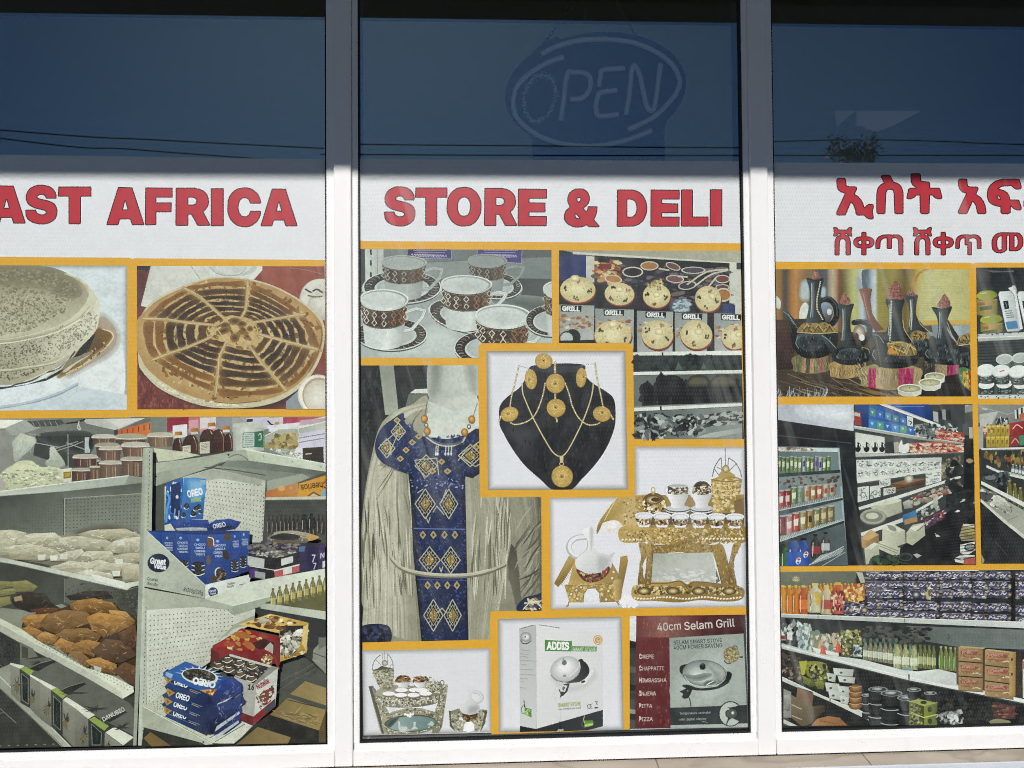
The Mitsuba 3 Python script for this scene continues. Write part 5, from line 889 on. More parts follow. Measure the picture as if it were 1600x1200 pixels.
def gbox(x0, x1, y0, y1, lx, seed):
    part('grill_box'); P(('#8d9492', '#b9bdb8', x0, y0, x1, y1), [(x0, y0), (x1, y0 + 6), (x1 - 4, y1), (x0 + 4, y1)]); SC(['#c0a37a', '#a37a52', '#d8cdb4', '#8d5f42'], [(x0 + 8, y0 + 62), (x1 - 8, y0 + 66), (x1 - 10, y0 + 140), (x0 + 10, y0 + 140)], 45, 9, seed, 1.8, 0)
    P('#17191a', [(lx, y0 + 4), (lx + 118, y0 + 8), (lx + 116, y0 + 42), (lx + 2, y0 + 40)]); TX('#e6e8e6', 'GRILL', lx + 8, y0 + 34, 24, 2, 100, True, .05)
gbox(122, 322, 385, 620, 132, 2); gbox(326, 548, 408, 640, 374, 3); gbox(562, 770, 420, 660, 612, 4); gbox(778, 964, 430, 660, 818, 5); gbox(1002, 1170, 434, 660, 1040, 6)
part(); P('#0f1112', '548,410 564,410 564,660 544,660'); P('#0f1112', '770,430 780,430 776,660 768,660'); P('#101213', '964,430 1002,434 1002,660 960,660')
part('pan'); ER('#d5d8d6', '#3c4042', 172, 575, 48, 42); E('#2a2d2e', 200, 570, 44, 46); E('#b9bebc', 165, 578, 36, 34); P('#202224', '122,590 320,585 320,640 122,640')
for a in ((428, 560, 108, 84, 0, 11, (0, -.75)), (680, 556, 92, 84, 10, 12, (.1, -.2)), (902, 556, 92, 84, 8, 13, (.15, -.2)), (1120, 570, 78, 72, 0, 14, (.3, -.2))): basket(*a)
part('dark_shelf')
P('#2c3234', '540,655 1175,655 1175,1150 540,1150'); P(('#d9dcd6', '#e6e8e2', 540, 665, 1160, 665), '540,656 1162,646 1162,672 540,674'); P('#202628', '706,656 714,656 714,676 704,676')
SC(['#2a3634', '#1c2122', '#34403e', '#252b2c'], '545,680 1160,676 1160,758 545,768', 90, 17, 3); P('#466254', '780,755 800,710 825,755'); P('#52685a', '930,750 944,715 960,750'); 
P('#dfe2dc', '540,768 1162,756 1162,776 540,786'); P('#202628', '696,766 704,766 704,784 696,784'); P(('#6a726d', '#3c4443', 560, 790, 900, 860), '545,788 1162,778 1162,950 545,990'); SC(['#151819', '#1d2122', '#262b2c'], '570,830 1160,820 1160,945 600,955', 130, 26, 4, 1.6, 90); 
for x, w in ((600, 62), (680, 70), (760, 60), (860, 60), (930, 64), (1000, 60), (1070, 66)): P('#121517', [(x, 850), (x + 10, 842), (x + w - 10, 842), (x + w, 850), (x + w - 4, 948), (x + 4, 955)])
B('#16191b', '690,850 720,795 780,785 830,820 830,900 690,900'); SOFT('#5d5848', '#262a2a', '860,840 880,800 950,800 960,840', 20); SOFT('#5d5848', '#262a2a', '990,840 1020,795 1090,795 1110,840', 20); P('#8d938f', '740,955 1162,940 1162,955 545,990 545,965')
P('#e3e6e0', '540,972 1162,945 1162,962 540,992'); P('#202628', '694,962 704,962 706,985 696,988'); P(('#50585a', '#8a918d', 700, 1000, 1000, 1060), '545,994 1162,965 1162,1150 545,1150'); SC(['#17191a', '#2a2e30', '#b9bfbc', '#5d6466', '#0f1112', '#8d9493'], '550,1010 940,1020 940,1120 560,1140', 240, 14, 6, 2.2); SC(['#1b1e1f', '#33383a', '#a9aeab'], '940,1020 1160,985 1160,1060 950,1070', 60, 14, 7, 2, -8); P(('#b9bebb', '#9aa09c', 900, 1120, 1162, 1090), '900,1140 1000,1110 1162,1085 1162,1110 1010,1140')

# ---------------------------------------------------------------- middle pane: dress on a stand
D3 = Polygon(pts('562,571 762,570 848,700 846,953.8 766,955 766,999 565,1003.4')).difference(FR4).difference(FR7).intersection(Polygon(pts('562,571 746.6,570.5 750,777 845.4,776.4 846.6,953.6 800,955 766,957 765.5,998.8 565,1003.4')))
photo(WC, D3, 'printed picture of a pale pleated dress with a blue embroidered yoke and front panel', (), '#26292a')
V(540, 560, 2.667)
P(('#1e2223', '#2f3434', 60, 100, 180, 300), '55,25 560,25 560,1190 55,1190'); P(('#8f958a', '#a9aea2', 150, 40, 215, 200), '140,28 200,28 222,235 165,235'); P('#dfe2da', '268,145 290,128 352,126 350,146'); P('#6d736c', '262,150 350,148 340,180 250,200'); SC(['#17191a', '#343a3a'], '62,30 140,30 160,240 62,400', 60, 8, 3, 3, 90)
part('mannequin_neck'); P(('#adb2aa', '#d5d8d0', 355, 60, 440, 60), '355,28 540,28 545,150 560,200 560,330 240,330 250,220 340,180 357,150'); P(('#cfd3cb', '#d9dcd4', 400, 200, 420, 330), '250,215 345,178 450,220 560,180 560,310 420,340 250,300'); SOFT('#8b9189', '#b6bbb3', '355,30 395,30 385,140 355,150', 24); SOFT('#a2a79f', '#c3c8c0', '500,30 545,30 548,140 520,120', 24)
part('dress')
B(('#a9a590', '#85816d', 200, 300, 90, 900), '345,178 270,195 190,230 140,290 110,400 80,560 62,760 60,900 75,1010 85,1110 180,1120 300,1190 600,1190 610,1060 720,1060 825,1050 825,600 700,560 560,480 480,560 300,540')
P(('#b3af9a', '#99957f', 130, 480, 260, 1100), '125,440 255,490 280,700 300,1190 130,1190 60,1000 80,700'); P(('#b5b19c', '#8d8975', 520, 520, 700, 1000), '495,500 640,520 830,580 830,1050 600,1060 600,1190 505,1190'); pass
rng = random.Random(9)
def pleats(lf, rt, n, light, dark, amp, sh=0):
    """Fine hanging pleats between two seams: narrow strips whose tone wanders."""
    A, D = curve(pts(lf), 5), curve(pts(rt), 5); m = min(len(A), len(D)); A, D = A[np.linspace(0, len(A) - 1, m).astype(int)], D[np.linspace(0, len(D) - 1, m).astype(int)]; f0, t = 0.0, .5
    while f0 < 1:
        f1 = min(f0 + rng.uniform(.5, 1.6) / n, 1); t = min(max(t + rng.uniform(-amp, amp), .05), .95); wob = (rng.uniform(-.022, .022) * np.sin(np.linspace(0, rng.uniform(3, 8), m) + rng.uniform(0, 6)) * np.linspace(.3, 1, m))[:, None]
        e0, e1 = A + (D - A) * (f0 + wob), A + (D - A) * (f1 + wob); k = m // 2 + rng.randint(-2, 2); t2 = min(max(t + rng.uniform(-.2, .2), 0), 1); g = sh * abs(2 * f0 - 1)
        c1, c2 = blend(light, dark, min(t + g, 1)), blend(light, dark, min(t2 + g, 1)); tx = lambda c: '#%02x%02x%02x' % tuple(int(v) for v in c)
        P((tx(c1), tx(c2), e0[0][0], e0[0][1], e0[-1][0], e0[-1][1]), np.vstack([e0, e1[::-1]])); f0 = f1
pleats('345,180 200,228 118,400 76,640 66,980', '348,204 250,250 150,420 122,600 118,700', 26, '#d6d2c0', '#9c9986', .25)
pleats('128,442 108,640 84,860 70,1112', '262,486 276,700 290,930 304,1190', 44, '#d8d4c2', '#9a9783', .2, .3)
pleats('498,492 505,700 508,940 505,1190', '650,530 690,680 668,880 612,1190', 50, '#dad6c5', '#9c9985', .2, .25)
pleats('640,528 676,640 690,760 676,860 720,1060', '832,585 834,700 834,860 832,985', 44, '#a5a18d', '#5d5b50', .28, .2)
def fold(c, x0, y0, x1, y1, w, bend=0):
    """A fold in the cloth: a tapered dark or light sliver."""
    a, b = np.array([x0, y0], float), np.array([x1, y1], float); d = b - a; nn = np.array([-d[1], d[0]]) / max(np.hypot(*d), 1); m_ = (a + b) / 2 + nn * bend
    q = np.vstack([curve([a, m_, b], 6)]); t = np.linspace(0, 1, len(q)); e = (np.sin(t * 3.1416) ** .8 * w / 2)[:, None] * nn; P(c, np.vstack([q + e, (q - e)[::-1]]))
P(('#4c4a40', '#6d6a5b', 690, 800, 740, 900), '690,770 712,800 724,900 735,1058 716,1060 690,950 668,880')
for k in range(26): x, y = rng.uniform(690, 770), rng.uniform(640, 960); fold(rng.choice(['#4f4d43', '#5d5b4f', '#b0ac98', '#6b685a', '#9a9682']), x, y + rng.uniform(20, 70), x + rng.uniform(50, 110), y - rng.uniform(20, 90), rng.uniform(4, 10), rng.uniform(-8, 8))
for k in range(40): x, y = rng.uniform(520, 690), rng.uniform(520, 860); fold(rng.choice(['#6b6857', '#77745f', '#d3d0be', '#cbc7b4', '#84806c']), x, y, x + rng.uniform(-22, 14) * (1 if y < 700 else -.6), y + rng.uniform(90, 250), rng.uniform(3, 8), rng.uniform(-6, 6))
for k in range(40): x, y = rng.uniform(110, 270), rng.uniform(450, 900); fold(rng.choice(['#6b6857', '#77745f', '#d3d0be', '#c6c2ae', '#84806c']), x, y, x + rng.uniform(-6, 26), y + rng.uniform(90, 260), rng.uniform(3, 8), rng.uniform(-6, 6))
for k in range(22): x, y = rng.uniform(68, 120), rng.uniform(560, 900); fold(rng.choice(['#55534a', '#63604f', '#c3bfab', '#77745f']), x, y, x + rng.uniform(-8, 14), y + rng.uniform(80, 200), rng.uniform(3, 8))
for k in range(16): x = rng.uniform(185, 640); fold(rng.choice(['#6b6857', '#d0ccb9']), x, 890, x + rng.uniform(-14, 14), 1000, rng.uniform(3, 7))
for k in range(14): fold(rng.choice(['#77745f', '#c9c5b2', '#63604f']), 335 - k * 6, 196 + k * 6, 150 - k * 3, 330 + k * 22, rng.uniform(3, 6), -22)
B('#1b2032', '80,1110 180,1115 180,1190 66,1190 70,1150'); SC(['#2c355c', '#12151f', '#3a4470'], '72,1115 178,1118 178,1190 68,1190', 70, 6, 3); B('#252b46', '715,1050 740,1000 790,985 826,980 826,1056'); SC(['#d8d2b8', '#39446e', '#a48a4a'], '742,1010 824,992 824,1052 735,1050', 30, 6, 4, 2, 30); L('#ded9c4', 4, '740,1045 780,1000 824,1045'); L('#ded9c4', 4, '745,1020 824,1008')
part('embroidered_yoke')
B(('#27345c', '#1c2644', 160, 260, 400, 520), '240,228 250,270 300,310 345,330 430,335 500,318 560,300 560,470 500,490 420,505 330,505 260,482 180,450 132,410 124,350 150,290 200,250')
with Q('262,470 498,480 512,1190 318,1190'):
    P(('#26315a', '#1f2848', .5, 0, .5, 1), '0,0 1,0 1,1 0,1'); P('#171d36', '0,0 .09,0 .06,1 0,1'); P('#1a203a', '.93,0 1,0 1,1 .95,1')
SC(['#3c4d86', '#18203c', '#46588f', '#2c3a6c'], '135,350 240,240 330,330 560,310 560,470 490,490 330,505 180,450', 700, 3.4, 5, 1.6, -50); SC(['#36457c', '#182040', '#42528a', '#141a30'], '268,480 495,490 508,1180 322,1185', 1100, 3.4, 6, 1.6, 45)
def dia(x, y, w, h, c1='#bcb89e', c2='#9c854c', lw=4, ticks=True):
    q = np.array([(x, y - h), (x + w, y), (x, y + h), (x - w, y)]); P('#1c2238', q); c = np.array([x, y])
    L(c1, lw, q, closed=True); L(c1, lw * .55, (q - c) * .66 + c, closed=True)
    if ticks:
        for i in range(4):
            for f in (.25, .5, .75): a = q[i] + (q[(i + 1) % 4] - q[i]) * f; L(c1, lw * .5, [a, (a - c) * .68 + c])
    P(c2, (q - c) * .48 + c); SC(['#cbb57a', '#6b5628', '#dcc890'], (q - c) * .5 + c, 16, w * .07, int(x + y)); L('#3c3a30', 2, [(q[0] - c) * .4 + c, (q[2] - c) * .4 + c])
for x, y, w, h in ((220, 305, 30, 36), (172, 374, 34, 40), (336, 448, 46, 46), (520, 405, 50, 46)): dia(x, y, w, h)
for q in ('180,400 205,345 215,320 245,310', '160,350 185,330 235,285', '288,425 320,420 380,415 388,485', '290,430 330,500', '470,425 500,385 560,345', '480,410 540,450 560,440', '145,360 185,350 190,400'): L('#bcb89e', 4, q)
for x, y in ((278, 350), (252, 382), (228, 418), (305, 325), (400, 430), (425, 470), (362, 470), (215, 258), (545, 370)): P('#a98f4e', [(x - 14, y), (x, y - 12), (x + 14, y), (x, y + 12)]); P('#5c4a24', [(x - 5, y), (x, y - 5), (x + 5, y), (x, y + 5)]); L('#cdbd8c', 2, [(x - 14, y), (x, y - 12), (x + 14, y), (x, y + 12)], closed=True)
for y, x1, x2, w, h in ((606, 332, 430, 42, 62), (840, 350, 438, 44, 56), (1070, 366, 446, 40, 66)): dia(x1, y, w, h); dia(x2, y, w * .9, h)
for q in ('365,640 380,615 410,650', '335,660 345,685 352,662', '380,1060 402,1040 420,1060', '392,870 398,890 405,868', '300,560 322,545', '420,545 400,600'): L('#bcb89e', 4, q)
for y, xs in ((735, (322, 366, 412, 456)), (945, (342, 382, 424, 464))):
    for x in xs: P('#9c8a5a', [(x - 12, y), (x, y - 16), (x + 12, y), (x, y + 16)]); E('#3a3020', x, y, 4, 5); L('#c3b587', 2, [(x - 12, y), (x, y - 16), (x + 12, y), (x, y + 16)], closed=True)
L('#5d6ea8', 5, '276,708 498,712'); L('#46568f', 3, '290,920 505,925'); L('#0f1426', 6, '272,480 284,800 320,1185'); SC(['#7d8cc0', '#a9b2d0'], '270,500 490,500 490,540 275,540', 60, 3, 9)
part('cord_belt'); C('#77735f', 15, '190,805 196,840 240,880 320,900 420,908 520,905 600,888 662,862'); C('#bcb8a3', 10, '188,798 194,832 240,874 320,895 420,903 520,900 600,882 660,858'); C('#d0ccb8', 4, '196,832 240,870 320,890 420,898 520,895 600,878')
part('bead_necklace'); C('#6d6a5c', 3, '340,180 330,240'); C('#8d897a', 3, '548,190 530,245'); C('#5d6068', 12, '335,325 380,352 430,360 480,350 500,325'); C('#b9bcb8', 6, '338,330 380,357 430,366 480,356 498,330'); C('#33363c', 5, '340,345 390,368 440,372 490,352')
for x, y in ((328, 252), (340, 303), (526, 255), (496, 308)): ER('#e0a84c', '#96641e', x, y, 15, 17, 0, 4, -2, -3)
for x, y in ((336, 278), (514, 284)): ER('#e6e3d8', '#4c4436', x, y, 9, 10)
for x in (378, 386, 418, 430, 442): L('#c9ccc8', 4, [(x, 365), (x - 2, 392 + (x % 7) * 2)]); E('#dfe1de', x - 2, 398, 4, 7)

# ---------------------------------------------------------------- middle pane: gold jewellery on a black bust
photo(WC, FR4, 'raised gold square border round the jewellery picture', (), GOLD)
photo(WC, IN4, 'printed picture of gold filigree discs and chains on a black heart shaped bust', (), WHITE)
RIM(S.clip, ['#8f938f', '#a2a6a3', '#b3b7b5', '#c3c7c6', '#ced2d2', '#d7dbdc', WHITE], 1.5)
V(740, 530, 4.615)
part('bust'); B(('#2b2e31', '#1a1c1f', 300, 300, 700, 700), '400,210 440,190 520,180 640,174 720,176 760,195 790,240 850,310 960,380 1010,430 1024,520 1015,640 960,780 880,900 780,1010 700,1085 570,1085 480,1010 360,900 260,760 200,640 183,540 195,470 250,410 330,350 370,290')
SOFT('#3a3e42', '#26292c', '440,200 760,190 770,225 600,245 450,230', 24); C('#0c0d0f', 8, '510,250 540,400 520,560 530,700 500,800 510,900 545,1050'); SOFT('#33373a', '#222528', '220,600 300,560 420,700 400,840 300,740', 70); SC(['#2f3336', '#17191b'], '250,420 950,400 980,600 700,1050 550,1050 260,720', 260, 9, 3, 3, 90)
part('gold_chain')
def links(s, r=7, gap=15, c=('#d9cd9a', '#8d7c48', '#efe8c8')):
    q = curve(pts(s), 12); d = np.r_[0, np.cumsum(np.linalg.norm(np.diff(q, axis=0), axis=1))]; n = int(d[-1] / gap)
    for i in range(n + 1):
        t = i * gap; x, y = np.interp(t, d, q[:, 0]), np.interp(t, d, q[:, 1]); x2, y2 = np.interp(min(t + 4, d[-1]), d, q[:, 0]), np.interp(min(t + 4, d[-1]), d, q[:, 1]); a = math.degrees(math.atan2(y2 - y, x2 - x)) if t + 1 < d[-1] else 0
        E(c[1], x, y, r * 1.25, r * .95, a, 10); E(c[0] if i % 3 else c[2], x, y, r, r * .6, a, 10)
        if i % 3 == 1: E('#5c5230', x, y, r * .45, r * .3, a, 8)
links('325,195 310,270 290,350 272,420 262,490'); links('876,175 888,270 905,350 920,420 932,485'); links('515,320 500,400 470,490 430,560 370,600 300,615 262,600'); links('662,320 690,400 715,490 760,570 820,615 880,615 915,600'); links('588,170 586,210 588,245', 10, 16); links('588,390 588,430', 9, 16); links('586,560 600,580 600,600', 8, 12); links('990,550 1012,585', 9, 14); links('195,560 184,590', 8, 14)
for q in ('350,320 355,390 390,480 430,570 500,700 560,800 600,838 640,842 680,800 740,690 800,560 845,430 860,350 862,318',): C('#8d7f52', 11, q); C('#d8cea4', 6, q)
C('#8a7f6a', 3, '325,192 360,200 400,212'); C('#a59a84', 3, '770,195 830,182 880,178')
for cx, cy, rx, ry, rt, nx, ny in ((504, 156, 62, 56, 0, 0, -4), (412, 288, 43, 72, -5, -12, 2), (775, 276, 37, 70, 5, 18, -8), (589, 318, 67, 70, 0, -2, 0), (594, 495, 67, 65, 0, -2, -6), (258, 540, 64, 52, -18, -10, -4), (924, 538, 64, 54, 10, 4, -10), (638, 988, 76, 78, 0, -2, 0)):
    part('gold_disc'); E('#7d6528', cx + 2, cy + 3, rx * 1.02, ry * 1.02, rt); ER('#dcc06c', '#b89a4c', cx, cy, rx, ry, rt, 5, nx, ny, .3)
    for f in (.92, .76, .6): L('#a98c42', 2.4, ering(cx + nx * (1 - f), cy + ny * (1 - f), rx * f, ry * f, rt), closed=True)
    SC(['#b0954c', '#dcc478', '#bfa250', '#c9ad5a'], ering(cx, cy, rx * .94, ry * .94, rt), 130, 3.4, int(cx), 2)
    for k in range(26): a = k * .2417; L('#b09448', 1.6, [(cx + nx * .6 + rx * .3 * math.cos(a), cy + ny * .6 + ry * .3 * math.sin(a)), (cx + rx * .9 * math.cos(a), cy + ry * .9 * math.sin(a))])
    ER('#e6cd80', '#8a6e2c', cx + nx, cy + ny, rx * .2, ry * .2, 0, 4); E('#5c481c', cx + nx, cy + ny + 2, rx * .08, ry * .09)
P('#cdbf8c', '618,842 648,840 645,890 625,892'); L('#8d7f4e', 3, '618,842 648,840 645,890 625,892', closed=True); L('#d0c290', 5, ering(634, 898, 14, 12), closed=True)

# ---------------------------------------------------------------- middle pane: gold coffee table and stove
photo(WC, Polygon(pts('859,778 992,776.5 992,698 1164,698.4 1166,948 861,952')).difference(FR4), 'printed picture of a gilded coffee table with cups beside a white pot on a gold stove', (), '#dfe3e6')
RIM(S.clip, ['#a9aeac', '#b9bebd', '#c6cbcb', '#d0d5d6', '#d9dde0', '#e1e5e8'], 1.5)
V(840, 680, 4.2105)
part('gilded_table')
B(('#a98e44', '#c9b272', 450, 450, 620, 500), '540,400 640,395 720,390 780,400 700,500 660,590 570,600 500,580 440,560 410,620 388,650 400,580 460,490'); P(('#8d7430', '#c0a65e', 400, 600, 480, 480), '540,402 590,405 480,560 430,575 390,650 388,620 430,540'); B('#ece8dc', '430,600 470,565 520,560 560,600 520,630 460,640'); P(('#b59a52', '#9a8040', 640, 400, 760, 480), '640,398 860,392 1360,390 1360,560 660,580'); L('#d8c890', 6, '520,410 440,560', True); SC(['#c9b47a', '#8f7836', '#dacb98'], '560,410 700,400 660,560 560,590', 80, 6, 4)
P(('#a58b46', '#8b733a', 900, 420, 1000, 600), '690,480 1360,440 1360,620 640,620'); P(('#6f6a4a', '#58533a', 900, 480, 900, 560), '700,500 1360,480 1360,580 680,590'); B(('#c2a75a', '#8f7636', 800, 600, 900, 700), '535,620 600,595 760,610 1000,600 1360,600 1360,705 1200,700 1060,735 900,735 760,700 600,710 540,690'); SC(['#cdb87a', '#8d763c', '#dccb94', '#a68b44', '#756130'], '550,620 1355,605 1355,700 1000,725 640,700', 600, 6, 6); 
for k in range(34):
    x = 560 + k * 24
    if x < 700 or 1070 < x: E('#f0e9cc', x, 690 - (k % 2) * 2 - (6 if x > 1000 else 0), 8, 9); E('#8d7636', x + 3, 696 - (6 if x > 1000 else 0), 6, 5)
for q, a in (('665,710 715,715 720,780 690,870 705,990 660,985 668,880 680,800', 1), ('720,715 765,720 750,880 745,985 700,985 715,850', 0), ('1150,740 1215,720 1260,860 1290,1000 1220,1000 1180,860', 1), ('1290,715 1340,712 1300,800 1290,870 1310,990 1270,985 1255,870 1270,790', 0)): B(('#b39a58', '#6f5c2c', 700, 720, 720, 990), q); SC(['#b5a066', '#75602e', '#94793a'], q, 90, 5, 5 + a, 2, 90)
P(('#7d6630', '#a88f50', 800, 720, 900, 780), '745,720 1170,720 1180,775 750,780'); SC(['#b5a066', '#75602e', '#94793a'], '745,725 1170,725 1175,770 750,775', 200, 5, 8); P(('#a9b0a2', '#c0c6ba', 780, 780, 900, 960), '760,782 1155,770 1175,965 745,970'); SC(['#d3d8d0', '#b9c0b4'], '780,900 1000,870 1160,900 1165,960 750,960', 70, 14, 9, 2.5, 0); L('#5c5434', 5, '758,782 745,968'); L('#efe9d0', 5, '860,776 960,770'); P('#6b6a58', '1170,870 1200,960 1175,975')
B(('#b59c54', '#8a7234', 800, 980, 900, 1090), '620,1010 650,985 740,985 760,965 860,965 940,955 985,980 1030,960 1200,975 1300,985 1355,1010 1360,1050 1330,1085 1230,1095 1080,1085 985,1095 900,1100 760,1090 660,1090 620,1060'); SC(['#cdb87a', '#7d6834', '#dccb94', '#62522a', '#a68b44', '#4a3f24'], '640,990 1340,1000 1340,1050 990,1040 640,1050', 560, 7, 12)
for x in (700, 890, 1060, 1260): ER('#d8c486', '#4c3f20', x, 1025, 46, 26, 0, 4); 
for k in range(34): x = 640 + k * 21; E('#f2ead0', x, 1072 + 6 * math.sin(k * .5), 8, 8); E('#8d7638', x + 3, 1078 + 6 * math.sin(k * .5), 6, 4)
C('#7a6530', 8, '750,975 850,975 930,960 985,990 1040,965 1180,975')
part('sugar_bowl'); ER('#cdb468', '#6b5426', 763, 440, 74, 62); E('#4f3f1c', 765, 470, 76, 34); SC(['#d9c68a', '#3c3016', '#a68b44', '#efe6c4'], ering(765, 460, 74, 48), 150, 8, 2); ER('#efe2b0', '#5d4820', 760, 425, 56, 32); E('#4a3a1a', 775, 424, 30, 14); L('#cdb87a', 8, ering(760, 360, 12, 16), closed=True); E('#c0a860', 760, 382, 10, 8)
def jar(cx, cy, w, h, hx, lid):
    part('coffee_jar'); L('#d8dcda', 12, f'{cx-hx},{cy-h*.3} {cx-hx-24},{cy-h*.55} {cx-hx-34},{cy-h*.2} {cx-hx-10},{cy+h*.1}', True)
    for k in range(4): E(['#3c423e', '#d5dad7', '#4a504c', '#c6ccc9'][k], cx, cy + h * (.98 - k * .07), w * .62, 20)
    B(('#eef0ee', '#b9bfbc', cx - w * .2, cy, cx + w * .5, cy), f'{cx-w*.5},{cy-h*.5} {cx+w*.5},{cy-h*.5} {cx+w*.54},{cy} {cx+w*.35},{cy+h*.5} {cx+w*.3},{cy+h*.75} {cx-w*.3},{cy+h*.75} {cx-w*.35},{cy+h*.5} {cx-w*.54},{cy}')
    q = f'{cx-w*.5},{cy-h*.55} {cx},{cy-h*.65} {cx+w*.5},{cy-h*.55} {cx+w*.52},{cy-h*.1} {cx},{cy-h*.02} {cx-w*.52},{cy-h*.1}'
    if lid: B('#4a4436', f'{cx-w*.5},{cy-h*.4} {cx-w*.3},{cy-h*.75} {cx},{cy-h*.85} {cx+w*.3},{cy-h*.75} {cx+w*.5},{cy-h*.4} {cx},{cy-h*.3}'); E('#d9ddda', cx, cy - h * .92, 10, 12)
    P('#413b2e', q); SC(['#c9bf9c', '#8a7a4c', '#e3e1d2', '#2a261e'], q, 60, 7, int(cx), 1.8, 0)
    if not lid: E('#d9ddda', cx, cy - h * .58, w * .5, 12); E('#a9b0ac', cx, cy - h * .575, w * .45, 9)
jar(922, 395, 128, 110, 52, 0); jar(1080, 395, 120, 110, 50, 1)
part('incense_burner'); C('#5d5642', 6, '1150,270 1165,210 1195,160 1208,148'); C('#5d5642', 6, '1258,150 1300,180 1330,230 1342,275'); 
for q in ('1234,82 1236,230', '1208,148 1212,240', '1180,210 1210,225', '1255,240 1310,185', '1256,150 1252,200', '1165,225 1190,260'): L('#6d6650', 5, q)
B('#b09650', '1190,270 1220,225 1240,200 1260,235 1300,270'); ER('#d9d0a8', '#8f7a3c', 1238, 222, 24, 26); P(('#c0a758', '#8a7232', 1150, 300, 1340, 300), '1142,290 1200,270 1300,272 1345,290 1335,370 1300,430 1290,510 1150,510 1165,430 1145,370'); SC(['#d8c88e', '#85702f', '#c8b26a', '#e0d4a4', '#9c8342'], '1150,290 1335,290 1325,370 1290,500 1160,500 1150,370', 200, 9, 5)
for y in (318, 352, 386): C('#dcc98a', 6, [(1146, y), (1240, y + 12), (1338, y)])
for x in (1175, 1205, 1240, 1275, 1305): L('#d5c07c', 4, [(x, 300), (x - (x - 1240) * .08, 420)])
C('#8b7338', 8, '1145,292 1240,306 1342,292'); P('#7d6738', '1290,430 1360,410 1360,520 1300,515')
for k, x in enumerate((700, 818, 938, 1060, 1178, 1298)):
    part('small_cup'); y = 527 + k * 1.5; P('#c3c8c4', [(x - 58, y), (x + 58, y), (x + 40, y + 66), (x - 40, y + 66)]); q = [(x - 52, y + 22), (x, y + 32), (x + 52, y + 22), (x + 40, y + 58), (x, y + 66), (x - 40, y + 58)]; P('#4a4230', q); SC(['#c9b87a', '#8d7a3e', '#e6e0c6', '#2c2719', '#a34c3a'], q, 46, 6, k, 1.5, 90); P('#e6eae8', [(x - 38, y + 60), (x, y + 68), (x + 38, y + 60), (x + 34, y + 78), (x - 34, y + 78)]); E('#eef1ef', x, y, 60, 21); E('#c9cfcc', x, y + 3, 52, 16); E('#e3e8e6', x + 4, y + 6, 44, 12)
part('gilded_stove')
P(('#8d7434', '#b89e5a', 130, 960, 240, 800), '205,795 240,790 250,830 170,960 135,1000 108,975'); 
for k in range(14): L('#6b5628', 3, [(132 + k * 7.5, 965 - k * 11), (165 + k * 6.4, 985 - k * 10.5)])
P(('#c2a75a', '#9c8342', 200, 850, 500, 900), '240,830 480,820 560,960 540,985 200,985'); P(('#b89c4e', '#8f7638', 180, 1000, 560, 1000), '175,985 270,990 400,985 545,965 530,1095 415,1100 410,1040 360,1005 310,1040 300,1100 210,1100'); P(('#a98e46', '#7a6430', 545, 800, 580, 950), '545,800 590,790 595,830 560,1000 535,1110 520,1010')
SC(['#cdb87a', '#97803c', '#d8c88e', '#b0954a'], '180,990 540,975 530,1090 430,1090 400,1020 310,1030 290,1090 215,1090', 150, 8, 3); 
for x, y in ((220, 1045), (255, 1020), (262, 1075), (450, 1080), (465, 1025), (500, 900), (480, 860), (490, 940), (285, 1000)): ER('#efeee4', '#8f7634', x, y, 15, 15, 0, 3)
P('#e2e6e8', '300,1098 305,1040 330,1008 380,1006 405,1036 412,1098'); L('#8f7634', 5, '300,1098 305,1040 330,1008 380,1006 405,1036 412,1098'); L('#8d7636', 5, '185,985 290,992 540,970'); C('#9c8342', 9, '205,1098 200,1120 190,1126'); C('#9c8342', 9, '520,1095 535,1115'); B(('#cdb670', '#8d7434', 500, 960, 560, 960), '500,960 540,945 560,960 545,1090 520,1080 500,1000')
part('clay_pot'); L('#b5bab7', 38, '315,670 260,675 220,700 205,745 235,790 280,800', True); L('#e6e8e6', 22, '313,668 260,673 222,698 210,743 238,784 280,792', True)
C('#a9aeaa', 5, '295,622 328,655 330,690 322,750 280,790 250,830 262,880'); B(('#eef0ee', '#bfc4c0', 290, 700, 480, 860), '295,620 340,605 372,615 366,690 372,740 420,780 460,790 510,768 495,800 475,850 440,900 370,925 310,920 260,880 248,830 280,790 325,750 330,690 300,650'); SOFT('#b6bab7', '#d6d9d6', '400,800 470,810 460,870 400,900', 34); SOFT('#c0c4c1', '#e3e5e3', '345,620 366,620 362,720 350,760', 14)
B('#4a3a30', '255,880 330,912 420,900 468,862 470,900 420,950 350,968 290,945'); SC(['#8d3a34', '#c9b47a', '#2a2420', '#a9543e', '#7a6a4a'], '258,890 330,915 420,905 465,870 465,900 415,945 350,962 292,940', 110, 7, 4, 1.5)
SC(['#ffffff', '#f6f6f2'], '540,1090 580,1050 640,1090 660,1135 570,1135', 60, 8, 8); SC(['#ffffff'], '440,580 500,560 530,600 470,620', 20, 8, 9)  # first scatter paints the sun glint on the film as white specks

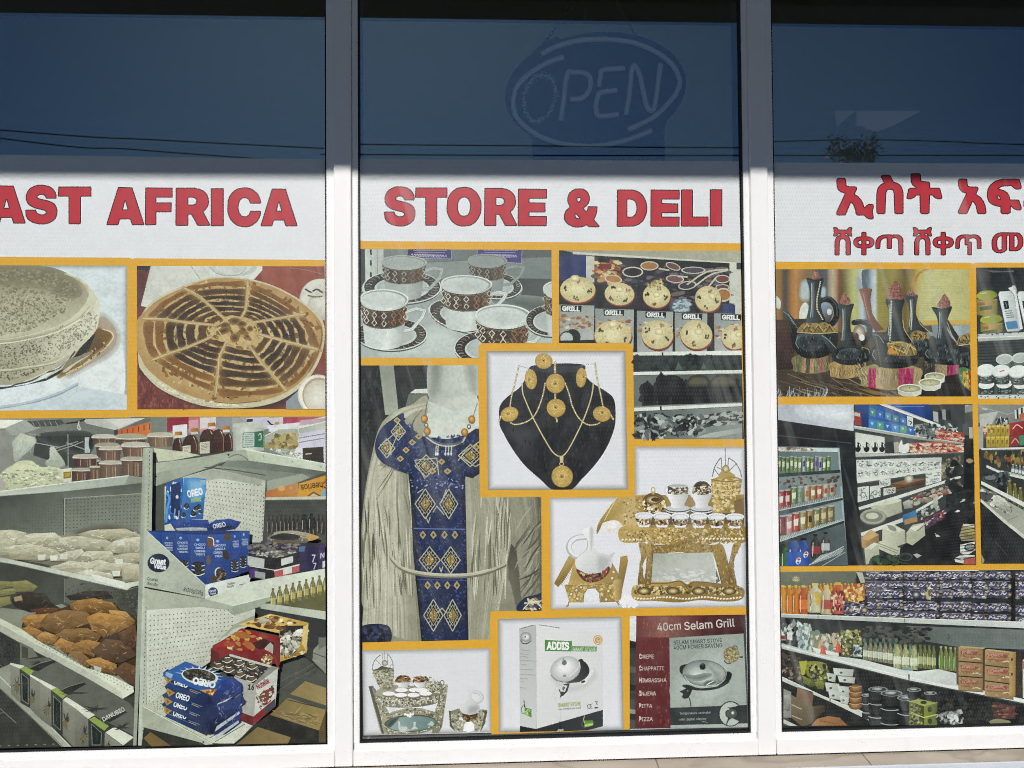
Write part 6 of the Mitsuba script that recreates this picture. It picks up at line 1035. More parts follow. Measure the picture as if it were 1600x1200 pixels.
# ---------------------------------------------------------------- middle pane: round silver set
photo(WC, Polygon(pts('566,1016.5 766,1013 767.6,1143.5 568,1148.8')).difference(FR7), 'printed picture of a round silver gilt tea stand with a pale pot on a burner', (), '#d9dcdc')
RIM(S.clip, ['#a3a8a6', '#b3b8b6', '#c0c5c4', '#cbcfcf', '#d3d7d8', '#dadedf'], 1.5)
V(550, 1000, 6.667)
G1, G2, G3 = '#aaa98e', '#77775f', '#565744'
part('tea_stand')
P((G2, G1, 180, 480, 400, 900), '172,482 215,475 250,520 300,640 380,740 440,980 320,990 290,940'); SC(['#c9c9b2', G3, '#8d8d72'], '180,490 215,480 300,650 380,760 430,975 330,985', 200, 8, 2); P(G3, '172,482 200,484 300,800 330,985 310,970 280,860'); P((G1, G2, 980, 470, 880, 900), '930,460 1000,462 995,520 940,900 900,975 830,985 860,760'); SC(['#c9c9b2', G3, '#8d8d72'], '935,470 995,470 935,900 840,975 870,760', 170, 8, 3)
B((G1, G2, 500, 700, 600, 960), '310,860 360,790 440,740 560,710 640,705 760,715 860,750 900,800 890,880 840,930 740,965 600,990 440,985 340,950'); SC(['#d0d0ba', G3, '#8f8f75', '#b9b99f'], '320,860 450,745 640,710 860,760 895,850 830,930 600,985 380,965', 420, 8, 4); E(G3, 610, 868, 276, 92, -3); E(('#8fa6a0', '#64807c', 400, 800, 800, 930), 618, 870, 256, 78, -3); SOFT('#3f4a44', '#5f736e', '370,880 420,830 480,810 400,900', 20); SC(['#c6cec8', '#a9b8b2'], '490,900 560,910 600,940 500,945', 40, 14, 5); P('#c3cbc4', '478,845 500,850 505,910 520,935 490,938'); P('#c3cbc4', '640,850 665,855 660,900 690,925 600,935 640,905'); SC(['#b5c2bc'], '780,880 840,850 850,890 790,915', 14, 10, 6); L('#d6d6c2', 5, '320,880 430,945 600,960', True); C(G3, 4, '380,785 520,740 700,735 860,780'); SC(['#f4f4ec'], '540,770 640,770 600,805', 26, 9, 12)
P('#e3e6e6', '360,690 420,700 600,702 880,640 900,640 860,745 700,705 560,708 390,755')
B(('#8d8d74', '#6a6a54', 300, 600, 800, 640), '240,560 330,585 500,600 700,600 840,570 910,560 905,640 800,680 640,700 480,705 340,690 262,640'); SC(['#c6c6b0', G3, '#a3a38a', '#e0e0d0'], '250,570 500,605 850,575 900,580 890,640 640,695 340,685 270,640', 300, 8, 7)
for k in range(8): E('#c3c3ae', 320 + k * 66, 640 + 14 * math.sin(k / 7 * 3.14), 15, 22); E(G3, 326 + k * 66, 642 + 14 * math.sin(k / 7 * 3.14), 8, 14)
B((G1, G2, 300, 500, 700, 560), '250,540 300,500 420,470 640,480 840,480 930,470 940,560 840,580 600,605 400,600 260,575')
part('basket_burner'); C(G3, 7, '215,310 220,250 250,195 295,155'); C(G3, 7, '365,140 400,180 425,240 428,310'); 
for q in ('340,118 342,230', '318,140 322,240', '372,150 368,240', '245,200 300,260', '410,250 395,290'): L('#8d8d7c', 6, q)
ER('#c6c8b8', '#7d7d68', 342, 240, 34, 30); B(G3, '215,310 260,300 310,270 350,280 430,300 425,330 330,310 240,330'); P((G1, G2, 240, 320, 420, 500), '212,320 300,315 436,300 436,400 430,490 380,520 290,500 240,400'); SC(['#c9c9b0', G3, '#8f8f72', '#b5b598'], '218,330 430,310 430,400 425,490 300,500 245,400', 260, 9, 9)
for cx, lid in ((532, 1), (715, 0)):
    part('coffee_jar'); 
    for k in range(3): E(['#5d5f55', '#d3d6d0', '#6d6f64'][k], cx, 492 - k * 6, 74, 18)
    C('#cfd2cc', 12, [(cx - 80, 470), (cx - 96, 420), (cx - 84, 385), (cx - 64, 400)]); B(('#eceeea', '#b3b8b2', cx - 30, 440, cx + 70, 440), [(cx - 80, 400), (cx + 80, 400), (cx + 76, 440), (cx + 40, 490), (cx - 40, 490), (cx - 76, 440)])
    q = [(cx - 82, 440), (cx - 60, 385), (cx, 362 if lid else 376), (cx + 60, 380), (cx + 80, 430), (cx, 440)]; B('#4c4032', q); SC(['#a98d5c', '#7d5d3c', '#2a241e', '#c9b98d', '#8d4a34'], q, 90, 8, cx, 2, 0)
    if lid: P('#dadcd6', [(cx - 10, 340), (cx + 8, 340), (cx + 14, 368), (cx - 16, 368)])
part('silver_bowl'); C('#7d7d68', 8, '800,420 810,385 830,395'); C('#6d6d58', 9, '915,440 940,420 960,440 945,470 925,480'); B((G1, G2, 780, 440, 900, 520), '760,450 830,425 900,430 940,470 920,560 790,560'); SC(['#d0d0bc', G3, '#b5b59c'], '770,450 900,440 930,480 910,550 790,550', 120, 8, 3); P('#c6cac4', '830,460 840,400 860,400 856,460'); P('#d3d6d0', '870,440 880,400 890,402 886,440')
for cx, cy in ((516, 520), (655, 520), (725, 522), (384, 558), (508, 572), (640, 572), (766, 556)):
    part('small_cup'); E('#4f5044', cx, cy + 16, 62, 22); E('#8d8d7a', cx, cy + 8, 66, 24); E('#eceeec', cx, cy, 66, 22); E('#f6f7f5', cx, cy + 2, 54, 15)
part('pot_burner'); P((G2, G1, 1020, 760, 1200, 900), '1008,735 1035,740 1100,715 1330,720 1390,725 1412,740 1380,880 1335,960 1270,950 1080,955 1020,900'); SC(['#c9c9b2', G3, '#8d8d72', '#b5b59c'], '1015,750 1400,740 1370,890 1330,950 1080,950 1025,890', 300, 9, 4); P(G3, '1008,735 1030,738 1030,860 1075,950 1020,900'); P(G3, '1390,725 1412,740 1380,880 1340,955 1360,860'); E('#eceeec', 1150, 822, 36, 16, 10); P('#f2f4f4', '1158,945 1165,885 1190,855 1240,850 1272,880 1275,945 1215,958'); SC(['#4a3a26', '#8d7040', '#2a2218', '#a98d5c'], '1150,780 1320,770 1290,830 1240,850 1170,840', 120, 10, 6); P('#d9dcdc', '1310,955 1335,930 1330,958')
part('clay_pot'); L('#b5b9b5', 34, '1270,545 1310,545 1350,580 1350,620 1300,655', True); L('#d3d6d2', 22, '1270,543 1310,543 1346,578 1346,616 1302,648', True); B(('#dadcd8', '#b9bcb8', 1180, 620, 1310, 720), '1195,485 1235,475 1278,485 1268,520 1250,560 1255,610 1300,650 1325,710 1300,760 1225,775 1150,760 1115,710 1095,680 1068,655 1110,650 1140,665 1190,625 1205,560 1200,515'); SOFT('#a6aaa6', '#c3c6c2', '1230,700 1310,690 1300,745 1220,765', 34); B('#4a3826', '1150,765 1225,782 1310,762 1295,790 1220,800 1165,790')

# ---------------------------------------------------------------- middle pane: white stove box
photo(WC, FR7.intersection(Polygon(pts('700,900 1100,900 1100,1141 984,1139.6 768,1147.5 700,1148'))), 'gold border with a rounded corner round the white stove box picture', (), GOLD)
photo(WC, IN7.intersection(Polygon(pts('700,900 1100,900 1100,1138 768,1144.6 700,1148'))), 'printed picture of a white carton for a smart stove with green lettering', (), '#dadede')
RIM(S.clip, ['#959a97', '#a8adab', '#b8bdbc', '#c5caca', '#cfd4d4', '#d7dbdc', '#dcdfe1'], 1.5)
V(760, 950, 5.713)
part('stove_carton')
P(('#b6bbb6', '#c9cec9', 290, 300, 440, 600), '293,188 440,150 446,1078 300,1052'); P(('#dfe2e0', '#d2d6d3', 450, 200, 1030, 800), '440,150 660,180 1042,215 1040,910 446,1078'); L('#2c302e', 5, '295,187 420,152'); L('#2c302e', 5, '470,150 655,178'); L('#a3a8a4', 3, '442,152 446,1076')
P(('#24292a', '#353b3c', 500, 1080, 1000, 950), '446,1078 1040,908 1040,1056 900,1092 446,1110'); P('#1c2021', '300,1052 446,1080 446,1120 300,1120'); L('#101314', 8, '656,1010 660,1090'); SC(['#b9bdb9'], '640,1085 690,1080 680,1100 640,1100', 16, 5, 3)
P('#4d8a3a', '522,284 764,296 762,388 522,384'); P('#548c40', '764,340 986,344 984,388 764,386'); TX('#eef2ea', 'ADDIS', 540, 368, 64, 1, 196, True, .05); TX('#d5e2cc', 'SMART STOVE', 768, 382, 28, 0, 206, True, -.005)
E('#c9a45c', 995, 286, 42, 44); E('#e3d8ba', 995, 286, 33, 35); E('#bd9448', 995, 286, 26, 28); C('#f0e6cc', 5, '982,286 990,296 1000,298 1010,288'); L('#f0e6cc', 5, '995,268 995,296')
SOFT('#c3c8c4', '#d6dad7', '580,620 740,700 900,660 960,560 980,620 860,720 700,740', 40); B('#dfe2df', '880,640 930,560 960,540 955,580 890,670 855,675'); L('#a9aeaa', 4, '960,540 955,580 890,670', True); P('#2c302f', '845,655 880,645 882,660 850,672')
B(('#4c5050', '#2a2e2e', 740, 640, 900, 520), '828,460 870,475 905,510 920,560 900,610 840,655 770,668 700,665 620,645 680,600'); ER('#f0f2f0', '#b6bbb8', 705, 545, 140, 112, -22, 6, -6, -20, .3); L('#f6f7f6', 5, '832,480 825,520 790,570 740,610', True); E('#8d9290', 697, 605, 16, 12); L('#2a2d2c', 5, '575,600 620,640 690,662', True); B('#6d7270', '672,490 690,465 712,470 716,495 700,510 678,505'); P('#8d9290', '680,446 692,444 694,472 682,472')
P('#3a3f3e', '690,680 745,668 725,740 690,780 668,790 655,808 660,775'); P('#d9dcd9', '680,688 722,692 700,748 668,742'); P('#5d6260', '682,700 706,704 694,734 676,730'); C('#3a3f3e', 10, '650,730 660,750 668,770'); C('#c6cac7', 5, '640,640 610,740 620,820 660,900'); L('#b3b8b4', 4, '658,900 658,1000')
TX('#8a9a2e', 'SMART STOVE', 645, 884, 32, -4, 200, True, .02); TX('#3c403e', '40cm POWER SAVING STOVE', 645, 912, 14, -4, 200)
L('#23282a', 6, '924,858 908,864 902,880 908,894 924,896', True); L('#23282a', 6, '944,856 930,862 925,878 930,892 944,896', True); L('#23282a', 5, '926,877 940,877'); L('#3a4042', 4, '972,830 994,866'); L('#3a4042', 4, '994,830 974,866'); L('#3a4042', 4, '968,836 998,832'); R('#23282a', 966, 884, 998, 896)
P('#8fb84e', '875,1036 955,1018 952,1048 876,1066'); P('#5a8a34', '870,1000 905,1005 950,1000 952,1024 880,1034'); C('#c6d8a8', 5, '875,960 868,1000 880,1030'); L('#e3ecd0', 4, '880,1052 945,1036'); C('#6d7a5c', 4, '868,1000 850,1040 868,1065')
E('#c3c8c4', 352, 265, 48, 36); ER('#dfe2df', '#8d9290', 352, 258, 50, 44); E('#17191a', 345, 258, 6, 10); C('#2a2d2c', 8, '306,285 320,312 345,318 375,312 398,290')
for k, (y, w) in enumerate(((372, 85), (408, 80), (430, 68), (465, 130), (500, 60), (545, 118), (590, 138), (625, 72), (650, 30), (708, 55))): L('#8d948e', 5, [(300, y), (300 + w, y + 9)])
P('#5a8a34', '342,885 402,905 402,978 342,950'); C('#5a8a34', 8, '325,872 312,900 318,935 335,945'); P('#23282a', '332,815 340,830 342,860 350,880 336,886'); SC(['#b6cf92', '#3c6a28'], '345,895 400,915 400,970 345,945', 14, 6, 3)

# ---------------------------------------------------------------- middle pane: red grill box
photo(WC, Polygon(pts('981,962.6 1164.8,960.4 1169.4,1136 984,1139')).difference(FR7), 'printed picture of a dark red grill carton with a menu list and a covered pan', (), '#23282a')
V(970, 950, 5.714)
P('#e3e6e4', '62,66 138,72 138,302 66,286'); P(('#2c3132', '#4b5152', 70, 290, 130, 900), '66,286 138,302 130,1090 80,1090'); 
for k, (y, c) in enumerate(((300, '#1c2021'), (400, '#3a4041'), (520, '#565c58'), (680, '#23282a'), (760, '#343a3b'), (900, '#8d928c'), (940, '#2a2f30'))): P(c, [(70, y), (136, y + 8), (134, y + 60), (72, y + 56)])
part('grill_carton')
P(('#5c2427', '#431b1e', 400, 80, 800, 240), '138,70 1112,52 1135,1090 128,1090'); P(('#6a2c2e', '#5a1f22', 200, 200, 280, 1000), '136,250 440,262 442,1090 128,1090'); P(('#6d2c2f', '#94655a', 150, 200, 340, 120), '138,72 420,74 430,262 138,262'); P(('#94655a', '#5c2428', 330, 120, 700, 120), '420,74 720,72 715,250 430,262'); SC(['#8d5a54', '#a47d70', '#7d4643'], '180,90 560,90 520,240 200,300', 170, 4, 3, 4, 90); SC(['#5c2024', '#803a3a', '#8f4a48'], '140,300 430,300 436,1060 135,1060', 130, 7, 4, 4, 90)
TX('#cfc6bf', '40cm', 328, 205, 68, -4, 210, False, .012); TX('#d9d2cb', 'Selam Grill', 570, 196, 70, -4, 448, False, .012)
P(('#98a09a', '#aab1ab', 450, 270, 1100, 800), '434,266 1096,228 1135,1090 444,1090'); SOFT('#b3b9b4', '#a1a8a2', '760,420 960,440 900,800 600,860 500,700', 120)
TX('#3c4042', 'SELAM SMART STOVE', 472, 326, 34, -3, 432, False, .02); TX('#3c4042', '40CM POWER SAVING', 474, 372, 36, -3, 432, False, .02)
for y, s_, w in ((452, 'CREPE', 132), (558, 'CHAPPATTI', 220), (664, 'HIMBASSHA', 246), (782, 'INJERA', 152), (892, 'PITTA', 118), (1010, 'PIZZA', 122)): TX('#cbb9b0', s_, 163, y, 34, -1, w, True, -.01); TX('#dccdc4', s_[0], 163, y, 42, -1, w / len(s_) * .8, True)
B('#2b2f30', '1050,405 1060,430 1090,430 1086,445 1060,440'); L('#565c5a', 9, '990,350 1010,338 1035,345 1040,360', True); L('#565c5a', 12, '925,470 950,495 985,490', True); ER('#a5966c', '#7a6c46', 988, 416, 72, 72); SC(['#8d7d52', '#b9ab80', '#6b5d3a', '#c9bd94'], ering(988, 416, 68, 68), 120, 6, 3); C('#9a9074', 4, ering(988, 416, 70, 70), True)
B('#24282a', '524,560 530,520 570,503 605,505 570,530 545,590'); B('#1f2325', '935,580 960,565 990,585 985,625 960,660 930,690 870,715 860,700 930,640'); B('#2c3032', '548,690 600,685 700,715 830,705 880,690 960,650 960,670 880,715 780,735 680,735 580,715')
ER('#d3d8d3', '#7d8482', 742, 582, 192, 118, 4, 6, -40, 30, .3); SOFT('#6d7573', '#98a09d', '560,590 650,610 760,590 800,600 700,640 580,620', 26); SOFT('#aab1ad', '#8d9592', '800,500 920,560 900,630 840,560', 40); SOFT('#5c6462', '#a5aca8', '735,690 760,655 830,645 850,665 790,690', 14); C('#dfe3df', 8, '765,685 800,665 830,650'); L('#4c5250', 4, ering(742, 582, 192, 118, 4), closed=True); C('#e3e6e2', 4, '570,610 620,670 720,698 850,685'); B('#1c2022', '702,520 715,498 735,492 752,505 755,530 740,550 712,545'); E('#4a5052', 728, 505, 12, 8)
B('#2a2e30', '525,745 560,728 620,695 640,700 630,750 600,800 565,808 545,790 555,765'); E('#6d7371', 596, 738, 8); C('#1a1d1e', 8, '605,790 618,830 626,880')
P(('#2c3234', '#353c3e', 450, 900, 1100, 1000), '440,890 1124,864 1132,1028 442,1044'); TX('#a9b0ae', 'Temperature controller', 522, 950, 20, -2, 284, False); TX('#a9b0ae', 'with digital display', 520, 1004, 20, -2, 244, False); L('#9aa09c', 5, '725,1010 770,1020')
P(('#a3aaa4', '#b6bcb7', 450, 1050, 1100, 1050), '442,1046 1132,1030 1136,1075 444,1085'); E('#1c2022', 978, 944, 106, 114); E('#b9bfba', 978, 944, 97, 105); B('#2c3133', '945,880 975,885 1010,880 1060,870 1090,880 1130,890 1128,1000 1060,1010 1000,985 965,1000 945,1045 940,1030 955,985 935,960 935,920 970,900'); P('#2c3133', '1060,880 1130,866 1132,1028 1062,1006'); ER('#eef0ee', '#5c6260', 998, 934, 16, 18); E('#4c5250', 990, 940, 46, 40); ER('#eef0ee', '#7d8380', 998, 934, 16, 18)
P('#3a3f40', '1092,60 1116,58 1140,1090 1134,1090 1104,420'); L('#5d6264', 3, '1096,228 1112,420 1135,1088')
flush()

# ---------------------------------------------------------------- right pane: black clay coffee pots
photo(WR, '1209,420.6 1513.6,420.4 1517.2,619.5 1211.5,619.8', 'printed picture of black clay coffee pots on woven rings beside tea lights', (), '#4a4030')
V(1200, 400, 4.706)
def HG(stops, y0, y1, dx=0):
    """A blurred backdrop: soft upright bands, each running into the next."""
    for (xa, ca), (xb, cb) in zip(stops, stops[1:]): P((ca, cb, xa, y0, xb, y0), [(xa, y0), (xb + 1, y0), (xb + 1 + dx, y1), (xa + dx, y1)])
HG([(x, '#' + c) for x, c in ((20, 'a9854c'), (70, '96733e'), (95, '8a6838'), (112, '5a4c3a'), (132, '4a4846'), (150, '7a5c3a'), (175, 'a87440'), (205, 'b98446'), (232, 'a07646'), (270, '8a7048'), (320, '7d6a4a'), (370, '55544e'), (400, '465058'), (430, '565858'), (448, '9a8c78'), (475, 'b9a98e'), (500, 'a98c70'), (520, '7d523a'), (545, '66502e'), (570, '77703c'), (600, 'a3a058'), (625, 'b9bc74'), (655, 'b3b36c'), (672, 'b3bcb4'), (695, 'b9c6cc'), (712, '8d9cac'), (728, '5c6878'), (742, '7a8898'), (760, 'a9b8c2'), (785, 'c6cfd3'), (797, 'b0b090'), (808, '93893f'), (860, '8d8342'), (930, '93854a'), (975, '7d6c3c'), (1005, '68582f'), (1040, '85743e'), (1068, 'a88842'), (1090, 'b5a058'), (1120, 'bfb878'), (1180, 'c6c288'), (1320, 'c3be82'), (1440, 'bcb678'), (1490, 'b5ae72'))], 90, 560)
P('#cdaa4c', '1130,475 1488,468 1488,505 1130,510'); L('#b5853a', 18, '1175,96 1110,130 1060,220', True); C('#cfa85c', 7, '1480,100 1250,95 1130,115'); P(('#7d8a90', '#9aa4a6', 1150, 510, 1480, 600), '1120,508 1490,504 1490,650 1130,650'); P(('#b3bfc6', '#98a4aa', 1350, 540, 1430, 540), '1350,520 1425,505 1420,580 1370,590'); P('#55463a', '1140,515 1200,512 1210,560 1150,560')
B('#4f5a68', '690,110 725,110 720,180 735,240 700,250 690,190'); B('#94a3b3', '660,150 690,200 680,260 655,230'); pass
for y in range(115, 480, 18): L('#a5a062', 2, [(800, y), (860, y)]); L('#adb07a', 2, [(1110, y), (1478, y)])
SOFT('#b3c0c6', '#8d7a56', '245,200 300,190 300,315 240,312', 24); SOFT('#a3b8cc', '#565a5a', '380,240 420,232 420,300 382,296', 16); B('#d9dcd6', '235,390 275,340 310,400 300,470 235,480'); B('#cfd3c9', '45,310 70,300 95,340 85,390 55,370'); P(('#4c3a2c', '#3a2e28', 50, 470, 300, 560), '40,470 300,460 300,560 40,570'); P(('#4a3230', '#2e2422', 50, 570, 180, 850), '44,565 190,565 190,860 44,850')
P(('#2b241f', '#463a2e', 700, 840, 400, 1030), '40,840 700,800 1500,900 1500,1050 40,1050')
rng = random.Random(21)
for k in range(90): x = rng.uniform(40, 1000); y = 870 + (x / 1000) * 60 + rng.uniform(-25, 150); L(rng.choice(['#7d6a50', '#2a221c', '#94826a', '#5c4a38', '#3a2f26', '#6b5a46']), rng.uniform(3, 8), [(x, y), (x + rng.uniform(60, 200), y + rng.uniform(30, 70))])
for k in range(60): x = rng.uniform(45, 440); y = 960 + rng.uniform(0, 80); C(rng.choice(['#c3c6cc', '#8d949c', '#3c4248', '#a9aeb6']), rng.uniform(3, 6), [(x, y), (x + rng.uniform(-14, 4), y + 25), (x - rng.uniform(-4, 20), y + 60)])
P(('#7d5c34', '#8f6c40', 650, 980, 900, 1030), '655,975 760,985 940,1030 780,1020'); P('#1d1a18', '1130,870 1500,900 1500,1040 1120,1040'); P('#2c211c', '1300,760 1500,780 1500,1040 1300,960')
def ring(cx, cy, rx, h, bands, seed):
    part('woven_ring'); ry = rx * .24
    B(bands[0], [(cx - rx, cy), (cx - rx * .98, cy + h * .6), (cx - rx * .7, cy + h), (cx, cy + h + ry * .5), (cx + rx * .7, cy + h), (cx + rx * .98, cy + h * .6), (cx + rx, cy), (cx, cy - ry)]); n = len(bands)
    for i, c in enumerate(bands):
        x0, x1 = cx - rx + 2 * rx * i / n, cx - rx + 2 * rx * (i + 1) / n; f = lambda x: ry * .5 * (1 - ((x - cx) / rx) ** 2); P(c, [(x0 + 6, cy - 4), (x1 + 6, cy - 4), (x1, cy + h * .95 + f(x1)), ((x0 + x1) / 2, cy + h * .95 + f((x0 + x1) / 2)), (x0, cy + h * .95 + f(x0))])
    rg = random.Random(seed)
    for k in range(int(rx * .75)):
        x = cx + rg.uniform(-.95, .95) * rx; i = min(int((x - cx + rx) / (2 * rx) * n), n - 1); t = rg.uniform(-8, 8); y = cy + rg.uniform(-.1, .7) * h
        C(blend(bands[i], rg.choice(['#f0e0b8', '#20160e', '#20160e']), rg.uniform(.15, .5)), 3.2, [(x, y), (x + t, y + h * .16), (x - t * .4, y + h * .34)])
K1, K2, K3 = '#4c565a', '#22282b', '#121517'
def body(s, lx, hx=None):
    q = pts(s); x0, x1 = q[:, 0].min(), q[:, 0].max(); y0, y1 = q[:, 1].min(), q[:, 1].max()
    B((K2, K3, (x0 + x1) / 2, y0, (x0 + x1) / 2, y1), q); c = np.array([x0 + (x1 - x0) * lx, y0 + (y1 - y0) * .45]); B((K1, K2, c[0], y0, c[0] + (x1 - x0) * .3, y1), (q - c) * .62 + c - [0, (y1 - y0) * .03]); B(('#333b3e', K2, c[0], y0, c[0], y1), (q - c) * .4 + c)
    C('#8d989c', 5, [(x0 + (x1 - x0) * (lx - .16), y0 + (y1 - y0) * .3), (x0 + (x1 - x0) * (lx - .2), y0 + (y1 - y0) * .5), (x0 + (x1 - x0) * (lx - .14), y0 + (y1 - y0) * .68)]); SC(['#5c676b', '#14181a', '#3a4347'], (q - q.mean(0)) * .8 + q.mean(0), 60, 6, int(x0), 2.5, 90)
def neck(s, x, y0, y1, beads=0):
    q = pts(s); B((K1, K3, q[:, 0].min(), y0, q[:, 0].max(), y0), q); L('#a9b4b8', 6, [(x, y0 + 20), (x + 3, (y0 + y1) / 2), (x - 6, y1 - 20)], True); L('#5d686c', 12, [(x + 14, y0 + 20), (x + 16, (y0 + y1) / 2), (x + 8, y1 - 20)], True); L('#808c90', 4, [(x + 6, y0 + 30), (x + 8, y1 - 30)])
def stop(s): q = pts(s); B(('#a87468', '#7d4c44', q[:, 0].min(), 0, q[:, 0].max(), 0), q); SC(['#b98a78', '#6b3e38', '#9a6a5e'], q, 40, 4, 3, 2.5, 80)
def gold(s, c='#7d6838'): 
    q = pts(s); B((blend(c, '#d8c080', .3), c, 0, q[:, 1].min(), 0, q[:, 1].max()), q); w, h = np.ptp(q[:, 0]), np.ptp(q[:, 1]); a, b = q[:, 0].min(), q[:, 1].min()
    for k in range(3): L('#c6ad6c', 4, [(a + w * (.1 + .28 * k), b + h * .9), (a + w * (.24 + .28 * k), b + h * .2), (a + w * (.38 + .28 * k), b + h * .9)]); L('#3c2f1a', 5, [(a + w * (.15 + .28 * k), b + h * .92), (a + w * (.24 + .28 * k), b + h * .42), (a + w * (.33 + .28 * k), b + h * .92)])
    SC(['#54421f', '#a5884c', '#3c2f1a'], q, 50, 5, int(a), 2)
ring(320, 745, 138, 105, ['#7a6a48', '#5c6a44', '#a8805a', '#4a4438', '#b98a62', '#6b7a50', '#a5605c', '#8a7a54', '#5c4c38'], 3)
part('coffee_pot'); L('#15191b', 44, '400,330 450,320 495,370 500,450 460,505 410,510', True); L('#424c50', 10, '405,318 450,306 500,362 508,440', True); B(('#8f9cae', '#3a342e', 420, 350, 460, 480), '390,360 430,340 470,380 475,440 440,490 400,470'); E('#c9ccd0', 450, 410, 18, 24)
body('170,570 220,545 340,530 460,540 510,575 510,640 470,710 380,750 270,750 200,700 175,640', .3); B((K1, K3, 100, 400, 240, 540), '98,398 140,405 180,450 235,510 215,545 180,560 170,520 140,460'); C('#7d888c', 5, '110,405 150,440 190,500'); 
for k in range(10): E('#b9aa84', 150 + k * 7, 428 + k * 11, 3)
gold('215,560 250,505 300,485 400,485 460,510 510,560 370,566'); L('#cdb87c', 5, '215,560 360,570 510,562', True); neck('285,165 345,172 405,165 395,230 385,330 400,420 420,480 340,492 280,485 295,400 305,300 300,230', 318, 180, 470); C('#23292b', 8, '286,166 345,180 405,168')
for k in range(24): y = 190 + k * 12; E('#d8cfae', 372 + 14 * math.sin(k * .19 + 2.2) + max(0, (k - 17) * 4), y, 6, 4.5, -20)
stop('320,165 335,115 350,92 370,130 388,165 350,172')
ring(560, 790, 105, 100, ['#a98a54', '#b39560', '#8d7244', '#a5884e', '#b8995e', '#927846'], 5)
part('coffee_pot'); L('#15191b', 40, '630,490 690,485 745,510 740,590 700,640', True); L('#48535a', 9, '640,476 700,472 752,500', True); ER('#c9c3b8', '#7d6a58', 670, 560, 44, 54); E('#e3e3e0', 690, 600, 20, 24); E('#5c4a3c', 650, 590, 16, 24)
body('470,720 500,690 560,665 660,655 740,680 760,720 740,770 660,800 560,800 490,775', .3); B((K1, K3, 390, 580, 520, 700), '388,575 430,600 490,650 520,700 500,735 470,720 430,660'); C('#8d989c', 5, '395,585 440,615 500,680')
neck('512,350 570,362 630,352 612,420 605,500 615,580 650,650 580,672 540,650 550,570 552,480 530,420', 548, 370, 640)
for y in (560, 575, 590, 605): C('#4a5458', 3, [(548, y), (580, y + 6), (614, y)])
stop('528,345 545,290 558,266 590,300 606,345 566,356'); C('#b39c54', 5, '690,670 735,685 748,715')
part('coffee_pot'); P(('#9a5a40', '#6b3c2c', 680, 250, 760, 250), '668,250 700,238 765,244 752,320 765,420 800,480 850,540 790,560 730,470 705,360'); B('#7d4632', '668,250 700,238 765,244 720,270'); L('#b8826a', 6, '700,280 720,380 745,460', True)
body('1030,600 1100,590 1180,600 1210,660 1170,730 1080,740 1040,690', .4); neck('1000,285 1050,295 1100,288 1090,360 1090,440 1140,510 1170,560 1050,570 1030,560 1040,440 1030,360', 1044, 300, 540); L('#c9c8b8', 7, '1046,330 1056,440 1050,540', True); C('#c9b87a', 4, '1095,420 1120,500 1200,570'); stop('1025,285 1042,250 1055,245 1082,285 1055,295'); gold('1050,570 1110,550 1190,585 1160,610 1060,620')
ring(1270, 775, 130, 95, ['#3a342c', '#2a2622', '#8a7a52', '#b09a68', '#9a2f5c', '#a84468'], 8)
part('coffee_pot'); L('#15191b', 34, '1310,480 1360,560 1400,620', True); C('#c9b87a', 4, '1318,490 1350,580 1380,640'); body('1140,700 1200,640 1290,650 1400,660 1490,690 1490,760 1400,800 1240,795 1160,770', .25); B((K1, K3, 1190, 600, 1240, 700), '1190,595 1230,600 1250,660 1230,720 1190,690'); body('1395,720 1450,690 1500,700 1500,840 1440,830 1400,790', .4); gold('1380,640 1440,575 1490,570 1490,640 1430,660'); L('#c9ccc4', 5, '1400,660 1490,645'); neck('1203,378 1275,385 1350,372 1325,450 1310,520 1340,590 1380,650 1250,650 1230,640 1250,540 1240,450', 1258, 395, 620); C('#2a3033', 7, '1204,380 1275,392 1350,374'); stop('1240,370 1260,335 1285,290 1302,282 1335,330 1335,372 1280,382'); stop('1240,370 1258,338 1285,345 1280,378')
ring(900, 830, 220, 130, ['#9a8a5c', '#b02c66', '#b8a070', '#a08858', '#8d7848', '#b02c66', '#a8285e', '#a89464'], 12)
part('coffee_pot'); body('750,700 800,640 880,630 1000,640 1080,670 1105,720 1090,790 980,825 850,822 770,780', .25); gold('870,640 960,625 1050,645 1090,690 1080,730 960,735 870,715'); P('#c98a32', '872,700 905,672 960,718 900,720'); L('#d8c588', 5, '880,645 1000,630 1085,690'); L('#d8c588', 4, '900,665 1000,710 1030,650'); C('#3a2e20', 8, '1105,720 1090,745 980,740')
neck('865,320 930,310 1000,320 985,400 985,480 1010,560 1050,640 960,625 850,615 880,520 890,420', 888, 340, 600)
for k in range(26): E('#d8d2ba', 905 - 5 * math.sin(k * .14) - max(0, (k - 16) * 1.5), 335 + k * 11.4, 6, 4.5, 20)
C('#d0c08c', 4, '990,470 1000,540 1060,630'); stop('873,312 885,250 920,198 938,182 970,220 995,312 935,318')
for k in range(4): L('#54302a', 3, [(890 + k * 28, 305), (908 + k * 20, 235)]); 
for y in (240, 265, 290): C('#54302a', 3, [(885, y), (935, y + 6), (990, y)])
B((K1, K3, 760, 580, 860, 640), '760,568 810,572 860,630 880,690 850,760 815,820 800,740 790,660'); C('#8d989c', 5, '772,576 815,590 850,640'); 
for k in range(16): E('#8d7a5c', 790 + k * 2.4, 585 + k * 14, 3.6)
SC(['#b8a574', '#8d7a4e', '#d3c28e'], '650,800 740,790 720,960 660,900', 60, 6, 14, 6, 60)
